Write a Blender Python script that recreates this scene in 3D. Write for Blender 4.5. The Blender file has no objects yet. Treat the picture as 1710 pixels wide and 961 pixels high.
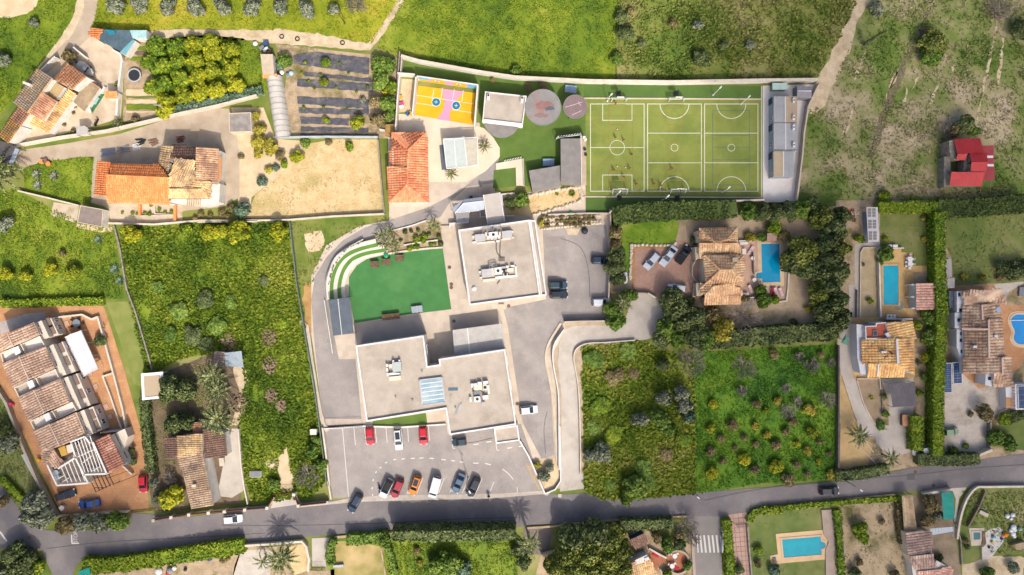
import bpy,math,random
from math import cos,sin,radians,sqrt,atan2
import numpy as np
from mathutils import Vector as VC
PI=math.pi
SC=bpy.context.scene
COL=SC.collection
R=random.Random(7)
NR=np.random.default_rng(11)
# ------------------------------------------------------------------ camera, sky, sun, exposure
ALT=155.0
GS=0.125
cam=bpy.data.cameras.new('camera')
cam.sensor_width=36;cam.lens=36/(1710*GS/ALT)
cam.clip_start=1;cam.clip_end=8000
co=bpy.data.objects.new('camera',cam);COL.objects.link(co)
co.location=(0,0,ALT);SC.camera=co
SUN_EL,SUN_AZ=radians(47),radians(18)
sd=VC((sin(SUN_AZ)*cos(SUN_EL),-cos(SUN_AZ)*cos(SUN_EL),sin(SUN_EL)))
sl=bpy.data.lights.new('sun','SUN');sl.energy=3.1;sl.angle=radians(0.5);sl.color=(1,.93,.82)
so=bpy.data.objects.new('sun',sl);COL.objects.link(so)
so.rotation_euler=sd.to_track_quat('Z','Y').to_euler()
w=bpy.data.worlds.new('World');SC.world=w;w.use_nodes=True
nt=w.node_tree
sk=nt.nodes.new('ShaderNodeTexSky');sk.sky_type='NISHITA';sk.sun_disc=False
sk.sun_elevation=SUN_EL;sk.sun_rotation=PI-SUN_AZ;sk.air_density=.8;sk.dust_density=5
bg=nt.nodes['Background'];bg.inputs['Strength'].default_value=0.15
nt.links.new(sk.outputs[0],bg.inputs[0])
SC.view_settings.view_transform='Standard';SC.view_settings.look='None'
SC.view_settings.exposure=0.66;SC.view_settings.gamma=1;SC.cycles.transparent_max_bounces=64
SC.view_settings.use_curve_mapping=False
EXPO=1.75
# ------------------------------------------------------------------ broken cloud drifting between the sun and the right-hand side
def clouds(spec):
 m=bpy.data.materials.new('cloud');m.use_nodes=True;t=m.node_tree;L_=t.links.new;out=t.nodes['Material Output'];t.nodes.remove(t.nodes['Principled BSDF'])
 tp=t.nodes.new('ShaderNodeBsdfTransparent');tl=t.nodes.new('ShaderNodeBsdfTranslucent');tl.inputs[0].default_value=(.92,.92,.94,1);mx=t.nodes.new('ShaderNodeMixShader')
 lw=t.nodes.new('ShaderNodeLayerWeight');lw.inputs[0].default_value=.5;mr=t.nodes.new('ShaderNodeMapRange');L_(lw.outputs['Facing'],mr.inputs[0])
 mr.inputs[1].default_value=1;mr.inputs[2].default_value=.1;mr.inputs[3].default_value=0;mr.inputs[4].default_value=.27
 L_(mr.outputs[0],mx.inputs[0]);L_(tp.outputs[0],mx.inputs[1]);L_(tl.outputs[0],mx.inputs[2]);L_(mx.outputs[0],out.inputs[0])
 rr=random.Random(3)
 for alt,blobs in spec:
  vs,fs=[],[]
  for px,py,r in blobs:
   k=alt/sd.z;c=VC(((px-855)*.125,(480.5-py)*.125,0))+sd*k;c.z+=rr.uniform(-12,12);n=len(vs)
   for j in range(13):
    for i in range(24):
     a,b=PI*j/12,2*PI*i/24;vs.append((c.x+r*sin(a)*cos(b),c.y+r*sin(a)*sin(b),c.z+r*.7*cos(a)))
   for j in range(12):
    for i in range(24):fs.append((n+j*24+i,n+j*24+24+i,n+j*24+24+(i+1)%24,n+j*24+(i+1)%24))
  me=bpy.data.meshes.new('cloud');me.from_pydata(vs,[],fs);me.materials.append(m);me.polygons.foreach_set('use_smooth',[True]*len(fs));me.validate()
  o=bpy.data.objects.new('cloud',me);COL.objects.link(o);o['kind']='structure'
cb_=random.Random(8)
clouds([(430,[(1300+180*i+cb_.uniform(-30,30),-60+180*j+cb_.uniform(-30,30),cb_.uniform(20,25))for i in range(4)for j in range(7)]+[(1130+cb_.uniform(-30,30),440+150*j,18)for j in range(4)]),(400,[(-40+110*i,760+90*j,12)for i in range(3)for j in range(3)])])  # last group: unseen cloud added to dim the lower left
# ------------------------------------------------------------------ coordinates
def cr(x0,y0,s):
 def T(*a):
  if len(a)==2:return(x0+a[0]/s,y0+a[1]/s)
  return[(x0+p[0]/s,y0+p[1]/s)+tuple(p[2:])for p in a[0]]
 return T
A=cr(0,0,3.844);B=cr(400,0,3.844);C=cr(0,230,3.844);D=cr(400,230,3.844)
E=cr(640,90,4.575);F=cr(960,120,3.921);G=cr(740,300,4.575);HH=cr(1000,330,3.844)
I=cr(0,480,3.844);J=cr(0,711,3.844);K=cr(500,360,4.1775);L=cr(500,560,3.844)
M=cr(500,711,3.844);N=cr(880,711,3.844);O=cr(1280,711,3.844);P=cr(1380,480,3.845)
Q=cr(1380,330,4.806);RR=cr(1280,0,3.844);S=cr(900,540,3.183);T=cr(200,560,3.203)
U=cr(0,0,1);V=cr(1130,370,6.405);X=cr(60,700,6.005);Y=cr(0,520,5.342)
Z=cr(0,90,6.006);RD=cr(1400,190,5.339);SK=cr(630,600,7.773);NB=cr(780,360,6.867)
CT=cr(1260,130,4.573);ST=cr(740,300,12.02);FP=cr(980,130,4.47);AC=cr(600,770,7.435)
V2=cr(1380,510,6.867);OL=cr(240,690,5.339);VR=cr(1560,460,4.005);BR=cr(1580,800,5.969)
BC=cr(1040,860,7.773);WG=cr(380,820,6.815);TR=cr(850,340,8.143);GT=cr(880,500,6.006)
PL=cr(640,300,6.867);TL=cr(0,680,3.422)
def W(px,py,h=0.0):
 k=GS*(ALT-h)/ALT
 return((px-855)*k,(480.5-py)*k,h)
def W3(p):return W(p[0],p[1],p[2]if len(p)>2 else 0)
def xy(pts,h=0):return[W(p[0],p[1],h)[:2]for p in pts]
# ------------------------------------------------------------------ materials
def lin(c):
 return tuple((v/12.92 if v<=.04045 else((v+.055)/1.055)**2.4)for v in(x/255 for x in c))
def alb(c):
 return tuple(min(.86,v/EXPO)for v in lin(c))+(1,)
def _n(t,k,**kw):
 n=t.nodes.new(k)
 for a,b in kw.items():setattr(n,a,b)
 return n
MATS={}
def mat(name,c,c2=None,sc=1.0,rough=.85,bump=0.0,fine=.25,fsc=6.0,metal=0,rnd=0.0,c3=None,sc3=.12,t3=.58,brick=None,spec=.3):
 """c, c2, c3: colours as they look in sunlight; noise of size sc mixes c and c2, big blotches of c3"""
 if name in MATS:return MATS[name]
 m=bpy.data.materials.new(name);m.use_nodes=True;t=m.node_tree;L_=t.links.new
 b=t.nodes['Principled BSDF'];b.inputs['Roughness'].default_value=rough;b.inputs['Metallic'].default_value=metal
 b.inputs['Specular IOR Level'].default_value=spec
 g=_n(t,'ShaderNodeNewGeometry')
 def noise(s,det=4,rg=.6):
  n=_n(t,'ShaderNodeTexNoise');n.inputs['Scale'].default_value=s;n.inputs['Detail'].default_value=det
  n.inputs['Roughness'].default_value=rg;L_(g.outputs['Position'],n.inputs['Vector']);return n.outputs['Fac']
 def ramp(f,a,bb):
  r=_n(t,'ShaderNodeMapRange');L_(f,r.inputs[0]);r.inputs[1].default_value=a;r.inputs[2].default_value=bb;return r.outputs[0]
 def mix(f,x,y):
  k=_n(t,'ShaderNodeMix',data_type='RGBA')
  (L_(f,k.inputs[0])if not isinstance(f,float)else setattr(k.inputs[0],'default_value',f))
  for i,q in((6,x),(7,y)):
   if isinstance(q,tuple):k.inputs[i].default_value=q
   else:L_(q,k.inputs[i])
  return k.outputs[2]
 cur=alb(c)
 if c2 is not None:cur=mix(ramp(noise(sc),.38,.62),cur,alb(c2))
 if c3 is not None:cur=mix(ramp(noise(sc3,6,.65),t3-.06,t3+.1),cur,alb(c3))
 if rnd:
  r=_n(t,'ShaderNodeMapRange');L_(g.outputs['Random Per Island'],r.inputs[0]);r.inputs[3].default_value=1-rnd;r.inputs[4].default_value=1+rnd
  h=_n(t,'ShaderNodeHueSaturation');L_(r.outputs[0],h.inputs['Value'])
  if isinstance(cur,tuple):h.inputs['Color'].default_value=cur
  else:L_(cur,h.inputs['Color'])
  cur=h.outputs[0]
 if fine:
  h=_n(t,'ShaderNodeHueSaturation')
  r=_n(t,'ShaderNodeMapRange');L_(noise(fsc,3,.7),r.inputs[0]);r.inputs[1].default_value=.25;r.inputs[2].default_value=.75
  r.inputs[3].default_value=1-fine;r.inputs[4].default_value=1+fine;L_(r.outputs[0],h.inputs['Value'])
  if isinstance(cur,tuple):h.inputs['Color'].default_value=cur
  else:L_(cur,h.inputs['Color'])
  cur=h.outputs[0]
 if brick:
  bn=_n(t,'ShaderNodeTexBrick');L_(g.outputs['Position'],bn.inputs['Vector']);bn.inputs['Scale'].default_value=1
  bn.inputs['Brick Width'].default_value=brick[0];bn.inputs['Row Height'].default_value=brick[1];bn.inputs['Mortar Size'].default_value=brick[2]
  bn.inputs['Color1'].default_value=(1,1,1,1);bn.inputs['Color2'].default_value=(.86,.86,.86,1);bn.inputs['Mortar'].default_value=(brick[3],)*3+(1,)
  k=_n(t,'ShaderNodeMix',data_type='RGBA',blend_type='MULTIPLY');k.inputs[0].default_value=1
  if isinstance(cur,tuple):k.inputs[6].default_value=cur
  else:L_(cur,k.inputs[6])
  L_(bn.outputs[0],k.inputs[7]);cur=k.outputs[2]
 if isinstance(cur,tuple):b.inputs['Base Color'].default_value=cur
 else:L_(cur,b.inputs['Base Color'])
 if bump:
  bp=_n(t,'ShaderNodeBump');bp.inputs['Strength'].default_value=bump;bp.inputs['Distance'].default_value=.1
  L_(noise(fsc),bp.inputs['Height']);L_(bp.outputs[0],b.inputs['Normal'])
 MATS[name]=m;return m
def veg(name,cols,big=.05,mid=.35,rnd=.5,oinf=.0,pos=None,wts=(.45,.25),tr=.0):
 """foliage: a ramp of true leaf colours read by slow noise, middle noise and the leaf's own random tint"""
 if name in MATS:return MATS[name]
 m=bpy.data.materials.new(name);m.use_nodes=True;t=m.node_tree;L_=t.links.new
 b=t.nodes['Principled BSDF'];b.inputs['Roughness'].default_value=.75;b.inputs['Specular IOR Level'].default_value=.27
 g=_n(t,'ShaderNodeNewGeometry')
 def noise(s,d=3):
  n=_n(t,'ShaderNodeTexNoise');n.inputs['Scale'].default_value=s;n.inputs['Detail'].default_value=d
  L_(g.outputs['Position'],n.inputs['Vector'])
  r=_n(t,'ShaderNodeMapRange');L_(n.outputs['Fac'],r.inputs[0]);r.inputs[1].default_value=.3;r.inputs[2].default_value=.7;return r.outputs[0]
 def mul(f,k):
  n=_n(t,'ShaderNodeMath',operation='MULTIPLY');L_(f,n.inputs[0]);n.inputs[1].default_value=k;return n.outputs[0]
 def add(a,c):
  n=_n(t,'ShaderNodeMath',operation='ADD');L_(a,n.inputs[0]);L_(c,n.inputs[1]);return n.outputs[0]
 f=add(add(mul(noise(big),wts[0]),mul(noise(mid),wts[1])),mul(g.outputs['Random Per Island'],1-sum(wts)-oinf))
 if oinf:
  oi=_n(t,'ShaderNodeObjectInfo');f=add(f,mul(oi.outputs['Random'],oinf))
 r=_n(t,'ShaderNodeValToRGB');e=r.color_ramp.elements
 while len(e)<len(cols):e.new(.5)
 for i,c in enumerate(cols):
  e[i].position=pos[i]if pos else .15+.7*i/(len(cols)-1);e[i].color=tuple(1.12*q for q in alb(c)[:3])+(1,)
 L_(f,r.inputs[0]);L_(r.outputs[0],b.inputs['Base Color'])
 if tr:
  tl=_n(t,'ShaderNodeBsdfTranslucent');L_(r.outputs[0],tl.inputs[0]);mx=_n(t,'ShaderNodeMixShader');mx.inputs[0].default_value=tr
  L_(b.outputs[0],mx.inputs[1]);L_(tl.outputs[0],mx.inputs[2]);L_(mx.outputs[0],t.nodes['Material Output'].inputs[0])
 MATS[name]=m;return m
 # ------------------------------------------------------------------ mesh builder, things
OFF={}
def tag(o,lbl=None,cat=None,grp=None,kind=None):
 if lbl:o['label']=lbl
 if cat:o['category']=cat
 if grp:o['group']=grp
 if kind:o['kind']=kind
 return o
def TH(name,lbl,cat,loc=(0,0,0),rz=0,grp=None):
 o=bpy.data.objects.new(name,None);COL.objects.link(o);o.location=loc;o.rotation_euler=(0,0,rz);o.empty_display_size=.2
 OFF[o.name]=VC(loc);return tag(o,lbl,cat,grp)
def LK(name,me,parent=None,lbl=None,kind=None):
 o=bpy.data.objects.new(name,me);COL.objects.link(o)
 if parent is not None:o.parent=parent
 return tag(o,lbl,None,None,kind)
class MB:
 def __init__(s):s.v=[];s.f=[];s.m=[]
 def poly(s,pts,mi=0):
  n=len(s.v);s.v+=[tuple(p)for p in pts];s.f.append(tuple(range(n,n+len(pts))));s.m.append(mi);return s
 def PRI(s,pts,z0,z1,mi=0,mt=None):
  """pts xy; z1 a number or one height per point"""
  a=sum(pts[i-1][0]*pts[i][1]-pts[i][0]*pts[i-1][1]for i in range(len(pts)))
  zz=list(z1)if hasattr(z1,'__len__')else[z1]*len(pts)
  pts=list(pts)
  if a<0:pts=pts[::-1];zz=zz[::-1]
  n=len(s.v);k=len(pts)
  s.v+=[(p[0],p[1],z0)for p in pts]+[(p[0],p[1],z)for p,z in zip(pts,zz)]
  for i in range(k):
   j=(i+1)%k;s.f.append((n+i,n+j,n+k+j,n+k+i));s.m.append(mi)
  s.f.append(tuple(range(n+k,n+2*k)));s.m.append(mi if mt is None else mt)
  s.f.append(tuple(range(n+k-1,n-1,-1)));s.m.append(mi);return s
 def bx(s,c,d,rz=0,mi=0):
  """c: centre of the base; d: size"""
  ca,sa=cos(rz),sin(rz)
  q=[(c[0]+x*d[0]/2*ca-y*d[1]/2*sa,c[1]+x*d[0]/2*sa+y*d[1]/2*ca)for x,y in((-1,-1),(1,-1),(1,1),(-1,1))]
  return s.PRI(q,c[2],c[2]+d[2],mi)
 def br(s,p,q,wd,ht,mi=0):
  """beam of width wd and height ht whose top line runs from p to q"""
  p=VC(p);q=VC(q);d=(q-p)
  sv=VC((-d.y,d.x,0));sv=sv.normalized()*wd/2 if sv.length>1e-6 else VC((wd/2,0,0))
  uv=d.cross(sv).normalized()*ht
  if uv.z<0:uv=-uv
  n=len(s.v)
  for e in(p,q):s.v+=[tuple(e-sv),tuple(e+sv),tuple(e+sv-uv),tuple(e-sv-uv)]
  for f in((0,1,2,3),(7,6,5,4),(0,4,5,1),(1,5,6,2),(2,6,7,3),(3,7,4,0)):
   s.f.append(tuple(n+i for i in f));s.m.append(mi)
  return s
 def tb(s,p,q,r0,r1=None,k=6,mi=0,cap=True):
  p=VC(p);q=VC(q);r1=r0 if r1 is None else r1;d=(q-p).normalized()
  a=d.orthogonal().normalized();b=d.cross(a);n=len(s.v)
  for e,r in((p,r0),(q,r1)):
   for i in range(k):
    t=2*PI*i/k;s.v.append(tuple(e+(a*cos(t)+b*sin(t))*r))
  for i in range(k):
   j=(i+1)%k;s.f.append((n+i,n+j,n+k+j,n+k+i));s.m.append(mi)
  if cap:
   s.f.append(tuple(range(n+k-1,n-1,-1)));s.f.append(tuple(range(n+k,n+2*k)));s.m+=[mi,mi]
  return s
 def bll(s,c,r,k=8,l=5,mi=0,sz=1):
  n=len(s.v)
  for j in range(l+1):
   t=PI*j/l
   for i in range(k):
    u=2*PI*i/k;s.v.append((c[0]+r*sin(t)*cos(u),c[1]+r*sin(t)*sin(u),c[2]+r*sz*cos(t)))
  for j in range(l):
   for i in range(k):
    i2=(i+1)%k;s.f.append((n+j*k+i,n+(j+1)*k+i,n+(j+1)*k+i2,n+j*k+i2));s.m.append(mi)
  return s
 def ms(s,name,mats,off=(0,0,0),smooth=False):
  me=bpy.data.meshes.new(name)
  me.from_pydata([(v[0]-off[0],v[1]-off[1],v[2]-off[2])for v in s.v],[],s.f)
  for m in(mats if isinstance(mats,(list,tuple))else[mats]):me.materials.append(m)
  me.polygons.foreach_set('material_index',s.m)
  if smooth:me.polygons.foreach_set('use_smooth',[True]*len(s.f))
  me.validate();me.update();return me
 def BD(s,name,mats,parent=None,lbl=None,kind=None,smooth=False):
  off=OFF.get(parent.name,VC((0,0,0)))if parent is not None else VC((0,0,0))
  o=LK(name,s.ms(name,mats,off,smooth),parent,lbl,kind);OFF[o.name]=off.copy();return o
def SOL_(mb,name,mats,lbl,cat,grp=None,loc=None,smooth=False):
 """a thing that is one mesh; origin at loc"""
 loc=VC(loc if loc else mb.v[0]);o=LK(name,mb.ms(name,mats,loc,smooth));o.location=loc;OFF[o.name]=loc;return tag(o,lbl,cat,grp)
def ctr(pts,h=0):
 q=xy(pts,h);return(sum(p[0]for p in q)/len(q),sum(p[1]for p in q)/len(q),0)
def SML(pts,n=6,closed=False):
 out=[];k=len(pts)
 rng=range(k)if closed else range(k-1)
 g=(lambda i:pts[i%k])if closed else(lambda i:pts[min(max(i,0),k-1)])
 for i in rng:
  p0,p1,p2,p3=g(i-1),g(i),g(i+1),g(i+2)
  for j in range(n):
   t=j/n
   out.append(tuple(.5*(2*p1[d]+(p2[d]-p0[d])*t+(2*p0[d]-5*p1[d]+4*p2[d]-p3[d])*t*t+(3*p1[d]-p0[d]-3*p2[d]+p3[d])*t**3)for d in(0,1)))
 if not closed:out.append(tuple(pts[-1][:2]))
 return out
def RE_(pts,amp=.25,step=1.0):
 out=[]
 for i in range(len(pts)):
  a=VC(pts[i]);b=VC(pts[(i+1)%len(pts)]);n=max(1,int((b-a).length/step));nn=VC((-(b-a).y,(b-a).x)).normalized()
  for j in range(n):out.append(tuple(a.lerp(b,j/n)+nn*R.uniform(-amp,amp)))
 return out
def PT_(name,pts,m,lv,kind='structure',lbl=None,sm=0,ragged=0,parent=None):
 """a sheet of ground: pts in picture measure, lv its layer (4 mm each)"""
 if sm:pts=SML(pts,sm,True)
 q=xy(pts)
 if ragged:q=RE_(q,ragged)
 mb=MB().poly([(p[0],p[1],lv*.004)for p in q])
 if parent is not None:return mb.BD(name,m,parent,lbl)
 return mb.BD(name,m,None,lbl,kind)
def RIB(pts,wd,z0,z1,mi=0,mb=None,closed=False):
 """wall or kerb along a line given in metres"""
 mb=mb or MB();k=len(pts);L_=[];Rr=[]
 for i in range(k):
  a=VC(pts[i-1]if(i or closed)else pts[0]);b=VC(pts[(i+1)%k]if(i<k-1 or closed)else pts[-1]);p=VC(pts[i])
  d1=(p-a);d2=(b-p)
  d1=d1.normalized()if d1.length>1e-6 else d2.normalized();d2=d2.normalized()if d2.length>1e-6 else d1
  n=VC((-(d1+d2).y,(d1+d2).x));n=n.normalized()if n.length>1e-6 else VC((-d1.y,d1.x))
  c=max(.5,n.dot(VC((-d1.y,d1.x))));L_.append(p+n*wd/2/c);Rr.append(p-n*wd/2/c)
 n0=len(mb.v)
 for l,r in zip(L_,Rr):mb.v+=[(l.x,l.y,z0),(l.x,l.y,z1),(r.x,r.y,z1),(r.x,r.y,z0)]
 for i in range(k if closed else k-1):
  a=n0+4*i;b=n0+4*((i+1)%k)
  for f in((a,b,b+1,a+1),(a+1,b+1,b+2,a+2),(a+2,b+2,b+3,a+3)):mb.f.append(f[::-1]);mb.m.append(mi)
 if not closed:
  mb.f.append((n0,n0+1,n0+2,n0+3));e=n0+4*(k-1);mb.f.append((e+3,e+2,e+1,e));mb.m+=[mi,mi]
 return mb
def WL(pts,wd,h,m,lbl,name='wall',cat='wall',grp=None,cop=None,sm=0,base=0.0):
 if sm:pts=SML(pts,sm)
 q=xy(pts);t=TH(name,lbl,cat,(q[0][0],q[0][1],0),0,grp)
 RIB(q,wd,base,h).BD('masonry',m,t)
 if cop:RIB(q,wd+.1,h+.003,h+.08).BD('coping',cop,t)
 return t
 # ------------------------------------------------------------------ scattered growth (numpy)
def vnoise(x,y,s,seed):
 g=np.random.default_rng(seed).random((64,64));u=x/s+1000.3;v=y/s+1000.7
 i=np.floor(u).astype(int);j=np.floor(v).astype(int);a=u-i;b=v-j;a=a*a*(3-2*a);b=b*b*(3-2*b)
 f=lambda p,q:g[p%64,q%64]
 return(f(i,j)*(1-a)+f(i+1,j)*a)*(1-b)+(f(i,j+1)*(1-a)+f(i+1,j+1)*a)*b
def inside(x,y,poly):
 r=np.zeros(len(x),bool);k=len(poly);j=k-1
 for i in range(k):
  xi,yi=poly[i];xj,yj=poly[j]
  if abs(yj-yi)>1e-9:
   c=((yi>y)!=(yj>y))&(x<(xj-xi)*(y-yi)/(yj-yi)+xi);r^=c
  j=i
 return r
def npmesh(name,v,f,mats,mi=None):
 me=bpy.data.meshes.new(name);n=f.shape[1]
 me.vertices.add(len(v));me.vertices.foreach_set('co',v.astype(np.float32).ravel())
 me.loops.add(f.size);me.loops.foreach_set('vertex_index',f.astype(np.int32).ravel())
 me.polygons.add(len(f));me.polygons.foreach_set('loop_start',(np.arange(len(f))*n).astype(np.int32))
 for m in(mats if isinstance(mats,(list,tuple))else[mats]):me.materials.append(m)
 if mi is not None:me.polygons.foreach_set('material_index',mi.astype(np.int32))
 me.update(calc_edges=True);return me
def leaves(pos,nrm,size,rng,asp=.7):
 """one diamond-shaped leaf clump per row of pos, facing nrm"""
 n=len(pos);nrm=nrm/np.maximum(1e-6,np.linalg.norm(nrm,axis=1))[:,None]
 r=rng.normal(size=(n,3));a=np.cross(nrm,r);a/=np.maximum(1e-6,np.linalg.norm(a,axis=1))[:,None];b=np.cross(nrm,a)
 s=np.asarray(size).reshape(-1,1)
 v=np.stack([pos-a*s,pos-b*s*asp+nrm*s*.15,pos+a*s,pos+b*s*asp+nrm*s*.15],1).reshape(-1,3)
 return v,np.arange(4*n).reshape(-1,4)
def tufts(n,k,rng):
 """unit tufts: k blades each; returns verts (n,k,4,3) around origin"""
 ang=rng.random((n,k))*2*PI;lean=.25+.7*rng.random((n,k));h=.5+.5*rng.random((n,k));wd=.2+.2*rng.random((n,k))
 dx,dy=np.cos(ang),np.sin(ang);z=np.zeros_like(ang)
 base=np.stack([dx*.1,dy*.1,z],-1);sid=np.stack([-dy,dx,z],-1)
 mid=np.stack([dx*lean*.55,dy*lean*.55,h*.75],-1);tip=np.stack([dx*lean,dy*lean,h*.85],-1)
 return np.stack([base,mid+sid*wd[...,None],tip,mid-sid*wd[...,None]],2)
def SCT(name,poly,dens,m,lbl,cat,smin=.25,smax=.6,hs=.6,k=5,holes=(),clump=.5,csize=3.0,seed=1,sm=0,kind='stuff',fall=0):
 pm=np.array(xy(SML(poly,sm,True)if sm else poly));lo=pm.min(0);hi=pm.max(0)
 lo=np.maximum(lo,(-112,-66));hi=np.minimum(hi,(112,66))
 rng=np.random.default_rng(seed);n=int((hi-lo).prod()*dens)
 x=lo[0]+rng.random(n)*(hi-lo)[0];y=lo[1]+rng.random(n)*(hi-lo)[1];ok=inside(x,y,[tuple(p)for p in pm])
 for hpoly in holes:ok&=~inside(x,y,xy(hpoly))
 nz=.65*vnoise(x,y,csize,seed)+.35*vnoise(x,y,csize*.35,seed+5);ok&=nz>rng.random(n)*clump*.9
 x,y,nz=x[ok],y[ok],nz[ok];n=len(x)
 if not n:return None
 t=tufts(n,k,rng);s=.8*(smin+(smax-smin)*rng.random(n)**1.5)*(.6+.9*nz)
 v=t*s[:,None,None,None];v[...,2]*=hs;v[...,0]+=x[:,None,None];v[...,1]+=y[:,None,None]
 v=v.reshape(-1,3);o=LK(name,npmesh(name,v,np.arange(len(v)).reshape(-1,4),m),None)
 return tag(o,lbl,cat,None,kind)
 # ------------------------------------------------------------------ roofs and houses
WW=mat('white render',(250,244,234),(236,228,214),.7,fine=.06,c3=(214,204,188),sc3=.4,t3=.62)
WC=mat('cream render',(238,222,196),(222,204,176),.7,fine=.08)
WGR=mat('grey stone',(176,166,152),(140,132,120),1.5,fine=.2)
CONC=mat('pale concrete',(222,208,190),(206,192,176),.4,fine=.08)
CPE=mat('coping stone',(240,228,208),(222,208,186),.6,fine=.1)
WHT=mat('white paint',(252,250,248),None,fine=.05,rough=.6)
GM=mat('grey metal',(150,152,156),(136,138,142),1,rough=.5,fine=.08)
DM=mat('dark metal',(52,54,58),None,rough=.5,fine=.1)
WOOD=mat('weathered wood',(140,112,88),(112,88,68),1.2,fine=.2)
GLASS=mat('dark glass',(40,56,74),None,rough=.08,fine=0,spec=.8)
BARK=mat('bark',(112,98,82),(84,72,60),2,fine=.25)
def TM_(n,c,c2,c3=None,sc=.35):
 lt=lambda q:q and tuple(min(255,int(1.1*v+16))for v in q)
 return mat(n,lt(c),lt(c2),sc,rnd=.22,fine=.18,fsc=4,c3=lt(c3),sc3=.3,t3=.55)
T_OR=TM_('orange tiles',(228,134,76),(218,122,66))
T_RED=TM_('terracotta tiles',(226,136,94),(206,114,78),(238,160,110))
T_BRN=TM_('brown weathered tiles',(190,138,104),(150,104,80),(216,172,128))
T_OLD=TM_('old straw tiles',(214,180,128),(176,140,98),(132,108,84))
T_MIX=TM_('grey ochre tiles',(176,154,128),(150,128,102),(206,150,84))
T_TH=TM_('townhouse tiles',(192,160,136),(164,132,112),(142,114,98))
T_VIL=TM_('villa tiles',(206,164,122),(178,134,98),(222,184,140))
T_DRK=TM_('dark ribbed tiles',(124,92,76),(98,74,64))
T_PNK=TM_('pinkish tiles',(204,160,140),(178,132,116))
T_HON=TM_('honey tiles',(226,178,116),(206,152,92),(150,110,74))
def plane_axes(pl):
 p=[VC(q)for q in pl];n=VC((0,0,0))
 for i in range(len(p)):
  a,b=p[i],p[(i+1)%len(p)];n+=VC(((a.y-b.y)*(a.z+b.z),(a.z-b.z)*(a.x+b.x),(a.x-b.x)*(a.y+b.y)))
 n.normalize()
 if n.z<0:n=-n
 d=VC((0,0,-1))-n*(-n.z)
 if d.length<1e-3:d=(p[1]-p[0])
 d.normalize();return sum(p,VC())/len(p),n,d,d.cross(n)
def tiles(planes,pitch=.44,course=.62,hgt=.1):
 vs,fs,n0=[],[],0
 for pl in planes:
  o,n,d,s=plane_axes(pl);q2=[((VC(q)-o).dot(s),(VC(q)-o).dot(d))for q in pl]
  u0,u1=min(q[0]for q in q2),max(q[0]for q in q2);v0,v1=min(q[1]for q in q2),max(q[1]for q in q2)
  gu,gv=np.meshgrid(np.arange(u0+pitch/2,u1,pitch),np.arange(v0+course/2,v1+course*.3,course))
  gu,gv=gu.ravel(),gv.ravel();ok=inside(gu,gv,q2);gu,gv=gu[ok],gv[ok];k=len(gu)
  if not k:continue
  gu=gu+NR.normal(0,.012,k);gv=gv+NR.normal(0,.02,k);lift=NR.random(k)*.02
  vv=[]
  for e,wd,z in((-.56,.78,.0),(.56,1.0,.035)):
   for a,b in((-.44,-.02),(-.26,.75),(.26,.75),(.44,-.02)):
    uu=gu+a*wd*pitch;v_=gv+e*course;zz=.02+z+b*hgt*wd+lift
    vv.append(np.stack([o[i]+s[i]*uu+d[i]*v_+n[i]*zz for i in range(3)],1))
  vs.append(np.stack(vv,1).reshape(-1,3));b=np.arange(k)[:,None]*8+n0
  fs.append(np.concatenate([b+np.array([[i,i+1,i+5,i+4]])for i in range(3)]+[b+np.array([[4,5,6,7]])],0));n0+=8*k
 return(np.concatenate(vs),np.concatenate(fs))if vs else(None,None)
def EXP(pts,ov):
 if not ov:return pts
 cx=sum(p[0]for p in pts)/len(pts);cy=sum(p[1]for p in pts)/len(pts);out=[]
 for p in pts:
  l=math.hypot(p[0]-cx,p[1]-cy);out.append((cx+(p[0]-cx)*(1+ov/l),cy+(p[1]-cy)*(1+ov/l),p[2]))
 return out
def roof(t,planes,tm,ridges=(),ov=.0,pitch=.44,cap=None,lbl=None,thick=.14,course=.62):
 mb=MB()
 for pl in planes:
  pl=EXP(pl,ov);mb.PRI([p[:2]for p in pl],min(p[2]for p in pl)-thick,[p[2]for p in pl])
  k=len(pl);nb=len(mb.v)-2*k
  for i in range(k):x=mb.v[nb+i];mb.v[nb+i]=(x[0],x[1],mb.v[nb+k+i][2]-thick)
 r=mb.BD('roof',tm,t,lbl)
 v,f=tiles(planes,pitch,course)
 if v is not None:
  off=OFF[r.name];LK('roof_tile',npmesh('roof_tile',v-np.array(off),f,tm),r,None,'stuff')
 if ridges:
  m2=MB()
  for a,b in ridges:
   a,b=VC(a),VC(b);n=max(1,int((b-a).length/.5));up=VC((0,0,.06))
   for i in range(n):m2.tb(a.lerp(b,i/n)+up,a.lerp(b,(i+1.08)/n)+up,.16,.13,6)
  m2.BD('ridge_tile',cap or tm,r,None,'stuff')
 return r
def WG_(t,Tf,pts,wm,tm,ridges=(),ov=.2,pitch=.44,base=0.0,wl=True,lbl=None):
 """a block under one sloping tile roof; pts (u, v, height) round its roof"""
 p3=[W3(p)for p in Tf(pts)]
 if wl:MB().PRI([p[:2]for p in p3],base,[p[2]-.14 for p in p3]).BD('wall',wm,t)
 return roof(t,[EXP(p3,ov)],tm,[(p3[a],p3[b])for a,b in ridges],0,pitch,lbl=lbl)
def hip(t,Tf,outline,planes,wm,tm,ridges=(),ov=0,pitch=.44,inset=.3,base=0.,lbl=None,cap=None):
 p3=[W3(p)for p in Tf(outline)];q=EXP(p3,-inset)
 MB().PRI([p[:2]for p in q],base,[p[2]-.15 for p in q]).BD('wall',wm,t)
 return roof(t,[[W3(p)for p in Tf(pl)]for pl in planes],tm,[tuple(W3(p)for p in Tf(r))for r in ridges],ov,pitch,cap,lbl)
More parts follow.
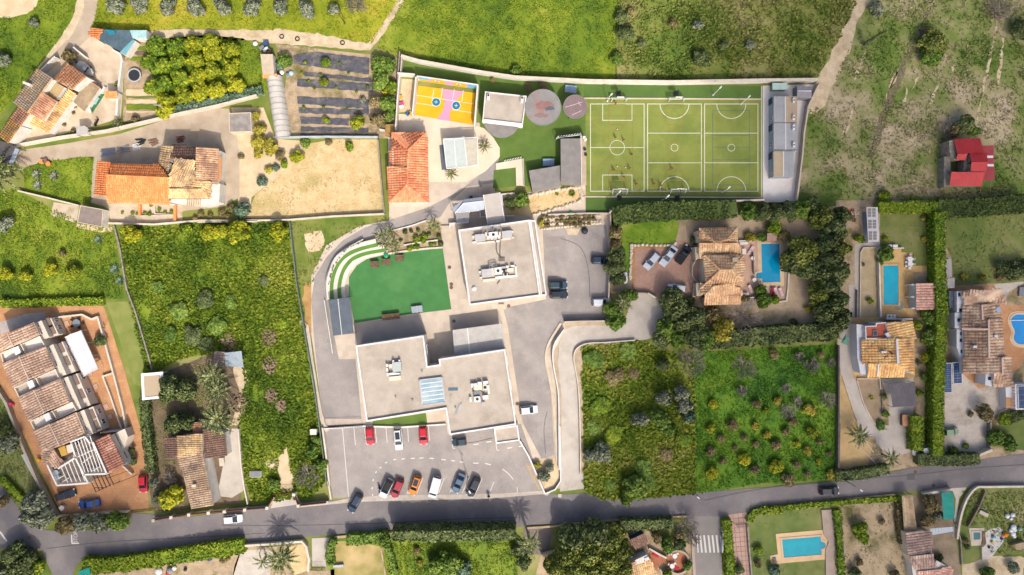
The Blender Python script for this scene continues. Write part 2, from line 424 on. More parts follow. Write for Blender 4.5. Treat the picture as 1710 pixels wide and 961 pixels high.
def INP(pts,d):
 a=sum(pts[i-1][0]*pts[i][1]-pts[i][0]*pts[i-1][1]for i in range(len(pts)))
 if a<0:pts=pts[::-1]
 out=[];k=len(pts)
 for i in range(k):
  p0,p1,p2=VC(pts[i-1][:2]),VC(pts[i][:2]),VC(pts[(i+1)%k][:2])
  n1=VC((-(p1-p0).y,(p1-p0).x)).normalized();n2=VC((-(p2-p1).y,(p2-p1).x)).normalized()
  m=(n1+n2);m=m/max(.3,m.length_squared)*2;p=p1+m*d;out.append((p.x,p.y))
 return out
def flat(t,Tf,pts,h,wm,rm,par=.5,pw=.3,pm=None,base=0.0,lbl=None):
 """flat roofed block; pts measured on the parapet's top at height h + par"""
 q=xy(Tf(pts),h+par)
 MB().PRI(q,base,h).BD('wall',wm,t)
 r=MB().PRI(INP(q,pw+.01 if par else-.02),h+.003,h+.04).BD('roof',rm,t,lbl)
 if par:RIB(INP(q,pw/2-.01),pw,h+.002,h+par,closed=True).BD('parapet',pm or wm,t)
 return q
def WIN(t,c,wd,ht,rz,name='window',slope=0):
 """window on a wall: c centre, facing direction rz"""
 c=VC(c);f=VC((cos(rz),sin(rz),0));s=VC((-f.y,f.x,0))
 m=MB()
 for z in(0,ht-.08):m.bx(c+f*.03+VC((0,0,z)),(.1,wd,.08),rz)
 for k in(-1,0,1):m.bx(c+f*.03+s*(wd/2-.04)*k,(.1,.08,ht),rz)
 o=m.BD(name,WHT,t)
 MB().bx(c+f*.02,(.06,wd-.02,ht-.02),rz).BD('pane',GLASS,o);return o
def dup(o,loc=None,rz=None,lbl=None,grp=None):
 c=o.copy();COL.objects.link(c)
 for ch in list(o.children):
  d=ch.copy();COL.objects.link(d);d.parent=c
  for g in list(ch.children):
   e=g.copy();COL.objects.link(e);e.parent=d
 if loc is not None:c.location=loc
 if rz is not None:c.rotation_euler=(0,0,rz)
 if lbl:c['label']=lbl
 if grp:c['group']=grp
 return c
 # ------------------------------------------------------------------ trees
def crown_mesh(name,m,seed,n,ls,nl=10,spread=.6,lr=(.28,.45),flatness=.85,low=.0,core=True,mats=None,zlo=.22):
 rng=np.random.default_rng(seed);L_=[(0,0,.55,.52)]
 for i in range(nl):
  a=rng.random()*2*PI;d=spread*sqrt(rng.random()*.75+.25);r=lr[0]+(lr[1]-lr[0])*rng.random()
  L_.append((d*cos(a),d*sin(a),(.42+.4*(1-d)*rng.random()+.12*rng.random())*flatness,r))
 L_=np.array(L_);wgt=L_[:,3]**2;wgt/=wgt.sum();k=n*3
 li=rng.choice(len(L_),k,p=wgt);dv=rng.normal(size=(k,3));dv/=np.linalg.norm(dv,axis=1)[:,None];dv[:,2]=np.where(dv[:,2]<-.35,-dv[:,2],dv[:,2])
 rr=L_[li,3]*(.75+.33*rng.random(k));pos=L_[li,:3]+dv*rr[:,None]*np.array([1,1,.8])
 ok=np.ones(k,bool)
 for l in L_:ok&=(((pos-l[:3])/np.array([1,1,.8]))**2).sum(1)>(l[3]*.7)**2
 ok&=pos[:,2]>low
 pos,dv=pos[ok][:n],dv[ok][:n]
 v,f=leaves(pos,dv+rng.normal(size=pos.shape)*.45+np.array([0,0,.25]),ls*(.6+.8*rng.random(len(pos))),rng)
 if core:
  mb=MB()
  for l in L_:mb.bll(l[:3],l[3]*.72,7,4,sz=.8)
  cf=np.array([q for q in mb.f]);v2=np.array(mb.v);f=np.concatenate([f,cf+len(v)]);v=np.concatenate([v,v2])
 return npmesh(name,v,f,m)
def trunk_mesh(name,m,h=.5,r=.06,limbs=5,seed=0):
 rr=random.Random(seed);mb=MB().tb((0,0,0),(0,0,h*.7),r,r*.75,7)
 for i in range(limbs):
  a=2*PI*i/limbs+rr.random();mb.tb((0,0,h*.62),(.4*cos(a),.4*sin(a),h+.15*rr.random()),r*.6,r*.2,5)
 return mb.ms(name,m,smooth=True)
VG={}
def vegs():
 VG['citrus']=veg('citrus leaves',[(60,84,14),(120,136,20),(170,170,26),(208,198,44)],oinf=.25,wts=(.05,.2))
 VG['lime']=veg('dark citrus leaves',[(50,80,14),(90,122,20),(130,152,28),(172,178,46)],oinf=.2,wts=(.05,.2))
 VG['olive']=veg('olive leaves',[(52,64,46),(104,114,88),(146,152,124),(176,180,152)],oinf=.1,wts=(.05,.2))
 VG['dark']=veg('dark evergreen leaves',[(44,58,28),(78,94,48),(112,124,70),(146,154,98)],oinf=.15,wts=(.05,.25))
 VG['green']=veg('mid green leaves',[(46,74,20),(82,112,34),(116,144,50),(154,172,78)],oinf=.2,wts=(.05,.2))
 VG['clipped']=veg('clipped hedge leaves',[(42,58,24),(66,84,34),(90,108,46),(122,136,68)],oinf=.2,wts=(.05,.25))
 VG['gold']=veg('yellow shrub leaves',[(96,92,26),(146,138,40),(184,170,58),(206,194,90)],oinf=.2,wts=(.05,.2))
 VG['rust']=veg('rusty green leaves',[(70,66,40),(116,104,66),(150,132,84),(176,160,110)],oinf=.2,wts=(.05,.2))
 VG['blue']=veg('blue green leaves',[(62,86,62),(98,124,96),(138,158,130)],oinf=.1,wts=(.05,.2))
 VG['pine']=veg('pine needles',[(52,68,26),(94,108,42),(134,142,58),(172,172,80)],oinf=.1,wts=(.1,.25))
 VG['palm']=veg('palm leaflets',[(46,56,26),(82,94,46),(122,130,74),(164,168,112)],oinf=.1,wts=(.05,.15))
 VG['twig']=veg('bare twigs',[(110,100,92),(146,134,126),(176,166,158)],oinf=.1,wts=(.05,.2))
vegs()
CROWN={}
def CRS(kind,m,nvar,**kw):
 CROWN[kind]=[crown_mesh('crown',m,31*i+len(kind)+len(CROWN)*101,**kw)for i in range(nvar)]
CRS('citrus',VG['citrus'],4,n=800,ls=.125,nl=9,low=-.02)
CRS('lime',VG['lime'],4,n=800,ls=.125,nl=9,low=-.02)
CRS('olive',VG['olive'],4,n=1000,ls=.085,nl=12,lr=(.2,.36))
CRS('dark',VG['dark'],4,n=1700,ls=.08,nl=16,lr=(.2,.38))
CRS('green',VG['green'],4,n=1100,ls=.11,nl=12,lr=(.22,.4))
CRS('gold',VG['gold'],3,n=500,ls=.13,nl=8)
CRS('rust',VG['rust'],3,n=800,ls=.09,nl=10,lr=(.2,.36),core=False)
CRS('blue',VG['blue'],2,n=500,ls=.13,nl=8)
CRS('pine',VG['pine'],3,n=2600,ls=.06,nl=22,lr=(.16,.32),spread=.72)
TRUNK=[trunk_mesh('trunk',BARK,.5,.07,5,i)for i in range(3)]
def TR_(kind,p,r,h=None,lbl=None,cat='tree',grp=None,name=None,zc=.55):
 """p: centre of the crown in the picture, r: crown radius in m"""
 h=h or r*1.5;b=W(p[0],p[1],h*zc)
 t=TH(name or{'citrus':'citrus_tree','lime':'citrus_tree','olive':'olive_tree','pine':'pine_tree','gold':'shrub','blue':'shrub','rust':'shrub'}.get(kind,'tree'),lbl,cat,(b[0],b[1],0),R.random()*6.28,grp)
 t.scale=(r*R.uniform(.92,1.08),r*R.uniform(.92,1.08),h)
 LK('trunk',TRUNK[R.randrange(3)],t);LK('crown',R.choice(CROWN[kind]),t);return t
def BR_(p,r,h,lbl,grp=None,seed=0,cat='tree',m=None):
 rr=random.Random(seed);b=W(p[0],p[1],h*.5);t=TH('bare_tree',lbl,cat,(b[0],b[1],0),0,grp);B_=VC((b[0],b[1],0))
 tr=MB().tb(B_,B_+VC((0,0,h*.3)),.16,.12,6);tr.BD('trunk',BARK,t);mb=MB()
 def grow(a,d,l,rad,dep):
  e=a+d*l;mb.tb(a,e,rad,rad*.6,3,cap=False)
  if dep==0:return
  for i in range(4 if dep>1 else 5):
   v=(d+VC((rr.uniform(-1,1),rr.uniform(-1,1),rr.uniform(-.35,.6)))*.75).normalized();grow(a.lerp(e,rr.uniform(.5,1)),v,l*rr.uniform(.55,.8),rad*.55,dep-1)
 for i in range(9):
  a=2*PI*i/9+rr.random()*.5;d=VC((cos(a),sin(a),rr.uniform(.3,1.1))).normalized();grow(B_+VC((0,0,h*.28)),d,r*.5,.12,3)
 mb.BD('branches',m or VG['twig'],t);return t
def frond_mesh(seed,L_=1.0):
 rr=random.Random(seed);mb=MB();pts=[]
 for i in range(8):
  s=i/7;pts.append(VC((s*.92,.02*sin(s*3+seed),.42*s-.62*s*s)))
 for i in range(7):mb.tb(pts[i],pts[i+1],.014*(1-i/8)+.003,.014*(1-(i+1)/8)+.003,3,cap=False)
 for i in range(18):
  s=.1+.9*i/17;k=min(6,int(s*7));c=pts[k].lerp(pts[k+1],s*7-k);l=.11*sin(PI*min(1,.22+s*.72))+.02
  for sg in(-1,1):
   tip=c+VC((l*.62,sg*l*.85,rr.uniform(-.06,.05)));w_=VC((.012,0,0));mb.poly([c-w_,c.lerp(tip,.5)-w_*1.4,tip,c.lerp(tip,.5)+w_*1.4])
 for i in range(7):
  a,b=.045*sin(PI*min(1,.12+i/8)),.045*sin(PI*min(1,.12+(i+1)/8));u=VC((0,0,.012));mb.poly([pts[i]-VC((0,a,0))+u,pts[i+1]-VC((0,b,0))+u,pts[i+1]+VC((0,b,0))+u,pts[i]+VC((0,a,0))+u])
 return mb.ms('frond',VG['palm'])
FROND=[frond_mesh(i)for i in range(3)]
def PM_(p,r,h,lbl,n=30,grp=None,tr=.3,up=.6):
 b=W(p[0],p[1],h);t=TH('palm_tree',lbl,'palm',(b[0],b[1],0),0,grp);Bv=VC((b[0],b[1],0));m=MB()
 for i in range(max(2,int(h/.5))):
  z=h*i/max(2,int(h/.5));m.tb(Bv+VC((0,0,z)),Bv+VC((0,0,z+.52)),tr*1.05,tr*.92,8)
 m.bll(Bv+VC((0,0,h)),tr*1.5,8,4);m.BD('trunk',BARK,t,smooth=False)
 n=int(n*.7)
 for i in range(n):
  o=LK('frond',FROND[i%3],t);u=i/n;el=up*(1-u*1.5)+R.uniform(-.1,.1);s=r*R.uniform(.85,1.1)*(1 if u>.25 else .75)
  o.location=(0,0,h+.1);o.rotation_euler=(R.uniform(-.3,.3),-el,i*2.39996+R.uniform(-.15,.15));o.scale=(s,s,s)
 return t
def HG_(pts,wd,h,lbl,m='green',grp=None,sm=0,leaf=.22,dens=16,lump=.25,cat='hedge',name='hedge',closed=False):
 if sm:pts=SML(pts,sm)
 q=xy(pts,h*.9);mm=VG[m];rng=np.random.default_rng(len(COL.objects));P_,N_=[],[]
 t=TH(name,lbl,cat,(q[0][0],q[0][1],0),0,grp)
 for i in range(len(q)-1):
  a,b=np.array(q[i]),np.array(q[i+1]);l=np.linalg.norm(b-a)
  if l<.01:continue
  d=(b-a)/l;nn=np.array([-d[1],d[0]]);k=max(4,int(l*(wd+2*h)*dens));u=rng.random(k)*l;c=rng.random(k)*(wd+2*h);top=c<wd
  y=np.where(top,c-wd/2,np.where(c<wd+h,-wd/2,wd/2));z=np.where(top,h,(c-wd)%h)
  px=a[0]+d[0]*u;py=a[1]+d[1]*u;lm=(vnoise(px,py,1.3,3)-.5)*2*lump
  y=y+np.where(top,0,np.sign(y)*lm*.6);z=np.where(top,z+lm,z)+rng.normal(0,.05,k);y=y+rng.normal(0,.06,k)
  P_.append(np.stack([px+nn[0]*y,py+nn[1]*y,np.maximum(z,.05)],1));sgn=np.where(top,0,np.sign(y));N_.append(np.stack([nn[0]*sgn,nn[1]*sgn,np.where(top,1.,.25)],1))
 P_,N_=np.concatenate(P_),np.concatenate(N_)
 v,f=leaves(P_,N_+rng.normal(size=P_.shape)*.5,leaf*(.6+.8*rng.random(len(P_))),rng);off=np.array(OFF[t.name])
 LK('foliage',npmesh('foliage',v-off,f,mm),t);RIB(q,max(.2,wd-.25),0,max(.2,h-.15-lump*.3)).BD('stems',mm,t);return t
def ROS(p,r,lbl,m='blue',grp=None,n=26,h=.5,cat='agave',name='agave'):
 b=W(p[0],p[1],.4);mb=MB()
 for i in range(n):
  a=i*2.39996;u=i/n;l=r*(1.1-.5*(1-u));el=(1-u)*1.0;c,s=cos(a),sin(a);z1=h*(.3+el*.7)
  m1=VC((b[0]+c*l*.5,b[1]+s*l*.5,z1));tp=VC((b[0]+c*l,b[1]+s*l,z1*(.6+el)));sd_=VC((-s,c,0))*r*.12
  mb.poly([(b[0],b[1],.08),m1-sd_,tp,m1+sd_])
 return SOL_(mb,name,VG[m],lbl,cat,grp,(b[0],b[1],0))
def SHB(kind,pts,lbl,grp,r=(.6,1.0),h=None,cat='shrub',name=None,jit=.15):
 for q in pts:
  rr=q[2]if len(q)>2 else R.uniform(*r);TR_(kind,q,rr,(h or 1.3)*rr,lbl,cat,grp,name)
  # ------------------------------------------------------------------ cars
TYRE=mat('tyre rubber',(40,40,42),None,fine=.1);RIM=mat('alloy rim',(170,172,176),None,rough=.35,metal=.6,fine=0)
LAMP=mat('headlight glass',(225,230,235),None,rough=.1,fine=0,spec=.8);TAIL=mat('tail light glass',(190,20,20),None,rough=.2,fine=0)
CARGL=mat('car glass',(34,46,58),None,rough=.05,fine=0,spec=.9);BLKP=mat('black trim',(30,30,32),None,rough=.4,fine=0)
def paint(n,c):return mat('car paint '+n,c,None,rough=.25,fine=.03,spec=.6)
WHEELM={}
def wheel_meshes():
 m=MB().tb((0,-.1,0),(0,.1,0),.31,.31,14);WHEELM['t']=m.ms('tyre',TYRE);m=MB().tb((0,-.108,0),(0,.108,0),.2,.2,10);WHEELM['r']=m.ms('rim',RIM)
wheel_meshes()
def car(a,b,Lm,kind,pm,lbl,grp=None,top=None,Wd=1.74,cat='car',glassroof=False):
 """a: rear end, b: front end (picture points of the car's middle height)"""
 pa,pb=VC(W(a[0],a[1],.7)),VC(W(b[0],b[1],.7));d=(pb-pa);rz=atan2(d.y,d.x);c=(pa+pb)/2
 t=TH({'van':'parked_van'}.get(kind,'parked_car'),lbl,cat,(c.x,c.y,0),rz,grp)
 h,xb0,xb1,xr0,xr1={'hatch':(1.48,-.475,.25,-.4,.04),'sedan':(1.43,-.37,.24,-.2,.03),'suv':(1.62,-.485,.25,-.43,.05),'van':(1.9,-.495,.37,-.475,.22),'pickup':(1.75,-.08,.28,-.03,.1)}[kind]
 zt=.95 if kind in('suv','van','pickup')else .88;st=[(-.5,.41,zt-.22),(-.475,.47,zt-.06),(-.3,.5,zt),(.1,.5,zt),(.26,.5,zt-.03),(.4,.475,zt-.1),(.47,.42,zt-.2),(.5,.33,zt-.32)]
 mb=MB();n=0
 for x,hw,z in st:
  hw*=Wd;mb.v+=[(x*Lm,s_*hw*a_,zz)for s_,a_,zz in((-1,.94,.22),(-1,1,.5),(-1,.97,z-.08),(-1,.84,z),(1,.84,z),(1,.97,z-.08),(1,1,.5),(1,.94,.22))]
 for i in range(7):
  for j in range(8):k=(j+1)%8;mb.f.append((8*i+j,8*i+k,8*i+8+k,8*i+8+j));mb.m.append(0)
 mb.f+=[tuple(range(8)),tuple(range(63,55,-1))];mb.m+=[0,0]
 if kind=='pickup':mb.bx((-.29*Lm,0,zt-.02),(.36*Lm,Wd*.78,.03),0,1)
 def out(m_,nm,mats,par=t,sm=False):o=LK(nm,m_.ms(nm,mats,(0,0,0),sm),par);return o
 out(mb,'body',[pm,BLKP])
 bw,rw=.445*Wd,(.43 if kind=='van' else .36)*Wd;z0=zt-.04
 bs=[(xb0*Lm,-bw,z0),(xb1*Lm,-bw*.95,z0),(xb1*Lm,bw*.95,z0),(xb0*Lm,bw,z0)];tp=[(xr0*Lm,-rw,h-.05),(xr1*Lm,-rw*.97,h-.04),(xr1*Lm,rw*.97,h-.04),(xr0*Lm,rw,h-.05)]
 cb=MB();cb.v=bs+tp+[((xr0*.9+.1*xr1)*Lm,-rw*.86,h),((xr1*.9+.1*xr0)*Lm,-rw*.84,h),((xr1*.9+.1*xr0)*Lm,rw*.84,h),((xr0*.9+.1*xr1)*Lm,rw*.86,h)]
 cb.f=[(0,1,5,4),(1,2,6,5),(2,3,7,6),(3,0,4,7),(4,5,9,8),(5,6,10,9),(6,7,11,10),(7,4,8,11),(8,9,10,11)];cb.m=[0]*9
 out(cb,'cabin',top or pm)
 def glass(i,j,k,l,nm,ins=.1):
  q=[VC((bs+tp)[q_])for q_ in(i,j,k,l)];ce=sum(q,VC())/4;nn=(q[1]-q[0]).cross(q[3]-q[0]).normalized()
  if nn.dot(VC((ce.x-(xr0+xr1)/2*Lm,ce.y,.2)))<0:nn=-nn
  out(MB().poly([ce+(p-ce)*(1-ins)+nn*.015 for p in q]),nm,CARGL)
 glass(1,2,6,5,'windshield',.08);glass(3,0,4,7,'rear_window',.12);glass(0,1,5,4,'side_window',.13);glass(2,3,7,6,'side_window',.13)
 if glassroof:out(MB().bx(((xr0+xr1)/2*Lm,0,h+.003),((xr1-xr0)*Lm*.7,rw*1.5,.012)),'sunroof',CARGL)
 for x in(-.31,.31):
  for s_ in(-1,1):
   o=LK('wheel',WHEELM['t'],t);o.location=(x*Lm,s_*(Wd/2-.09),.31);LK('rim',WHEELM['r'],o)
 for s_ in(-1,1):
  out(MB().bx((.463*Lm,s_*.34*Wd,zt-.3),(.07*Lm,.2*Wd,.12),s_*-.35),'headlight',LAMP);out(MB().bx((-.487*Lm,s_*.38*Wd,zt-.25),(.03*Lm,.13*Wd,.16)),'tail_light',TAIL)
  out(MB().bx(((xb1-.06)*Lm,s_*(Wd/2+.08),zt-.06),(.12,.18,.13)),'mirror',pm)
 return t
 # ------------------------------------------------------------------ people
SKIN=mat('skin',(206,156,126),None,fine=0);HAIR=mat('dark hair',(52,38,30),None,fine=.2)
def body_mesh(name,pose,shirt,shorts):
 """one continuous skinned body 1.45 m tall in mid stride"""
 s=pose;J={}
 def j(n,p,r):J[n]=(p,r)
 j('pelvis',(0,0,.76),.115);j('waist',(.01,0,.9),.105);j('chest',(.03,0,1.06),.125);j('neck',(.05,0,1.2),.05);j('head',(.07,0,1.31),.085);j('crown',(.075,0,1.40),.07);j('nose',(.17,0,1.31),.018)
 E_=[('pelvis','waist'),('waist','chest'),('chest','neck'),('neck','head'),('head','crown'),('head','nose')]
 for sd_,n in((1,'l'),(-1,'r')):
  k=s*sd_
  j('hip'+n,(0,.09*sd_,.71),.085);j('knee'+n,(.16*k+.05,.1*sd_,.42),.058);j('ankle'+n,(.16*k-(.14 if k<0 else-.02),.1*sd_,.09+(.08 if k<0 else 0)),.038);j('toe'+n,(.16*k+(.02 if k<0 else .18),.11*sd_,.04+(.06 if k<0 else 0)),.034)
  j('sh'+n,(.03,.17*sd_,1.13),.055);j('elb'+n,(-.12*k-.02,.24*sd_,.93),.04);j('wr'+n,(-.12*k+.12,.23*sd_,.84),.028);j('palm'+n,(-.12*k+.18,.225*sd_,.82),.03)
  E_+=[('pelvis','hip'+n),('hip'+n,'knee'+n),('knee'+n,'ankle'+n),('ankle'+n,'toe'+n),('chest','sh'+n),('sh'+n,'elb'+n),('elb'+n,'wr'+n),('wr'+n,'palm'+n)]
 ks=list(J);me=bpy.data.meshes.new(name);me.from_pydata([J[k][0]for k in ks],[(ks.index(a),ks.index(b))for a,b in E_],[])
 o=bpy.data.objects.new(name,me);COL.objects.link(o);o.modifiers.new('skin','SKIN');o.modifiers.new('sub','SUBSURF').levels=1
 for i,k in enumerate(ks):me.skin_vertices[0].data[i].radius=(J[k][1],J[k][1]);me.skin_vertices[0].data[i].use_root=(k=='pelvis')
 dg=bpy.context.evaluated_depsgraph_get();nm=bpy.data.meshes.new_from_object(o.evaluated_get(dg));bpy.data.objects.remove(o)
 mb=MB();mb.v=[tuple(v.co)for v in nm.vertices];mb.f=[tuple(p.vertices)for p in nm.polygons]
 for p in nm.polygons:
  c=p.center;a=abs(c.y)
  mb.m.append(0 if c.z>1.2 else 1 if(c.z>.78 and a<.17)or(c.z>1.0 and a<.26)else 2 if(.5<c.z<.8 and a<.19)else 3 if c.z<.1 else 0)
 for sd_,n in((1,'l'),(-1,'r')):
  b=VC(J['palm'+n][0])
  for q in range(4):
   r_=b+VC((.015,0,.022-.015*q));m_=r_+VC((.04-.004*abs(q-1),-.006*sd_,-.012));mb.tb(r_,m_,.009,.008,5);mb.tb(m_,m_+VC((.018,-.012*sd_,-.022)),.008,.006,5);mb.m[-14:]=[0]*14
  mb.tb(b+VC((-.01,-.01*sd_,.015)),b+VC((.025,-.045*sd_,.02)),.01,.008,5);mb.m[-7:]=[0]*7
 me2=mb.ms(name,[SKIN,shirt,shorts,DM],smooth=True);return me2
HAIRM=MB().bll((.06,0,1.36),.105,10,6).ms('hair',HAIR,smooth=True)
def person(p,rz,body,lbl,grp=None,sc=1.0):
 b=W(p[0],p[1],.3);t=TH('person',lbl,'person',(b[0],b[1],0),rz,grp);t.scale=(sc,)*3;LK('body',body,t);LK('hair',HAIRM,t);return t
 # ------------------------------------------------------------------ ground
FG=[(42,72,14),(88,116,20),(128,147,32),(172,174,68)]
G_LUSH=veg('lush grass',FG,.05,.3);G_YEL=veg('yellow green grass',[(74,96,16),(126,142,24),(160,164,38),(190,176,62)],.06,.3)
G_DRK=veg('dark lush grass',[(38,78,10),(66,112,14),(96,138,22),(134,160,44)],.06,.3)
G_SCR=veg('scrub',[(70,98,28),(106,128,50),(142,146,88),(178,164,128),(206,190,160)],.07,.25,pos=[.17,.35,.5,.64,.8])
G_SCG=veg('green scrub',[(64,90,24),(104,124,42),(138,142,70),(170,160,108)],.07,.3)
G_BUSH=veg('tangled bush',[(62,92,18),(104,130,28),(140,154,46),(172,168,84)],.07,.3)
G_STR=veg('dry straw',[(178,150,92),(214,184,124),(234,208,154),(240,218,172)],.06,.4)
G_LAWN=veg('mown lawn',[(96,116,48),(124,136,62),(146,150,80),(166,162,100)],.08,.5)
G_LWD=veg('dull lawn',[(78,98,36),(104,122,54),(130,136,74),(158,150,104)],.08,.4)
SOIL=mat('brown soil',(204,180,148),(180,156,126),.6,fine=.25,fsc=3,c3=(122,116,62),sc3=.15,t3=.56)
SOILD=mat('dark soil',(140,120,98),(116,98,80),.6,fine=.25,fsc=3,c3=(96,92,50),sc3=.2)
SOILP=mat('pale earth',(236,214,176),(222,196,156),.5,fine=.12,fsc=3)
SAND=mat('sandy track',(232,212,178),(214,192,156),.7,fine=.15,fsc=3,c3=(186,164,126),sc3=.25)
STRAWB=mat('straw ground',(236,210,160),(222,190,136),.5,fine=.2,fsc=3,c3=(190,174,110),sc3=.1)
ASPH=mat('asphalt',(140,133,132),(122,117,120),.22,fine=.1,fsc=2.5,c3=(156,149,146),sc3=.11,t3=.54)
ASPL=mat('worn asphalt',(182,173,166),(164,156,152),.22,fine=.1,fsc=3,c3=(152,145,142),sc3=.13,t3=.58)
LANE=mat('concrete lane',(208,190,166),(194,174,150),.35,fine=.1,c3=(180,160,134),sc3=.2)
DRIVE=mat('gravel concrete drive',(216,206,194),(204,194,182),.35,fine=.07,c3=(190,180,166),sc3=.2)
PAVE=mat('school paving',(232,214,194),(224,206,186),.3,fine=.04,c3=(214,198,180),sc3=.15,brick=(1.2,1.2,.03,.93))
PAVP=mat('pale paving',(250,232,206),(240,220,194),.3,fine=.05)
TURF=mat('emerald artificial turf',(80,142,78),(74,134,72),.5,fine=.06,fsc=5,c3=(96,150,86),sc3=.1)
TURF2=mat('olive artificial turf',(146,156,74),(138,149,68),.4,fine=.06,fsc=5,c3=(120,136,60),sc3=.1,t3=.54)
TURF3=mat('play yard turf',(104,132,56),(94,122,50),.4,fine=.07,fsc=5,c3=(116,142,62),sc3=.08)
TERC=mat('terracotta paving',(226,172,124),(212,154,108),.4,fine=.08,brick=(.6,.6,.04,.82),c3=(196,146,112),sc3=.15)
TERP=mat('pink stamped paving',(206,168,148),(196,156,136),.4,fine=.06,brick=(.5,.5,.03,.88),c3=(186,150,132),sc3=.12)
TERR=mat('rose paving',(226,188,166),(218,178,156),.4,fine=.05,brick=(.5,.5,.03,.88))
HON=mat('honey tile paving',(240,200,138),(230,186,122),.4,fine=.06,brick=(.45,.45,.03,.82))
GRAVEL=mat('grey gravel yard',(224,214,200),(210,198,184),.5,fine=.12,fsc=3,c3=(168,158,142),sc3=.2)
KERB=mat('kerb stone',(232,216,192),(216,200,176),.6,fine=.1)
WLINE=mat('white road paint',(240,236,228),None,fine=.06)
YLINE=mat('yellow road paint',(240,190,90),None,fine=.06)
MB().poly([(-3000,-3000,-.02),(3000,-3000,-.02),(3000,3000,-.02),(-3000,3000,-.02)]).BD('ground',G_SCG,None,None,'structure')
def field(name,pts,m,lv=1,sm=0):return PT_(name,pts,m,lv,sm=sm)
NWF=A([(-60,60),(255,-30),(500,-30),(470,110),(380,260),(310,350),(200,470),(100,640),(-60,800)])
field('meadow',NWF,G_LUSH)
PT_('bare_earth',A([(-60,-30),(262,-30),(235,40),(170,95),(60,112),(-60,116)]),SOILP,2,ragged=.2)
PT_('sandy_track',A([(495,-30),(550,-30),(530,90),(450,250),(360,330),(290,400),(240,450),(250,430),(310,345),(380,258),(470,110)]),SAND,3,ragged=.15)
PT_('lane',A([(545,-30),(640,-30),(612,110),(585,190),(640,240),(560,330),(470,330),(400,400),(300,480),(250,470),(345,335),(450,245),(525,90)]),LANE,2)
OGR=[(164,-10),(156,36),(150,50),(170,50),(245,54),(300,47),(420,50),(470,49),(560,62),(612,73),(624,70),(676,-10)]
field('olive_grove_ground',OGR,G_YEL)
PT_('dirt_path',[(668,-8),(680,-8),(658,30),(626,76),(618,84),(560,81),(470,74),(425,68),(300,66),(246,62),(246,54),(300,48),(420,50),(470,49),(530,56),(606,72),(616,72),(645,32)],SAND,3,ragged=.2)
MIDF=[(680,-10),(655,34),(628,78),(666,94),(800,124),(900,134),(1030,136),(1028,60),(1036,-10)]
field('hay_meadow',MIDF,G_LUSH)
SCF=[(1034,-10),(1028,60),(1028,136),(1150,138),(1364,138),(1378,100),(1410,50),(1432,-10)]
field('scrub_field',SCF,G_SCG)
PT_('sandy_path',RR([(590,-30),(670,-30),(600,130),(560,260),(480,420),(420,560),(380,690),(300,720),(250,700),(330,520),(400,370),(480,230),(540,100)]),SAND,3,sm=3,ragged=.5)
NEF=[(1430,-10),(1400,70),(1362,150),(1348,190),(1334,320),(1420,335),(1720,335),(1720,-10)]
field('terraced_scrubland',NEF,G_SCR)
for pts in([(1000,250),(1050,60),(1030,60),(960,240),(860,390),(820,480),(780,590),(660,960),(700,960),(850,560),(900,420)],):
 PT_('worn_path',RR(pts),mat('worn path earth',(150,134,112),(132,118,98),.7,fine=.25,fsc=2,c3=(116,112,70),sc3=.3,t3=.5),4,sm=3,ragged=.5)
PT_('stony_ledge',RR([(1470,170),(1482,170),(1440,380),(1400,560),(1355,790),(1345,790),(1390,540),(1425,380)]),SAND,4,ragged=.15)
for a,b,c in(((640,330),(560,520),(600,425)),((870,390),(760,640),(815,520)),((1220,400),(1190,460),(1205,430)),((980,490),(930,590),(955,540)),((1530,190),(1480,560),(1505,380)),((1110,540),(1000,760),(1060,650)),((900,560),(860,740),(885,650)),((560,700),(470,930),(520,810))):PT_('stony_ledge',RR([a,(c[0]-12,c[1]),b,(c[0]+8,c[1]+6)]),SAND,5,ragged=.35)
PT_('stony_ledge',RD([(510,650),(700,640),(900,660),(940,740),(700,750),(520,730)]),mat('stony soil',(190,172,142),(150,136,104),.9,fine=.3,fsc=2),4,ragged=.6)
PT_('yard',A([(590,225),(680,270),(790,370),(800,400),(775,760),(640,800),(330,880),(130,935),(60,925),(130,800),(300,470),(440,330),(500,310)]),mat('farm yard concrete',(234,214,186),(218,196,168),.4,fine=.08,c3=(204,182,152),sc3=.2),4)
PT_('vegetable_garden',A([(800,380),(830,300),(870,262),(975,255),(965,380),(985,560),(1035,760),(790,785)]),SOIL,4)
ORC=A([(950,262),(1130,240),(1330,226),(1560,248),(1653,300),(1700,330),(1720,590),(1653,610),(1250,705),(1090,745),(1035,762),(1000,560),(960,380)])
field('orchard_grass',ORC,G_LUSH,3)
PT_('concrete_drive',[(26,252),(110,240),(200,224),(290,196),(345,180),(382,182),(394,214),(400,262),(400,330),(372,346),(310,352),(232,374),(190,360),(175,345),(150,338),(152,300),(158,262),(130,262),(42,280),(26,276)],LANE,5)
PT_('garden_bed',C([(160,190),(300,150),(600,122),(588,330),(580,430),(520,425),(300,372),(150,340)]),G_LUSH,6)
LFF=[(-10,318),(30,318),(80,345),(150,378),(190,382),(198,430),(207,500),(-10,500)]
field('left_meadow',LFF,G_DRK if 0 else G_LUSH)
MDF=[(200,380),(300,374),(400,372),(484,374),(497,470),(512,560),(524,640),(538,740),(546,800),(520,830),(425,838),(408,800),(400,700),(410,640),(405,590),(368,588),(300,600),(246,625),(224,540),(208,450)]
field('wild_field',MDF,G_LUSH)
PT_('bare_earth',T([(845,650),(905,590),(915,720),(930,825),(860,825),(850,740),(780,690)]),SOILP,3,sm=3,ragged=.3)
STR=D([(70,520),(60,470),(100,370),(280,220),(330,150),(440,40),(600,12),(892,12),(905,250),(930,488),(700,500),(330,522)])
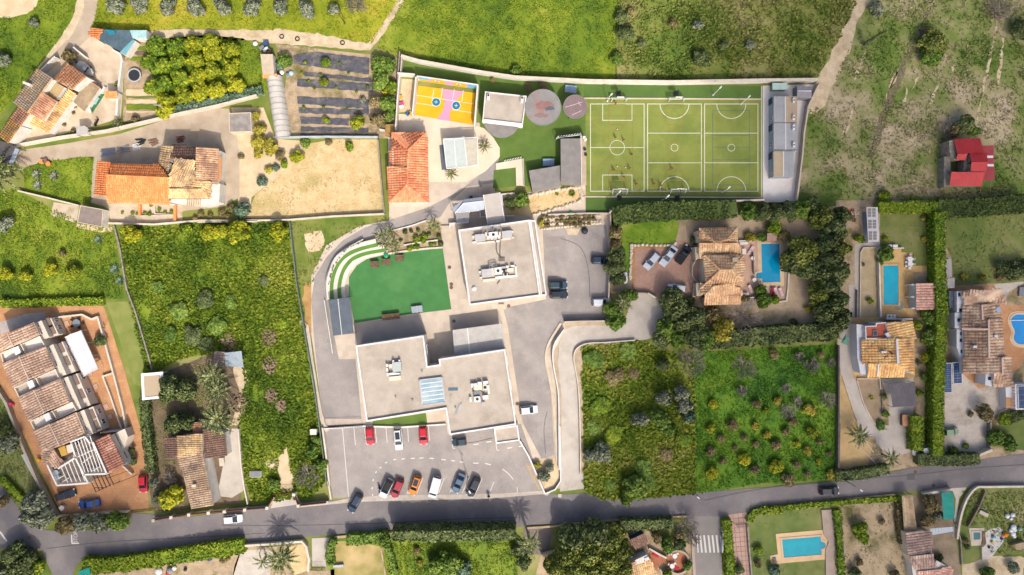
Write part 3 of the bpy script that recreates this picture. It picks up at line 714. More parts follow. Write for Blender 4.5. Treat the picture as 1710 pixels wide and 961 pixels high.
field('straw_field',STR,STRAWB,3)
PT_('dry_garden',[(386,180),(440,180),(460,232),(510,236),(505,250),(470,290),(420,330),(418,364),(395,366),(400,300)],SOILP,2)
MUL=B([(230,285),(400,300),(640,330),(830,350),(1025,375),(1010,890),(240,890),(300,500)])
field('mulch_garden',MUL,SOIL,2)
PT_('bare_earth',D([(330,545),(700,520),(920,505),(860,540),(640,650),(520,800),(460,960),(390,960),(345,600)]),G_SCG,2)
PT_('bare_earth',D([(415,620),(520,600),(545,660),(520,720),(440,740),(412,690)]),SOILP,3,ragged=.3)
PT_('bare_earth',[(510,470),(530,475),(524,540),(520,560),(512,555),(505,500)],mat('orange earth',(206,166,106),(180,140,84),.5,fine=.2),3,ragged=.3)
PT_('terracotta_court',[(-10,512),(172,508),(178,525),(208,620),(236,720),(246,770),(248,850),(102,858),(60,770),(-10,620)],TERC,4)
PT_('mown_strip',I([(680,95),(820,90),(850,180),(960,470),(960,640),(905,640),(860,620),(790,400)]),G_LAWN,3)
PT_('dark_verge',J([(-30,-300),(60,-180),(180,180),(340,560),(330,640),(170,640),(100,500),(0,350),(-30,330)]),G_LWD,1)
PT_('back_garden',T([(105,330),(230,200),(520,90),(660,100),(690,300),(640,480),(650,900),(220,950),(170,900),(130,600)]),SOILD,3)
PT_('concrete_yard',T([(560,660),(600,500),(640,500),(655,700),(665,830),(600,870),(520,860)]),DRIVE,5)
PT_('worn_path',T([(610,170),(665,170),(690,260),(680,360),(640,470),(600,480),(620,400),(640,300),(615,230)]),SAND,5,sm=3)
PT_('villa_garden',[(1016,350),(1040,352),(1240,345),(1400,345),(1414,420),(1412,560),(1110,575),(1080,560),(1108,530),(1080,490),(1020,490)],mat('villa garden soil',(206,184,154),(186,164,136),.4,fine=.18,fsc=3,c3=(110,112,54),sc3=.12,t3=.6),2)
VLG=HH([(90,110),(480,130),(515,180),(490,300),(210,310),(200,520),(90,540)])
field('villa_lawn',VLG,veg('bright lawn',[(70,110,14),(98,134,22),(126,154,36),(160,166,80)],.1,.5),3)
PT_('villa_forecourt',HH([(212,315),(485,315),(500,275),(560,280),(640,300),(660,640),(380,640),(310,610),(212,610)]),TERP,4)
SLF=S([(228,128),(560,100),(640,150),(820,160),(830,900),(560,930),(320,930),(245,890)])
field('overgrown_plot',SLF,G_BUSH,2)
SRF=S([(815,150),(1000,150),(1575,110),(1580,820),(1300,850),(1180,850),(960,890),(825,905)])
field('orchard_plot',SRF,G_DRK,2)
PT_('garden_soil',[(1396,335),(1720,335),(1720,770),(1600,770),(1530,780),(1400,800)],SOIL,1)
PT_('lawn',Q([(430,120),(870,120),(865,560),(690,600),(690,450),(600,440),(600,400),(430,390)]),G_LWD,3)
PT_('lawn',Q([(960,150),(1300,130),(1610,120),(1610,680),(1330,690),(1030,710),(1000,480),(960,400)]),G_LWD,3)
PT_('drive',P([(75,160),(165,160),(165,580),(190,600),(230,740),(300,870),(380,960),(230,960),(160,760),(95,540),(75,480)]),DRIVE,5)
PT_('drive',P([(300,870),(400,890),(400,720),(345,590),(560,580),(560,760),(545,1060),(400,1090),(320,1000)]),DRIVE,6)
PT_('gravel_bed',P([(75,550),(95,545),(160,760),(230,960),(300,1010),(260,1160),(75,1180)]),mat('ochre earth',(222,190,136),(204,172,120),.5,fine=.18,fsc=3),4)
PT_('gravel_bed',P([(190,590),(340,590),(358,830),(310,860),(235,740)]),mat('packed grit',(178,156,128),(162,140,112),.5,fine=.12,fsc=3),7)
PT_('sand_bed',Q([(270,410),(395,410),(405,960),(262,960)]),mat('pebble sand',(206,186,148),(190,170,132),.6,fine=.2,fsc=3),4)
PT_('garden_path',Q([(228,380),(300,360),(430,360),(430,405),(300,405),(268,440),(258,960),(185,960),(180,700),(225,700)]),DRIVE,5)
PT_('pool_terrace',Q([(425,410),(600,410),(600,440),(690,440),(690,548),(840,548),(840,590),(700,600),(700,960),(425,960)]),HON,6)
PT_('house_terrace',V2([(290,140),(590,140),(600,180),(1010,190),(1010,830),(330,840),(310,620)]),HON,6)
PT_('gravel_yard',P([(760,690),(760,560),(1200,540),(1200,790),(1060,830),(1020,960),(1015,1060),(760,1060)]),GRAVEL,4)
PT_('gravel_yard',O([(1150,-80),(1420,-80),(1420,130),(1360,170),(1240,150),(1150,70)]),GRAVEL,5)
PT_('house_terrace',VR([(105,75),(420,70),(440,200),(620,200),(620,520),(570,620),(480,680),(300,760),(190,660),(190,540),(100,530)]),TERC,5)
PT_('garden_path',VR([(400,60),(620,40),(500,110),(470,190),(440,190)]),GRAVEL,6)
PT_('lawn',O([(1425,20),(1660,-60),(1660,160),(1430,130)]),G_LWD,3)
ROAD=[(-10,842),(20,838),(60,884),(120,888),(180,882),(262,866),(330,862),(430,848),(520,838),(620,832),(760,829),(830,826),(905,824),(935,826),(975,824),(1010,832),(1100,830),(1200,820),(1310,812),(1390,806),(1430,802),(1520,782),(1600,772),(1720,756),(1720,812),(1620,814),(1580,816),(1500,822),(1400,834),(1310,848),(1250,856),(1200,864),(1140,864),(1000,872),(905,876),(870,880),(700,884),(620,888),(520,896),(430,906),(300,918),(200,926),(148,932),(128,942),(118,970),(92,970),(70,920),(30,912),(-10,918)]
PT_('road',ROAD,ASPH,9)
PT_('side_road',J([(-30,350),(60,450),(130,540),(230,640),(330,690),(300,760),(-30,780)]),ASPH,10)
PT_('side_street',N([(1020,580),(1250,585),(1245,700),(1255,990),(1085,990),(1050,760),(1060,680)]),mat('side asphalt',(160,154,148),(150,144,140),.3,fine=.06),10)
PT_('grass_plot',M([(200,720),(560,700),(1400,690),(1400,990),(200,990)]),G_LUSH,2)
PT_('dry_garden',M([(225,745),(320,740),(540,780),(555,990),(225,990)]),veg('dry lawn',[(96,104,44),(136,134,66),(176,158,100),(206,180,128)],.1,.4),3)
PT_('dry_garden',WG([(-600,560),(360,640),(500,640),(860,600),(940,900),(1120,900),(1360,880),(1360,1000),(-600,1000)]),SOIL,2)
PT_('straw_bed',WG([(680,640),(860,610),(920,740),(935,900),(760,960),(700,800)]),STRAWB,4)
PT_('gravel_yard',WG([(145,680),(430,665),(520,700),(480,960),(60,960),(80,850)]),GRAVEL,4)
PT_('driveway',WG([(960,540),(1185,530),(1130,680),(1125,860),(965,860)]),DRIVE,11)
PT_('driveway',WG([(545,30),(780,15),(830,150),(490,200)]),DRIVE,11)
PT_('driveway',J([(840,560),(1000,570),(1040,640),(830,650)]),mat('driveway asphalt',(150,144,140),(140,134,132),.4,fine=.07),11)
PT_('yard',N([(60,940),(90,820),(180,800),(400,780),(640,640),(860,700),(1050,760),(1070,990),(60,990)]),SOIL,2)
PT_('rear_lane',N([(-20,655),(150,640),(165,690),(140,790),(90,830),(-20,820)]),mat('lane asphalt',(146,132,124),(132,120,114),.4,fine=.08),8)
PT_('lawn',[(1262,856),(1300,850),(1390,836),(1400,850),(1405,970),(1256,970),(1252,880)],G_LWD,3)
PT_('dry_plot',O([(470,510),(830,490),(880,680),(920,990),(490,990)]),mat('dry plot soil',(204,182,148),(186,164,132),.4,fine=.2,fsc=3,c3=(112,108,58),sc3=.16,t3=.56),3)
PT_('yard',O([(880,450),(1190,420),(1200,700),(1230,800),(1250,990),(920,990)]),mat('yard dirt',(170,152,128),(150,132,108),.5,fine=.2,fsc=3),2)
PT_('grass_plot',O([(1330,400),(1660,400),(1660,820),(1560,830),(1240,900),(1230,740)]),G_LWD,3)
PT_('bare_earth',O([(1260,900),(1400,850),(1560,830),(1660,850),(1660,990),(1250,990)]),SAND,4,ragged=.4)
PT_('lane',O([(1185,395),(1290,390),(1235,470),(1205,720),(1195,710),(1215,470)]),GRAVEL,8)
PT_('school_yard',[(664,205),(800,205),(832,250),(826,320),(850,326),(975,310),(1020,345),(1020,380),(1008,500),(940,530),(920,600),(930,760),(908,824),(580,830),(556,826),(540,700),(520,560),(520,460),(545,410),(600,378),(650,368),(650,330),(648,230)],PAVE,5)
PT_('school_lane',[(830,246),(812,282),(770,318),(716,346),(656,366),(610,380),(572,402),(545,430),(526,462),(520,500),(524,560),(532,640),(538,700),(604,700),(594,600),(566,600),(558,560),(550,520),(548,490),(552,455),(565,430),(590,410),(640,392),(700,374),(736,362),(750,340),(780,312),(826,306),(834,262)],ASPL,6)
PT_('parking_lot',[(541,712),(745,706),(748,726),(870,708),(908,820),(850,824),(760,826),(620,830),(556,832),(548,780)],ASPL,7)
PT_('east_parking',[(906,382),(940,378),(1012,376),(1018,430),(1013,533),(943,537),(912,590),(920,660),(926,760),(905,768),(872,705),(848,545),(840,515),(912,500)],ASPL,8)
PT_('playing_yard_turf',E([(150,40),(690,150),(1290,210),(1650,215),(1650,1010),(1560,1010),(1070,1010),(860,930),(890,760),(820,620),(740,560),(720,240),(150,165)]),TURF3,9)
PT_('pitch_turf',F([(70,85),(1222,90),(1222,848),(600,870),(240,930),(70,925)]),TURF2,10)
PT_('turf_verge',F([(60,85),(1222,92),(1222,178),(60,172)]),mat('dark verge turf',(94,126,56),(88,118,52),.4,fine=.05,fsc=5),11)
PT_('turf_verge',F([(70,824),(1222,824),(1222,850),(600,872),(240,930),(70,925)]),mat('dark verge turf',(104,146,66)),11)
PT_('container_yard',CT([(62,62),(460,50),(380,230),(350,540),(300,950),(62,950)]),mat('white concrete',(252,246,242),(242,234,228),.4,fine=.06),11)
PT_('turf_lawn',K([(345,430),(400,350),(470,305),(620,268),(1000,225),(1060,655),(770,690),(385,752),(345,570)]),TURF,9,sm=0)
PT_('rockery',G([(470,140),(660,125),(1010,65),(1060,100),(1070,160),(680,285),(470,270)]),STRAWB,9)
PT_('paved_ramp',G([(680,285),(1085,130),(1090,255),(800,275),(700,320)]),PAVE,10)
PT_('planted_bank',PL([(60,600),(480,490),(640,470),(690,780),(60,860),(40,760)]),SOIL,10)
PT_('paved_court',E([(118,460),(235,465),(690,545),(770,570),(840,640),(890,720),(890,790),(780,900),(640,980),(330,980),(330,620),(118,600)]),PAVP,10)
PT_('forecourt_painted_shade',K([(385,752),(830,690),(880,830),(390,905)]),mat('court slab in painted shade',(196,184,172),(186,174,164),.4,fine=.06),10)  # cast shadow of the south block, painted as darker paving
PT_('service_court_shade',K([(1045,700),(1380,650),(1390,755),(1070,800)]),mat('court slab in painted shade',(196,184,172)),10)  # shadow of the covered walkway painted onto the paving
PT_('asphalt_repair',G([(770,440),(930,430),(940,500),(785,525)]),mat('old asphalt patch',(170,160,154),(160,150,146),.4,fine=.07),12)
PT_('sand_heap_ground',G([(940,385),(1060,370),(1020,430),(960,420)]),SAND,13,ragged=.2)
PT_('access_lane',GT([(370,310),(450,275),(570,262),(800,262),(1100,240),(1290,80),(1330,200),(1250,360),(1081,405),(760,425),(580,440),(500,480),(465,560),(480,680),(510,860),(520,1080),(560,1500),(570,1900),(330,1930),(345,1400),(345,961),(310,640),(320,460)]),DRIVE,10)
PT_('access_lane',[(1080,490),(1100,505),(1108,530),(1098,556),(1074,568),(1040,560),(1050,515),(1062,490)],DRIVE,11,sm=4)
PT_('pavement',M([(200,490),(320,465),(530,448),(1180,440),(1400,430),(1580,430),(1640,375),(1655,385),(1590,450),(1560,440),(1230,468),(700,480),(360,490),(0,525),(0,505)]),mat('pavement slabs',(216,204,190),(204,192,180),.4,fine=.06,brick=(.8,.8,.04,.85)),12)
PT_('stony_verge',GT([(370,225),(800,215),(800,285),(560,275),(450,300),(350,400),(312,500),(310,640),(345,961),(345,1400),(330,1900),(300,1900),(318,1300),(300,940),(268,690),(250,540),(280,430)]),mat('stony verge',(206,186,160),(186,166,140),.7,fine=.15),3)
PT_('stony_verge',GT([(192,540),(372,230),(380,310),(260,540),(270,690),(320,1000),(325,1700),(280,1700),(200,650)]),KERB,4)
PT_('turf_strip',L([(470,552),(812,500),(822,574),(470,580)]),TURF3,13)
PT_('verge',N([(36,215),(195,205),(207,340),(175,400),(118,428)]),SOILP,13)
SEAM=mat('tar seam',(104,99,100),None,fine=.1)
for i,p in enumerate((O([(-400,480),(0,400),(500,350),(900,320),(1300,275),(1660,250)]),M([(-500,640),(0,640),(600,622),(1000,600),(1400,590)]),J([(300,790),(700,745),(1200,720),(1700,690)]),L([(1590,490),(1570,600),(1580,760)]),L([(1010,690),(1100,690),(1240,660)]),G([(900,450),(1050,520),(1110,700),(1120,900)]))):RIB(xy(SML(p,5)),.12,.0585,.0595+i*.0002).BD('road_seam',SEAM,None,None,'structure')
# ------------------------------------------------------------------ grass and growth standing on the ground
SCT('meadow_grass',NWF,9,G_LUSH,'fresh green meadow grass left of the sandy lane','grass',.2,.5,holes=[A([(-60,-30),(262,-30),(235,40),(170,95),(60,112),(-60,116)])],seed=2)
SCT('grove_grass',OGR,8,G_YEL,'yellow green grass between the olive trees at the top','grass',.2,.5,seed=3)
SCT('hay_grass',MIDF,9,G_LUSH,'rough green meadow grass above the playground wall','grass',.2,.55,seed=4,csize=4)
SCT('scrub_growth',SCF,8,G_SCG,'tangled olive brown scrub above the sports pitch','scrub',.25,.9,hs=.75,seed=5,csize=4,clump=.7)
SCT('terrace_scrub',NEF,6.5,G_SCR,'patchy green and brown scrub on the old terraces','scrub',.2,.7,seed=6,clump=.8,csize=4,holes=[RD([(940,220),(1390,220),(1390,660),(940,660)]),RR([(590,-30),(670,-30),(600,130),(480,420),(380,690),(250,700),(400,370),(540,100)])])
SCT('bed_grass',C([(160,190),(300,150),(600,122),(588,330),(580,430),(520,425),(300,372),(150,340)]),9,G_LUSH,'rough green grass in the bed left of the country house','grass',.2,.5,seed=25)
SCT('left_grass',LFF,9,G_LUSH,'dense green grass in the plot left of the track wall','grass',.25,.6,seed=7)
SCT('wild_growth',MDF,11,G_LUSH,'tall lush wild growth filling the field beside the school lane','grass',.3,.95,hs=.75,seed=8,csize=4,holes=[T([(845,650),(905,590),(915,720),(930,825),(860,825),(850,740)])])
SCT('straw_tufts',STR,5,G_STR,'dry straw tufts on the bare field left of the red roofed house','straw',.12,.35,seed=9,clump=.8)
SCT('orchard_weeds',ORC,8,G_LUSH,'green weeds under the citrus orchard','grass',.2,.5,seed=10)
SCT('bank_growth',D([(330,545),(700,520),(920,505),(860,540),(640,650),(520,800),(460,960),(390,960),(345,600)]),5,G_SCG,'sparse weeds on the bank outside the curved school lane','grass',.15,.5,seed=12,clump=.9)
SCT('tangled_growth',SLF,11,G_BUSH,'tangled yellow green bushes filling the overgrown plot','scrub',.35,1.2,hs=.75,seed=13,csize=3.5,clump=.5)
SCT('orchard_grass_tufts',SRF,11,G_DRK,'deep green grass under the young orchard trees','grass',.2,.55,seed=14)
SCT('villa_grass',VLG,7,MATS['bright lawn'],'bright lawn grass beside the villa forecourt','grass',.12,.3,seed=15)
SCT('verge_grass',J([(-30,-300),(60,-180),(180,180),(340,560),(330,640),(170,640),(100,500),(0,350),(-30,330)]),8,G_LWD,'dull grass between the townhouses and the side road','grass',.2,.5,seed=16)
SCT('plot_grass',M([(570,760),(1400,740),(1400,990),(560,990)]),9,G_LUSH,'bright grass behind the tall hedge south of the road','grass',.2,.6,seed=17)
SCT('weed_grass',O([(1240,420),(1660,420),(1660,820),(1440,820),(1400,640),(1240,640)]),8,G_SCG,'green weeds in the cluttered garden at the lower right','grass',.2,.5,seed=18)
SCT('lawn_grass',Q([(430,120),(870,120),(865,560),(690,600),(690,450),(600,440),(600,400),(430,390)]),5,G_LWD,'short lawn grass above the honey coloured pool terrace','grass',.1,.25,seed=19)
SCT('lawn_weeds',Q([(960,150),(1300,130),(1610,120),(1610,680),(1330,690),(1030,710),(1000,480),(960,400)]),5,G_LWD,'patchy lawn grass in the upper right garden','grass',.1,.35,seed=20)
SCT('dry_plot_weeds',O([(470,510),(830,490),(880,680),(920,990),(490,990)]),4,G_SCR,'dry weeds on the bare plot beside the lower right pool','weeds',.12,.4,seed=21,clump=1)
SCT('rockery_straw',G([(660,130),(1010,70),(1050,110),(680,270)]),8,G_STR,'dry straw growth on the rockery below the grey sheds','straw',.12,.35,seed=22)
SCT('lawn_turf',[(1262,858),(1390,838),(1400,850),(1402,970),(1256,970)],5,G_LWD,'mown lawn around the lower right pool','grass',.1,.25,seed=23,holes=[O([(20,660),(450,540),(460,890),(20,890)])])
SCT('backyard_weeds',T([(105,330),(230,200),(520,90),(640,480),(650,900),(220,950),(130,600)]),6,G_SCG,'weeds around the old cottage behind the road wall','weeds',.15,.5,seed=24,clump=.8,holes=[T([(240,480),(660,480),(660,900),(380,930)])])
# ------------------------------------------------------------------ the school
RGRAV=mat('roof gravel',(206,193,177),(194,181,165),.5,fine=.14,fsc=6,c3=(180,166,150),sc3=.16,t3=.57)
PARA=mat('white parapet',(255,250,250),(236,230,226),.8,fine=.06)
CORR=mat('grey corrugated sheet',(160,154,150),(146,140,136),.8,rough=.6,fine=.1,fsc=5)
CORRL=mat('light corrugated sheet',(206,202,196),(194,188,180),.8,rough=.6,fine=.06)
SLATE=mat('slate blue sheet',(112,122,134),(102,112,124),.6,rough=.5,fine=.06)
def SHR_(t,quad,m,ribs,th=.08,name='roof',rib=.06,part='rib'):
 """sheet roof over four 3-D corners a b c d; ribs run a->d / b->c"""
 a,b,c,d=[VC(p)for p in quad];mb=MB();up=VC((0,0,th))
 mb.v=[tuple(p)for p in(a,b,c,d)]+[tuple(p-up)for p in(a,b,c,d)]
 mb.f=[(0,1,2,3),(7,6,5,4),(0,4,5,1),(1,5,6,2),(2,6,7,3),(3,7,4,0)];mb.m=[0]*6
 o=mb.BD(name,m,t);r=MB()
 for i in range(ribs+1):r.br(a.lerp(b,i/ribs)+VC((0,0,rib)),d.lerp(c,i/ribs)+VC((0,0,rib)),.1,rib)
 r.BD(part,m,o,None,'stuff');return o
def PO_(t,pts,r=.07,m=None,name='post'):
 for p in pts:MB().tb((p[0],p[1],0),p,r,r,6).BD(name,m or GM,t)
t=TH('school_building','flat gravel roofed white school building north of its twin','building',ctr(G([(450,640)])))
NQ=G([(115,385),(660,308),(745,890),(200,962)])
flat(t,U,NQ,5.0,WW,RGRAV,.5,.32,PARA)
q=xy(G([(662,309),(706,312),(792,885),(748,889)]),4.6)
MB().PRI(q,0,4.1).BD('wall',WW,t,'low strip along the east side');MB().PRI(INP(q,.3),4.103,4.14).BD('roof',RGRAV,t);RIB(INP(q,.14),.28,4.102,4.6,closed=True).BD('parapet',PARA,t)
def roof_plant(T_,dx,z,boxes,frames,grp,lbl,ducts=()):
 """plant on a flat roof: boxes (u0, v0, u1, v1, height, material, name)"""
 b0=boxes[0];c=W(*T_((b0[0]+b0[2])/2,(b0[1]+b0[3])/2),z);t=TH('air_conditioning_plant',lbl,'air conditioner',(c[0],c[1],z),0,grp)
 for u0,v0,u1,v1,h,m,nm in boxes:
  sk_=(v1-v0)*0;a=dx*(u1-u0);q=[W(*T_(u,v),z+h)[:2]for u,v in((u0,v0),(u1,v0+a),(u1+dx*-(v1-v0),v1+a),(u0-dx*(v1-v0),v1))]
  o=MB().PRI(q,z,z+h).BD(nm,m,t)
  if nm in('condenser',):
   cx=sum(p[0]for p in q)/4;cy=sum(p[1]for p in q)/4;MB().tb((cx,cy,z+h),(cx,cy,z+h+.05),.3,.3,12).BD('fan_grille',DM,o)
 for pts in frames:
  m_=MB();p3=[VC(W(*T_(u,v),z+h))+VC((0,0,0))for u,v,h in pts]
  for i in range(len(p3)-1):m_.tb(p3[i],p3[i+1],.09,.09,6)
  for p in p3:m_.tb((p.x,p.y,z),p,.05,.05,5)
  m_.BD('duct',GM,t)
 for pts in ducts:
  m_=MB();p3=[VC(W(*T_(u,v),z+.12))for u,v in pts]
  for i in range(len(p3)-1):m_.tb(p3[i],p3[i+1],.07,.07,5)
  m_.BD('pipe',DM,t)
HG=mat('plant housing',(206,204,204),(196,194,194),1,fine=.05);CRM=mat('cream housing',(244,228,206),None,fine=.05);LGT=mat('plant white',(246,244,240),None,fine=.04)
roof_plant(NB,-.11,5.04,[(85,222,200,305,1.0,HG,'housing'),(396,183,512,268,1.0,HG,'housing'),(60,235,82,262,.5,LGT,'cowl'),(62,300,110,318,.35,LGT,'cowl'),(508,180,528,196,.5,LGT,'cowl'),(512,248,536,262,.4,LGT,'cowl'),(246,196,350,258,.9,LGT,'condenser'),(226,235,248,272,.5,LGT,'cowl'),(352,225,374,262,.6,LGT,'cowl'),(205,196,226,240,.8,CRM,'filter_box'),(362,190,384,232,.8,CRM,'filter_box'),(270,258,300,280,.5,CRM,'filter_box'),(305,256,340,282,.4,HG,'filter_box'),(112,312,330,330,.3,CRM,'plinth'),(390,272,500,286,.3,CRM,'plinth'),(318,290,372,308,.3,LGT,'cowl')],[[(178,205,1.1),(185,165,1.1),(280,150,1.1),(288,185,1.1)],[(300,175,1.1),(303,143,1.1),(390,130,1.1),(394,175,1.1)],[(215,178,.9),(300,160,.9)]],'rooftop plant on the two school roofs','twin grey housings with white ducts at the top of the north roof',[[(335,300),(334,380),(345,430),(372,470)],[(380,300),(378,370),(375,450),(390,500)],[(400,480),(398,530)]])
roof_plant(NB,-.11,5.04,[(165,622,275,715,1.0,HG,'housing'),(135,640,160,658,.5,LGT,'cowl'),(146,706,168,720,.4,LGT,'cowl'),(310,602,392,680,.9,LGT,'condenser'),(392,588,440,612,.6,HG,'cowl'),(445,578,476,602,.8,LGT,'cowl'),(500,572,544,590,.8,LGT,'cowl'),(400,628,450,650,.8,LGT,'condenser'),(415,668,462,690,.8,LGT,'condenser'),(456,610,530,650,.35,CRM,'plinth'),(275,605,306,690,.5,CRM,'filter_box'),(180,735,320,766,.35,CRM,'plinth'),(322,704,488,730,.35,LGT,'plinth'),(546,585,564,708,.35,LGT,'plinth'),(490,690,560,712,.35,LGT,'plinth')],[[(256,612,1.0),(258,568,1.0),(335,552,1.0),(345,590,1.0)],[(275,590,.9),(330,575,.9)]],'rooftop plant on the two school roofs','grey housing with cream boxes in the middle of the north roof',[[(390,660),(392,640),(420,615),(450,620),(470,660),(490,700)],[(375,745),(345,785)]])
c=W(*NB(80,838),5.3);m_=MB().bll((c[0],c[1],5.06),.52,12,8,sz=.8);SOL_(m_,'roof_dome',LGT,'small white domed vent on the left of the north school roof','roof vent',None,(c[0],c[1],5.04),True)
c=W(*NB(398,505),5.3);t=TH('cable_drum','small dark metal drum between the two roof plants','pipe drum',(c[0],c[1],5.04));m_=MB()
for i in range(5):m_.tb((c[0]-.5+.25*i,c[1]-.35,5.3),(c[0]-.5+.25*i,c[1]+.35,5.3),.08,.08,5)
m_.BD('pipes',mat('rusty pipe',(140,116,104),None,fine=.2),t);MB().bx((c[0],c[1],5.05),(1.2,.8,.2)).BD('base',GM,t)
t=TH('school_building','large flat gravel roofed white school block with a skylight beside the parking','building',ctr(L([(900,380)])))
SQ=L([(360,68),(797,2),(822,200),(900,188),(893,154),(1320,90),(1392,575),(965,642),(938,474),(430,556)])
flat(t,U,SQ,5.0,WW,RGRAV,.5,.3,PARA)
q=flat(t,L,[(1247,600),(1400,578),(1415,677),(1262,698)],3.4,WW,RGRAV,.3,.28,PARA,lbl='lower entrance porch roof')
t2=TH('skylight','long glazed skylight of six bluish strips in the gravel roof','skylight',(*W(*SK(710,420),5.1)[:2],5.04))
SKG=mat('skylight glass',(150,184,200),(196,214,220),.5,rough=.12,fine=.05,spec=.7);a0,a1,b1,b0=[VC(W(*SK(u,v),5.5))for u,v in((545,275),(838,238),(885,560),(582,605))]
MB().PRI([p[:2]for p in(a0,a1,b1,b0)],5.03,5.4).BD('curb',LGT,t2)
for i in range(6):
 f0,f1=(i+.14)/6,(i+.86)/6;q=[a0.lerp(b0,f0).lerp(a1.lerp(b1,f0),.04),a0.lerp(b0,f0).lerp(a1.lerp(b1,f0),.96),a0.lerp(b0,f1).lerp(a1.lerp(b1,f1),.96),a0.lerp(b0,f1).lerp(a1.lerp(b1,f1),.04)]
 MB().PRI([p[:2]for p in q],5.402,5.45).BD('pane',SKG,t2)
for s0,s1 in((a0,b0),(a1,b1),(a0,a1),(b0,b1)):MB().br(s0+VC((0,0,.02)),s1+VC((0,0,.02)),.25,.12).BD('frame',HG,t2)
roof_plant(SK,-.1,5.04,[(190,45,305,170,.9,mat('sage housing',(196,206,200),None,fine=.06),'housing'),(145,70,190,115,.8,CRM,'filter_box'),(112,65,134,108,.8,LGT,'cowl'),(115,120,138,165,.8,LGT,'cowl'),(122,180,142,225,.8,LGT,'cowl'),(150,180,300,212,.35,LGT,'plinth'),(150,230,305,285,.4,CRM,'plinth'),(195,18,215,38,.9,LGT,'cowl'),(275,10,297,28,.9,LGT,'cowl')],[[(150,180,.5),(205,172,.5),(300,180,.5),(302,215,.5)]],'rooftop plant on the two school roofs','small plant with a sage green lid on the left of the south roof',[[(150,110),(150,220)],[(205,212),(300,180)]])
roof_plant(SK,-.1,5.04,[(1215,320,1240,370,.9,LGT,'cowl'),(1245,318,1295,345,.9,LGT,'cowl'),(1302,300,1355,335,.9,LGT,'cowl'),(1372,290,1435,325,.9,LGT,'cowl'),(1255,340,1355,410,.4,CRM,'plinth'),(1370,330,1420,410,.5,mat('pale plant',(226,224,206),None,fine=.1),'condenser'),(1245,420,1350,470,.3,GM,'plinth'),(1195,495,1220,560,.7,LGT,'cowl'),(1255,490,1335,560,.7,LGT,'condenser'),(1365,475,1438,525,.6,LGT,'cowl'),(1425,340,1450,450,.4,LGT,'plinth'),(1352,560,1395,610,.5,HG,'cowl')],[[(1345,515,.6),(1375,560,.6)]],'rooftop plant on the two school roofs','cluttered white plant on the right of the south roof',[[(1260,380),(1300,440)],[(1320,390),(1380,440),(1420,360)],[(1235,370),(1250,480)]])
q=[W(*SK(u,v),5.1)[:2]for u,v in((922,375),(1046,372),(1048,408),(922,412))];SOL_(MB().PRI(q,5.05,5.12),'roof_panel',mat('blue panel',(92,126,146),None,rough=.3,fine=.05),'single teal blue panel lying right of the skylight','panel')
for i,(a,b)in enumerate((((1005,735),(1070,568)),((1030,730),(1098,570)),((1015,715),(1090,575)),((958,470),(965,605)))):
 p,r_=VC(W(*SK(*a),5.1)),VC(W(*SK(*b),5.1));p.z=r_.z=5.12+.05*i;SOL_(MB().br(p,r_,.16,.06),'metal_rail',HG,('loose grey metal rail lying crosswise on the south roof' if i<3 else 'straight grey rail lying below the teal roof panel'),'rail','loose rails on the south roof' if i<3 else None)
for u,v in((458,530),(1017,628),(583,155),(240,490)):
 c=W(*SK(u,v),5.1);SOL_(MB().tb((c[0],c[1],5.04),(c[0],c[1],5.3),.12,.1,8).tb((c[0],c[1],5.3),(c[0],c[1],5.36),.17,.17,8),'vent_pipe',GM,'small vent pipe sticking out of the south gravel roof','vent pipe','vent pipes on the south roof',(c[0],c[1],5.04))
for b_,pl_ in((bpy.data.objects['school_building'],NQ),(t,SQ)):
 q=xy(pl_,5.5);q=q if sum(q[i-1][0]*q[i][1]-q[i][0]*q[i-1][1]for i in range(len(q)))>0 else q[::-1]
 for i in range(len(q)):
  a,b=VC(q[i-1]),VC(q[i]);d=b-a;n=int(d.length/4)
  for j in range(n):p=a.lerp(b,(j+.5)/n);WIN(b_,(p.x,p.y,1.3),2.2,1.6,atan2(-d.x,d.y))
t=TH('covered_walkway','pale ribbed canopy joined to the north edge of the south block','canopy',ctr(L([(1150,80)])))
qd=[W(*K(u,v),3.3)for u,v in((1070,800),(1408,755),(1436,935),(1085,985))];SHR_(t,qd,CORRL,16);PO_(t,[p for p in qd]);MB().br(VC(qd[0]).lerp(VC(qd[1]),.3)+VC((0,0,.1)),VC(qd[3]).lerp(VC(qd[2]),.3)+VC((0,0,.1)),.2,.08).BD('gutter',LGT,t)
t=TH('lean_to_shelter','slate blue two panel shelter at the lower left of the artificial lawn','shelter',ctr(K([(290,700)])))
a,b,c,d=[W(*K(u,v),2.9)for u,v in((203,590),(348,572),(380,822),(238,840))];m1=VC(a).lerp(VC(b),.46);m2=VC(d).lerp(VC(c),.42)
SHR_(t,[a,m1,m2,d],SLATE,8);SHR_(t,[m1+VC((.05,0,.1)),VC(b)+VC((0,0,.1)),VC(c)+VC((0,0,.1)),m2+VC((.05,0,.1))],SLATE,9);PO_(t,[a,b,c,d]);MB().br(m1+VC((0,0,.2)),m2+VC((0,0,.2)),.12,.05).BD('ridge',LGT,t)
t=TH('entrance_canopy','flat concrete canopy roof running up from the north building to the ramp','canopy',ctr(ST([(1000,600)])))
qd=[W(*ST(u,v),3.6)for u,v in((808,312),(1135,262),(1240,855),(895,905))];MB().PRI([p[:2]for p in qd],3.3,3.6).BD('roof',mat('canopy slab',(212,202,192),(204,194,184),.6,fine=.05),t);RIB([p[:2]for p in(qd[0],qd[3])],.16,3.602,3.75).BD('upstand',PARA,t);RIB([p[:2]for p in(qd[1],qd[2])],.16,3.602,3.75).BD('upstand',PARA,t);PO_(t,[(p[0],p[1],3.3)for p in qd],.15,CONC,'column')
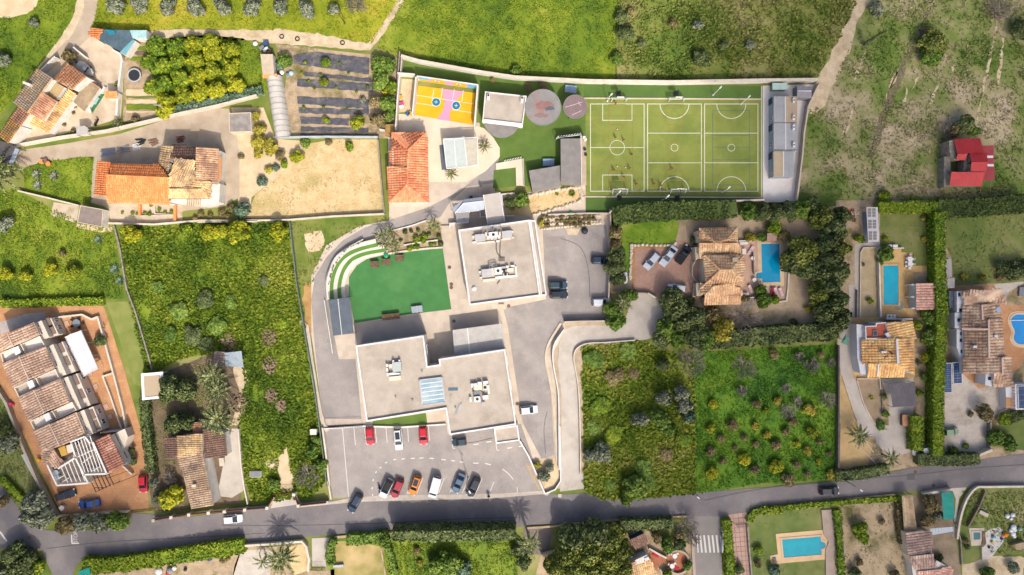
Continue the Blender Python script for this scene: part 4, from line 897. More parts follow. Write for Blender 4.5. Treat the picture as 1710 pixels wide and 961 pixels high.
t=TH('gatehouse_roof','light blue grey folded sheet roof over the school entrance','canopy',ctr(ST([(500,550)])));BGS=mat('blue grey sheet',(196,204,216),(184,192,206),.8,rough=.5,fine=.05)
e=[W(*ST(u,v),h)for u,v,h in((160,590,3.0),(420,400,3.0),(820,350,3.0),(830,430,3.5),(410,480,3.5),(235,670,3.3),(720,625,3.0),(830,600,3.0))]
mb=MB();mb.poly([e[0],e[5],e[4],e[1]][::-1]);mb.poly([e[1],e[4],e[3],e[2]][::-1]);mb.poly([e[5],e[6],e[7],e[3],e[4]]);mb.BD('roof',BGS,t)
for i,j in((5,4),(4,3),(5,6)):MB().br(VC(e[i])+VC((0,0,.06)),VC(e[j])+VC((0,0,.06)),.14,.1).BD('ridge_cap',LGT,t)
PO_(t,[e[0],e[1],e[2],e[5],e[6]])
t=TH('louvred_pergola','small pergola of grey louvres below the entrance roof','pergola',ctr(ST([(400,770)])))
for i in range(13):
 a=W(*ST(262+i*21,695-i*3),2.8);b=W(*ST(285+i*19,870-i*1.5),2.8);MB().br(a,b,.12,.16).BD('louvre',HG,t)
for p,r_ in(((240,690),(540,655)),((270,880),(515,862))):MB().br(VC(W(*ST(*p),2.8))+VC((0,0,-.165)),VC(W(*ST(*r_),2.8))+VC((0,0,-.165)),.14,.16).BD('beam',LGT,t)
PO_(t,[W(*ST(u,v),2.6)for u,v in((245,695),(535,660),(275,880),(512,862))])
WL(ST([(150,960),(150,900),(515,865)]),.35,1.2,PARA,'low white wall closing the small pergola court');WL(ST([(740,640),(750,760),(870,755)]),.25,.9,PARA,'white planter wall beside the concrete canopy')
WL(ST([(1170,300),(1230,740),(1440,740)]),.25,1.0,PARA,'white retaining wall under the rockery');WL(ST([(1140,330),(1200,300),(1442,280)]),.3,.5,CPE,'stepped pale kerb wall at the upper ramp')
def steps(pts0,pts1,n,T_,lbl,h=.12,up=True):
 """flight of steps between two edges a0-a1 and b0-b1; each tread a part"""
 a0,a1=[VC(W(*T_(*p))[:2])for p in pts0];b0,b1=[VC(W(*T_(*p))[:2])for p in pts1];t=TH('steps',lbl,'steps',(a0.x,a0.y,0))
 for i in range(n):
  f,g=i/n,(i+.93)/n;z=.05+h*(i+1 if up else n-i);MB().PRI([a0.lerp(b0,f),a1.lerp(b1,f),a1.lerp(b1,g),a0.lerp(b0,g)],0,z).BD('step',KERB,t)
 return t
steps(((820,290),(1010,260)),((800,200),(1000,160)),6,ST,'short flight of pale steps above the concrete canopy',.1)
steps(((800,680),(690,690)),((775,530),(660,530)),9,PL,'pale stone steps beside the planted bank',.04)
steps(((1400,660),(1440,655)),((1390,620),(1430,618)),4,K,'few pale steps at the corner of the north building',.1)
for i,(o_,h)in enumerate((([(208,585),(205,490),(222,400),(262,320),(330,250),(420,210),(540,180)],.9),([(258,580),(256,490),(276,400),(312,330),(370,275),(460,240),(596,216)],.6),([(312,576),(306,490),(326,415),(362,352),(420,305),(500,276),(618,258)],.3))):
 q=xy(SML(K(o_),5));t=TH('terrace_seat',['outermost','middle','innermost'][i]+' curved white seating terrace beside the artificial lawn','seating terrace',(q[0][0],q[0][1],0));RIB(q,.85,0,h+.1).BD('seat',mat('terrace concrete',(250,240,226),(240,228,212),.5,fine=.04),t)
 if i<2:
  q2=xy(SML(K([(o[0]+(24 if k<4 else 12),o[1]+(4 if k<4 else 24))for k,o in enumerate(o_)]),5));RIB(q2,.85,0,h-.05).BD('turf_strip',mat('terrace turf',(110,156,70),(100,146,64),.4,fine=.06),t)
WL(K([(196,590),(192,480),(212,390),(256,300),(330,235),(450,170)]),.16,1.0,LGT,'thin white railing wall round the seating terraces','railing','railing',sm=4)
HG_(K([(200,490),(225,385),(275,300),(350,225),(445,180)]),.3,1.1,'narrow dark hedge behind the outermost terrace','dark',leaf=.14,sm=3,lump=.1)
WL(K([(348,572),(378,745),(390,905)]),.3,.5,CPE,'low kerb wall right of the slate shelter')
WL(K([(180,590),(238,960)]),.14,.9,LGT,'white handrail left of the slate shelter','railing','railing')
WL(K([(620,268),(740,250),(870,234),(1000,224)]),.35,.35,CPE,'pale kerb along the top edge of the artificial lawn')
WL(PL([(240,755),(440,722),(625,698)]),.3,.5,CPE,'pale terrace kerb in the middle of the planted bank')
WL(PL([(60,600),(330,530),(500,470)]),.2,.35,PARA,'white kerb between the school lane and the planted bank')
def bench(p0,p1,wd,lbl,n=5,back=True):
 a,b=VC(W(*p0,.5)),VC(W(*p1,.5));d=(b-a);rz=atan2(d.y,d.x);c=(a+b)/2;t=TH('picnic_bench',lbl,'bench',(c.x,c.y,0),rz,'wooden benches on the artificial lawn');l=d.length
 def add(m_,nm,mm=WOOD):return LK(nm,m_.ms(nm,mm),t)
 for i in range(n):add(MB().bx((0,(i-(n-1)/2)*wd/n,.46),(l,wd/n*.82,.05)),'plank')
 for x in(-.38,.38):add(MB().bx((x*l,0,0),(.1,wd*.9,.457)),'leg',DM)
 if back:add(MB().bx((0,wd/2+.02,.5),(l,.05,.4)),'backrest')
bench(K(495,345),K(555,342),1.3,'leftmost of the three brown plank benches under the terraces');bench(K(575,328),K(636,325),1.3,'middle plank bench with a green bin behind it');bench(K(668,300),K(730,298),1.3,'rightmost of the three brown plank benches under the terraces')
bench(K(577,714),K(638,708),1.2,'left half of the pair of plank benches at the lower lawn edge');bench(K(640,708),K(699,700),1.2,'right half of the pair of plank benches at the lower lawn edge')
def table(p,rz,lx,ly,h,m,lbl,leg=GM,net=True,grp=None):
 b=W(*p,h);t=TH('table',lbl,'table',(b[0],b[1],0),rz,grp)
 for s in(-1,1):LK('tabletop',MB().bx((s*lx/4,0,h-.05),(lx/2-.03,ly,.05)).ms('tabletop',m),t)
 for x in(-1,1):
  for y in(-1,1):LK('leg',MB().bx((x*lx*.4,y*ly*.35,0),(.09,.09,h-.05)).ms('leg',leg),t)
 if net:LK('net',MB().bx((0,0,h),(.03,ly+.2,.15)).ms('net',LGT),t)
 return t
BLT=mat('grey blue table top',(176,184,196),None,rough=.4,fine=.04)
table(K(820,655),.12,2.3,1.35,.76,BLT,'grey blue ping pong table on the emerald lawn')
table(E(1433,270),-.12,2.4,1.5,.76,mat('light blue table top',(150,178,206),None,rough=.4,fine=.04),'light blue ping pong table beyond the brown round canopy');table(E(1263,830),.0,2.4,1.5,.76,mat('light blue table top',(150,178,206)),'light blue ping pong table beside the grey sheds')
def small_bin(p,m,lbl,cat='bin',r=.3,h=.9):
 b=W(*p,h);t=TH('bin',lbl,cat,(b[0],b[1],0));LK('body',MB().tb((0,0,0),(0,0,h-.1),r*.85,r,10).ms('body',m),t);LK('lid',MB().tb((0,0,h-.1),(0,0,h),r*1.1,r*.7,10).ms('lid',m),t)
GRNP=mat('green plastic',(40,170,110),None,rough=.4,fine=.05)
small_bin(K(603,280),GRNP,'bright green bin behind the middle lawn bench',r=.45);small_bin(K(366,220),DM,'small black bin on the outermost terrace',r=.3)
b=W(*TR(842,128),.6);t=TH('play_dome','small bright green plastic dome on the paved ramp','play dome',(b[0],b[1],0));LK('shell',MB().tb((0,0,0),(0,0,.7),.6,.25,10).tb((0,0,.7),(0,0,.9),.25,.1,10).ms('shell',GRNP),t);LK('skirt',MB().bx((0,-.15,0),(1.1,.8,.12)).ms('skirt',GRNP),t)
t=TH('tiled_house','long low house with a bright terracotta hipped roof left of the school yard','house',ctr(D([(1080,200)])))
ol=D([(957,418,3.6),(1212,415,3.6),(1198,-34,3.6),(975,-34,3.6),(972,185,3.6),(945,187,3.6)])
hip(t,U,ol,[D(p)for p in([(1198,-34,3.6),(1085,75,4.9),(1075,300,4.9),(1212,415,3.6)],[(957,418,3.6),(1212,415,3.6),(1075,300,4.9)],[(945,187,3.6),(957,418,3.6),(1075,300,4.9),(1079,187,4.9)],[(975,-34,3.6),(1198,-34,3.6),(1085,75,4.9),(975,75,3.6)],[(970,80,3.2),(970,183,3.2),(1080,183,4.6),(1084,80,4.6)])],WW,T_RED,[D(p)for p in([(1085,75,4.9),(1075,300,4.9)],[(1075,300,4.9),(957,418,3.6)],[(1075,300,4.9),(1212,415,3.6)],[(1085,75,4.9),(1198,-34,3.6)])],inset=.25,pitch=.5)
t=TH('mural_court','roofless walled ball court painted in yellow, pink and blue','ball court',ctr(E([(480,380)])));MY=mat('yellow court paint',(255,196,40),(250,186,34),.5,fine=.03);MP=mat('pink court paint',(250,168,200),None,fine=.03);MB_=mat('sky blue court paint',(128,190,222),None,fine=.03);TEAL=mat('teal court paint',(26,128,168),None,fine=.03)
n0,n1,s1,s0=(268,245),(702,300),(690,545),(232,468)
PT_('floor',E([n0,n1,s1,s0]),MY,12,parent=t)
PT_('pink_band',E([(440,268),(625,290),(590,320),(535,390),(505,460),(510,515),(408,502),(455,440),(470,370),(455,310)]),MP,13,parent=t);PT_('pink_edge',E([(252,330),(262,330),(246,412),(244,470),(218,460),(240,380)]),MP,14,parent=t)
for(u,v)in((404,370),(557,397)):
 c=W(*E(u,v));ring=[(c[0]+r_*cos(2*PI*i/28),c[1]+r_*sin(2*PI*i/28))for r_ in(.92,)for i in range(28)]
 MB().poly([(p[0],p[1],.06)for p in ring]).BD('circle_edge',WHT,t);o=MB().poly([(c[0]+.82*cos(2*PI*i/28),c[1]+.82*sin(2*PI*i/28),.064)for i in range(28)]).BD('circle',TEAL,t)
 MB().bx((c[0],c[1],.066),(.75,.09,.003),-.1).BD('cross_bar',WHT,o);MB().bx((c[0],c[1],.067),(.09,.75,.003),-.1).BD('cross_bar',WHT,o)
lines=MB()
for p,q in(((258,318),(690,384)),((240,375),(400,400)),((530,430),(690,452)),((388,270),(376,345)),((455,260),(440,345)),((543,270),(528,365)),((612,280),(600,372))):lines.br(VC(W(*E(*p)))+VC((0,0,.066)),VC(W(*E(*q)))+VC((0,0,.066)),.09,.006)
lines.BD('court_lines',WHT,t)
def wallq(a,b,h,th,m,nm='wall',par=None):
 pa,pb=W(*a,h),W(*b,h);return RIB([pa[:2],pb[:2]],th,0,h).BD(nm,m,par or t)
NW_=wallq(E(256,170),E(726,238),3.2,.25,WW);wallq(E(722,238),E(697,547),2.6,.35,WW);wallq(E(250,175),E(222,460),2.6,.25,WW)
pa,pb=VC(W(*E(256,170),3.2)),VC(W(*E(726,238),3.2));pn=VC(((pb-pa).y,-(pb-pa).x,0)).normalized()*.13
def mural(f0,f1,z0,z1,m,off=.01,nm='mural_panel'):
 a_,b_=pa.lerp(pb,f0)+pn*(1+off),pa.lerp(pb,f1)+pn*(1+off);MB().poly([(a_.x,a_.y,z0),(b_.x,b_.y,z0),(b_.x,b_.y,z1),(a_.x,a_.y,z1)]).BD(nm,m,NW_)
mural(.02,.22,.06,3.1,MB_);mural(.22,.45,.06,3.1,MY);mural(.45,.58,.06,3.1,MP);mural(.58,.8,.06,3.1,MY);mural(.8,.98,.06,3.1,MB_);mural(.02,.22,.06,1.4,MY,.04);mural(.19,.24,1.4,3.1,MP,.05);mural(.78,.82,1.2,3.1,MP,.05)
for f in(.33,.68):
 a_=pa.lerp(pb,f)+pn*1.1;rz=atan2((pb-pa).y,(pb-pa).x);h_=TH('basketball_hoop','small hoop with white backboard on the mural wall, '+('left one above the wider yellow lane' if f<.5 else 'right one beside the pink band'),'basketball hoop',(a_.x,a_.y,2.2),rz)
 LK('backboard',MB().bx((0,-.15,0),(1.0,.06,.7)).ms('backboard',WHT),h_);LK('target',MB().bx((0,-.186,.1),(.45,.01,.35)).ms('target',DM),h_);m_=MB()
 for i in range(12):a1,a2=2*PI*i/12,2*PI*(i+1)/12;m_.tb((.23*cos(a1),-.45+.23*sin(a1),.1),(.23*cos(a2),-.45+.23*sin(a2),.1),.02,.02,4)
 LK('rim',m_.ms('rim',mat('hoop orange',(220,110,50),None,fine=0)),h_)
WL(E([(120,170),(250,180)]),.3,2.2,WW,'short white wall between the mulch garden and the mural court');WL(E([(135,172),(118,380),(104,600)]),.25,2.0,WW,'white boundary wall left of the mural court')
WL(E([(150,40),(142,170)]),.25,1.8,CONC,'pale wall at the narrow end of the play yard')
PT_('storage_corner',E([(140,190),(245,200),(225,440),(120,450)]),SOILP,13)
for i,(u,v,c_,lb)in enumerate(((128,330,(240,180,40),'yellow'),(140,380,(230,80,150),'pink'),(138,402,(250,246,240),'white'),(188,458,(60,110,190),'blue'),(206,456,(230,190,60),'mustard'))):
 b=W(*E(u,v),.4);t2=TH('toy_box',lb+' toy box in the storage corner left of the mural court','toy box',(b[0],b[1],0),.3*i);LK('box',MB().bx((0,0,0),(.85,.6,.45)).ms('box',mat('toy '+lb,c_,None,fine=.05)),t2);LK('lid',MB().bx((0,0,.453),(.9,.65,.06)).ms('lid',mat('toy '+lb,c_)),t2)
t=TH('glass_canopy','white framed canopy of two glass panels and a beige one above the paved court','canopy',ctr(E([(590,750)])));FROST=mat('frosted glass',(218,226,220),(208,218,212),1,rough=.2,fine=.04);BEI=mat('beige panel',(222,214,194),(212,202,182),1,rough=.4,fine=.05)
for p,m in(([(462,655),(538,645),(556,868),(487,872)],FROST),([(544,645),(614,635),(640,860),(560,866)],FROST),([(620,655),(716,648),(722,845),(646,858)],BEI)):
 SHR_(t,[W(*E(*q),3.1)for q in p],m,10,.06,'panel',.03,'glazing_bar')
for a,b in(((458,652),(484,875)),((541,640),(558,872)),((616,632),(643,866)),((719,645),(724,850)),((455,652),(718,640)),((484,878),(722,852))):MB().br(VC(W(*E(*a),3.2)),VC(W(*E(*b),3.2)),.16,.14).BD('beam',WHT,t)
PO_(t,[W(*E(u,v),3.0)for u,v in((462,655),(487,872),(716,648),(722,845),(560,868))],.08,WHT)
b=W(*E(462,790),.3);SOL_(MB().bx((b[0],b[1],.06),(1.4,5.2,.05),.1),'planter_grating',SLATE,'blue grey grating strip beside the glass canopy','grating')
t=TH('round_canopy','half round grey slatted deck roof tucked under the flat pavilion','canopy',ctr(E([(905,530)])));c=VC(W(*E(905,508),2.5));m_=MB();r_=133/4.575*GS
MB().PRI([(c.x+r_*cos(2*PI*i/40),c.y+r_*sin(2*PI*i/40))for i in range(40)],2.4,2.5).BD('roof',CORR,t)
for i in range(13):
 x=-r_+(i+.5)*2*r_/13;y=sqrt(max(.05,r_*r_-x*x))*.97;MB().br((c.x+x,c.y-y,2.56),(c.x+x,c.y+y,2.56),.34,.05).BD('slat',CORR,t)
PO_(t,[(c.x+2.6*cos(a),c.y+2.6*sin(a),2.4)for a in(3.6,4.7,5.8)])
t=TH('pavilion','white edged flat roofed pavilion right of the mural court','pavilion',ctr(E([(930,430)])));flat(t,U,E([(778,288),(1095,322),(1066,540),(758,504)]),3.5,WW,RGRAV,.35,.22,PARA);q=xy(E([(758,506),(1066,542),(1064,562),(756,526)]),3.3);MB().PRI(q,3.1,3.3).BD('fascia',WHT,t)
for u,v in((803,330),(1060,350)):
 b=W(*E(u,v),4.0);t2=TH('air_conditioner','white outdoor unit on the pavilion roof, '+('left' if u<900 else 'right')+' corner','air conditioner',(b[0],b[1],3.55),0,'units on the pavilion roof');LK('casing',MB().bx((0,0,0),(.55,1.1,.75)).ms('casing',LGT),t2);LK('fan',MB().tb((0,.25,.75),(0,.25,.79),.22,.22,10).ms('fan',DM),t2)
def round_roof(u,v,rpx,h,m,lbl,spokes,lines_=()):
 c=VC(W(*E(u,v),h));r_=rpx/4.575*GS*(ALT-h)/ALT;t=TH('round_canopy',lbl,'canopy',(c.x,c.y,0))
 MB().PRI([(c.x+r_*cos(2*PI*i/48),c.y+r_*sin(2*PI*i/48))for i in range(48)],h-.1,h).BD('roof',m,t);RIB([(c.x+r_*cos(2*PI*i/48),c.y+r_*sin(2*PI*i/48))for i in range(48)],.1,h-.12,h+.05,closed=True).BD('rim',GM,t)
 for i in range(5):a=2*PI*i/5+.4;MB().tb((c.x+r_*.8*cos(a),c.y+r_*.8*sin(a),0),(c.x+r_*.8*cos(a),c.y+r_*.8*sin(a),h-.1),.08,.08,6).BD('post',GM,t)
 for i in range(spokes):
  a=2*PI*i/spokes+.35;MB().br((c.x,c.y,h+.03),(c.x+r_*.97*cos(a),c.y+r_*.97*sin(a),h+.03),.05,.03).BD('seam',GM,t)
 for p,q in lines_:MB().br(VC(W(*E(*p),h))+VC((0,0,.05)),VC(W(*E(*q),h))+VC((0,0,.05)),.06,.03).BD('strap',LGT,t)
 return t,c
CAN=mat('faded canopy fabric',(158,156,152),(146,144,142),.4,fine=.06,c3=(170,130,122),sc3=.28,t3=.56)
t,c=round_roof(1220,410,138,3.8,CAN,'large round grey canopy with faded reddish stains beside the pavilion',0)
for u,v,a,b_,m_ in((1230,395,1.9,.9,mat('red stain',(160,112,108),(150,130,126),.7,fine=.1)),(1270,420,1.0,.45,mat('dark stain',(104,104,118),None,fine=.1)),(1210,470,1.3,.5,mat('red stain',(160,112,108)))):
 p=W(*E(u,v),3.8);pts=RE_([(p[0]+a*cos(2*PI*i/14),p[1]+b_*sin(2*PI*i/14))for i in range(14)],.18,.4);MB().poly([(x,y,3.804+.004*(u>1260))for x,y in pts]).BD('stain',m_,t)
round_roof(1467,405,90,3.6,mat('brown canopy fabric',(150,126,126),(142,118,118),.5,fine=.05),'smaller round brown canopy with white straps',6,(((1390,410),(1520,370)),((1440,470),(1515,435)),((1490,365),(1510,400))))
for i,(u,v,rz)in enumerate(((1106,252,1.55),(1222,245,-.65))):
 b=W(*E(u,v),.5);t2=TH('picnic_bench',['upright brown plank bench in the shade above the large round canopy','tilted brown plank bench next to the large round canopy'][i],'bench',(b[0],b[1],0),rz)
 for k in range(4):LK('plank',MB().bx((0,(k-1.5)*.28,.45),(1.6,.23,.05)).ms('plank',WOOD),t2)
 for x in(-.6,.6):LK('leg',MB().bx((x,0,0),(.1,.9,.447)).ms('leg',DM),t2)
b=W(*E(838,205),1.0);t2=TH('notice_post','brown wooden box on a post by the playground wall','post box',(b[0],b[1],0));LK('post',MB().tb((0,0,0),(0,0,1.0),.06,.06,6).ms('post',WOOD),t2);LK('box',MB().bx((0,0,1.0),(.55,.75,.5)).ms('box',mat('brown box',(150,100,70),None,fine=.1)),t2)
t=TH('grey_shed','tall narrow shed with grey corrugated roof beside the football pitch','shed',ctr(E([(1440,800)])))
qd=[W(*E(u,v),3.2)for u,v in((1357,650),(1505,648),(1508,1000),(1360,985))];MB().PRI([p[:2]for p in[VC(x)for x in qd]],0,3.05).BD('wall',WGR,t);SHR_(t,qd,CORR,14)
t=TH('grey_shed','low wide shed with weathered grey corrugated roof under the tall one','shed',ctr(G([(770,40)])))
qd=[W(*E(u,v),2.7)for u,v in((1115,893),(1358,853),(1360,1010),(1142,1055))];MB().PRI([p[:2]for p in[VC(x)for x in qd]],0,2.55).BD('wall',WGR,t);SHR_(t,qd,CORR,18)
t=TH('shed_annex','strip of pale roof and pipes on the right side of the tall grey shed','shed',ctr(E([(1530,800)])));q=xy(E([(1510,625),(1550,630),(1552,1000),(1512,1000)]),2.9);MB().PRI(q,0,2.85).BD('wall',CONC,t);MB().PRI(q,2.853,2.93).BD('roof',mat('pale strip roof',(206,186,160),(190,170,146),.8,fine=.1),t)
for u,v in((1535,640),(1545,655),(1540,730),(1548,770)):b=W(*E(u,v),3.2);MB().bx((b[0],b[1],2.94),(.5,.5,.4)).BD('box',LGT if v<700 else DM,t)
MB().br(W(*E(1510,615),3.1),W(*E(1515,990),3.1),.12,.1).BD('gutter',PARA,t)
t=TH('slatted_screen','white slatted beam running from the grey shed over the turf','screen',ctr(E([(1420,635)])))
MB().br(W(*E(1322,645),2.6),W(*E(1515,618),2.6),.12,.12).BD('beam',WHT,t)
for i in range(9):a=VC(W(*E(1330+i*21,640-i*3),2.45));MB().br(a,a+VC((.35,.3,0)),.12,.06).BD('slat',WHT,t)
PO_(t,[W(*E(1324,645),2.5),W(*E(1515,618),2.5)],.06,WHT)
t=TH('pergola_wall','pale L shaped walkway with white slats framing a small turf square','walkway',ctr(E([(1000,850)])))
MB().PRI(xy(E([(860,840),(1068,802),(1074,1010),(1015,1010),(1012,870),(862,888)])),0,.35).BD('path',PAVP,t);MB().br(W(*E(1070,800),.9),W(*E(1076,1010),.9),.1,.6).BD('parapet',PARA,t)
for i in range(7):a=VC(W(*E(925+i*20,822-i*4),.55));MB().br(a,a+VC((.3,.3,0)),.14,.2).BD('slat',WHT,t)
PT_('turf_square',E([(845,890),(1010,872),(1016,1012),(838,1030)]),TURF3,14)
PT=TH('pitch_markings','white and red painted court lines on the sports pitch','pitch markings',ctr(F([(650,490)])));LW=mat('white pitch line',(226,226,204),None,fine=.08);LR=mat('red pitch line',(176,104,60),None,fine=.03);LBL=mat('blue pitch line',(70,122,128),None,fine=.03);LPU=mat('faded red pitch line',(146,128,74),None,fine=.03)
def pl(pts,m,wd=.13,nm='line',z=.05):RIB(xy(pts),wd*.75,z,z+.003).BD(nm,m,PT)
def rect(u0,v0,u1,v1,m,wd=.13,z=.05):q=xy(F([(u0,v0),(u1,v0),(u1,v1),(u0,v1)]));RIB(q,wd*.75,z,z+.003,closed=True).BD('line',m,PT)
def arc(u,v,r,a0,a1,m,wd=.13,z=.05,n=24):pl(F([(u+r*cos(a0+(a1-a0)*i/n),v+r*sin(a0+(a1-a0)*i/n))for i in range(n+1)]),m,wd,'arc',z)
for u0,u1 in((102,453),(476,828),(849,1198)):rect(u0,212,u1,783,LW,.22)
pl(F([(102,497),(453,497)]),LW,.18,z=.046);arc(277,498,48,0,2*PI,LW,.16,.056)
pl(F([(182,212),(182,319),(374,319),(374,212)]),LW,.2,z=.042);pl(F([(182,783),(182,677),(374,677),(374,783)]),LW,.2,z=.042)
for v in(403,597):
 for u0,u1 in((476,828),(849,1198)):pl(F([(u0,v),(u1,v)]),LW,.18,z=.046)
for u in(652,1024):
 arc(u,212,95,0,PI,LW,.2,.042);arc(u,783,95,PI,2*PI,LW,.2,.042);arc(u,498,23,0,2*PI,LW,.15,.056)
for u in(277,652):
 rect(u-57,214,u+57,347,LR,.07,.06);rect(u-57,649,u+57,780,LR,.07,.06);arc(u,347,40,0,PI,LR,.07,.064);arc(u,649,40,PI,2*PI,LR,.07,.064)
arc(652,498,48,0,2*PI,LR,.07,.06);arc(102,493,135,-PI/2,PI/2,LR,.07,.06);arc(945,493,148,PI*.62,PI*1.38,LPU,.08,.06);pl(F([(377,215),(377,700)]),LPU,.06,z=.066);pl(F([(100,290),(828,290)]),LPU,.05,z=.07);pl(F([(100,705),(828,705)]),LPU,.05,z=.07);pl(F([(931,300),(931,690)]),LPU,.06,z=.066)
rect(902,255,1143,743,LBL,.1,.072)
for v in(418,498,578):pl(F([(902,v),(1143,v)]),LBL,.1,z=.076)
for v in(178,822):q=xy(F([(62,v-3),(1222,v+3)]));SOL_(RIB(q,.28,0,.16),'kerb',KERB,'pale kerb along the '+('upper' if v<500 else 'lower')+' side of the pitch','kerb')
pl(F([(1222,95),(1222,850)]),LW,.25,z=.055)
def goal(u,v,face,lbl):
 """football goal with a basketball hoop behind it; face -1: opens downward in the picture"""
 b=W(*F(u,v),.0);t=TH('football_goal',lbl,'goal',(b[0],b[1],0),0 if face<0 else PI,'goals on the sports pitch')
 for x in(-1.5,1.5):LK('post',MB().tb((x,0,0),(x,0,2.1),.09,.09,8).ms('post',WHT),t);LK('post',MB().tb((x,.9,0),(x,.2,2.05),.05,.05,6).ms('post',WHT),t)
 LK('crossbar',MB().tb((-1.6,0,2.1),(1.6,0,2.1),.06,.06,8).ms('crossbar',WHT),t);net=MB()
 for i in range(16):x=-1.5+.2*i;net.tb((x,.05,2.05),(x,.9,.05),.02,.02,3,cap=False)
 for i in range(9):f=i/9;net.tb((-1.5,.05+.85*f,2.05-2*f),(1.5,.05+.85*f,2.05-2*f),.02,.02,3,cap=False)
 LK('net',net.ms('net',mat('grey net',(150,168,130),None,fine=0)),t)
 h=TH('basketball_hoop',lbl.replace('football goal','basketball hoop standing behind the football goal'),'basketball hoop',(b[0],b[1]-1.0*face,0),0 if face<0 else PI,'basketball hoops on the sports pitch')
 LK('pole',MB().tb((0,.6,0),(0,.6,3.0),.1,.08,8).ms('pole',DM),h);LK('arm',MB().tb((0,.6,2.9),(0,-.9,3.1),.07,.06,6).ms('arm',DM),h);LK('backboard',MB().bx((0,-.93,2.7),(1.4,.05,.9)).ms('backboard',WHT),h);m_=MB()
 for i in range(12):a1,a2=2*PI*i/12,2*PI*(i+1)/12;m_.tb((.23*cos(a1),-1.25+.23*sin(a1),2.9),(.23*cos(a2),-1.25+.23*sin(a2),2.9),.025,.025,4)
 LK('rim',m_.ms('rim',mat('hoop orange',(220,110,50))),h);LK('base',MB().bx((0,.6,0),(1.0,1.0,.2)).ms('base',DM),h)
goal(285,195,-1,'white netted football goal at the top of the left court');goal(660,195,-1,'white netted football goal at the top of the middle court');goal(290,778,1,'white netted football goal at the bottom of the left court');goal(668,778,1,'white netted football goal at the bottom of the middle court')
def LMP(p,h,lbl,arm=.0,az=0,grp=None,m=GM,wood=False):
 b=W(*p);t=TH('street_lamp' if not wood else 'utility_pole',lbl,'lamp post' if not wood else 'utility pole',(b[0],b[1],0),az,grp)
 LK('pole',MB().tb((0,0,0),(0,0,h),.1,.06,8).ms('pole',m),t);LK('base',MB().tb((0,0,0),(0,0,.25),.22,.16,10).ms('base',m),t)
 if wood:LK('crossarm',MB().bx((0,0,h-.5),(1.4,.1,.12)).ms('crossarm',m),t)
 else:LK('arm',MB().tb((0,0,h),(arm,0,h+.1),.05,.04,6).ms('arm',m),t);LK('lamp_head',MB().bx((arm+.2,0,h+.04),(.6,.26,.12)).ms('lamp_head',LGT),t)
 return t
for u,v,h,w_ in((212,192,3.5,'beside the upper left goal'),(905,152,4,'on the upper turf verge'),(1088,210,4,'above the right court'),(965,787,3.5,'at the bottom of the right court'),(575,842,3.5,'on the lower turf verge'),(268,812,3.2,'below the lower left goal')):LMP(F(u,v),h,'thin white floodlight post '+w_,.4,.8,'floodlight posts of the sports pitch',LGT)
SHR,SHO=mat('red shirt',(206,60,48),None,fine=.05),mat('dark shorts',(48,50,70),None,fine=.05)
BODY=[body_mesh('body',s,SHR,SHO)for s in(.8,-.6)];BODYG=body_mesh('body',.5,mat('grey jacket',(150,148,156),None,fine=.05),mat('grey trousers',(96,98,106),None,fine=.05))
for i,(u,v,rz,w_)in enumerate(((265,212,1.2,'in front of the upper left goal'),(265,433,4.3,'just above the centre circle of the left court'),(317,452,.6,'right of the player above the centre circle'),(370,545,3.4,'right of the centre circle, below the halfway line'),(357,636,2.8,'furthest right of those near the lower penalty arc'),(253,648,1.0,'left of the lower penalty spot'),(317,690,5.2,'on the lower penalty box line'),(400,740,2.2,'right of the lower penalty box'),(632,638,.3,'inside the middle court near the lower red arc'),(515,735,1.7,'at the lower left of the middle court, left of two'),(558,747,.9,'at the lower left of the middle court, right of two'))):
 person(F(u,v),rz,BODY[i%2],'child in red running '+w_,'children playing on the pitch',R.uniform(.95,1.08))
person(ST(760,150),2.2,BODYG,'person in grey walking on the lane above the entrance steps',None,1.15)
for i,(u,v)in enumerate(((332,628),(277,621),(277,378))):b=W(*F(u,v));SOL_(MB().bll((b[0],b[1],.17),.13,10,6),'ball',WHT,'white ball on the left court, '+['nearest the players below the halfway line','on the lower penalty spot','on the upper penalty spot'][i],'ball',None,(b[0],b[1],.04),True)
t=TH('container_classroom','row of grey prefabricated classrooms with ribbed roofs right of the pitch','classroom',ctr(CT([(220,450)])));PALEB=mat('pale blue cladding',(176,190,200),(168,182,192),.6,fine=.04);RBG=mat('ribbed beige sheet',(208,190,162),(198,178,150),.5,rough=.6,fine=.06);RGY=mat('ribbed grey sheet',(190,192,194),(180,182,186),.5,rough=.6,fine=.06)
for(u0,v0,u1,v1,um,ma,mb_)in((148,143,323,342,236,RGY,RBG),(148,347,326,556,238,RGY,RGY),(147,562,297,755,222,RBG,RGY)):
 q=xy(CT([(u0,v0),(u1,v0),(u1,v1),(u0,v1)]),3.1);MB().PRI(q,0,3.0).BD('wall',PALEB,t)
 for a,b,m in((u0,um-3,ma),(um+3,u1,mb_)):SHR_(t,[W(*CT(a,v0),3.1),W(*CT(b,v0),3.1),W(*CT(b,v1),3.1),W(*CT(a,v1),3.1)],m,8,.1)
 MB().br(W(*CT(um,v0),3.2),W(*CT(um,v1),3.2),.14,.1).BD('ridge_cap',LGT,t);x=W(*CT(u0,(v0+v1)/2),3.1)[0]
 for v,hh,ww,nm in((v0+36,2.1,1.3,'door'),(v0+165,1.2,1.1,'window')):
  y=W(*CT(u0,v),1.5)[1]
  if nm=='door':MB().bx((x-.03,y,.05),(.07,ww,hh)).BD('door',mat('dark blue door',(70,84,100),None,fine=.05),t)
  else:WIN(t,(x,y,1.1),ww,hh,PI)
MB().bx((*W(*CT(235,552),3.2)[:2],3.1),(5.0,.14,.12)).BD('gutter',GM,t)
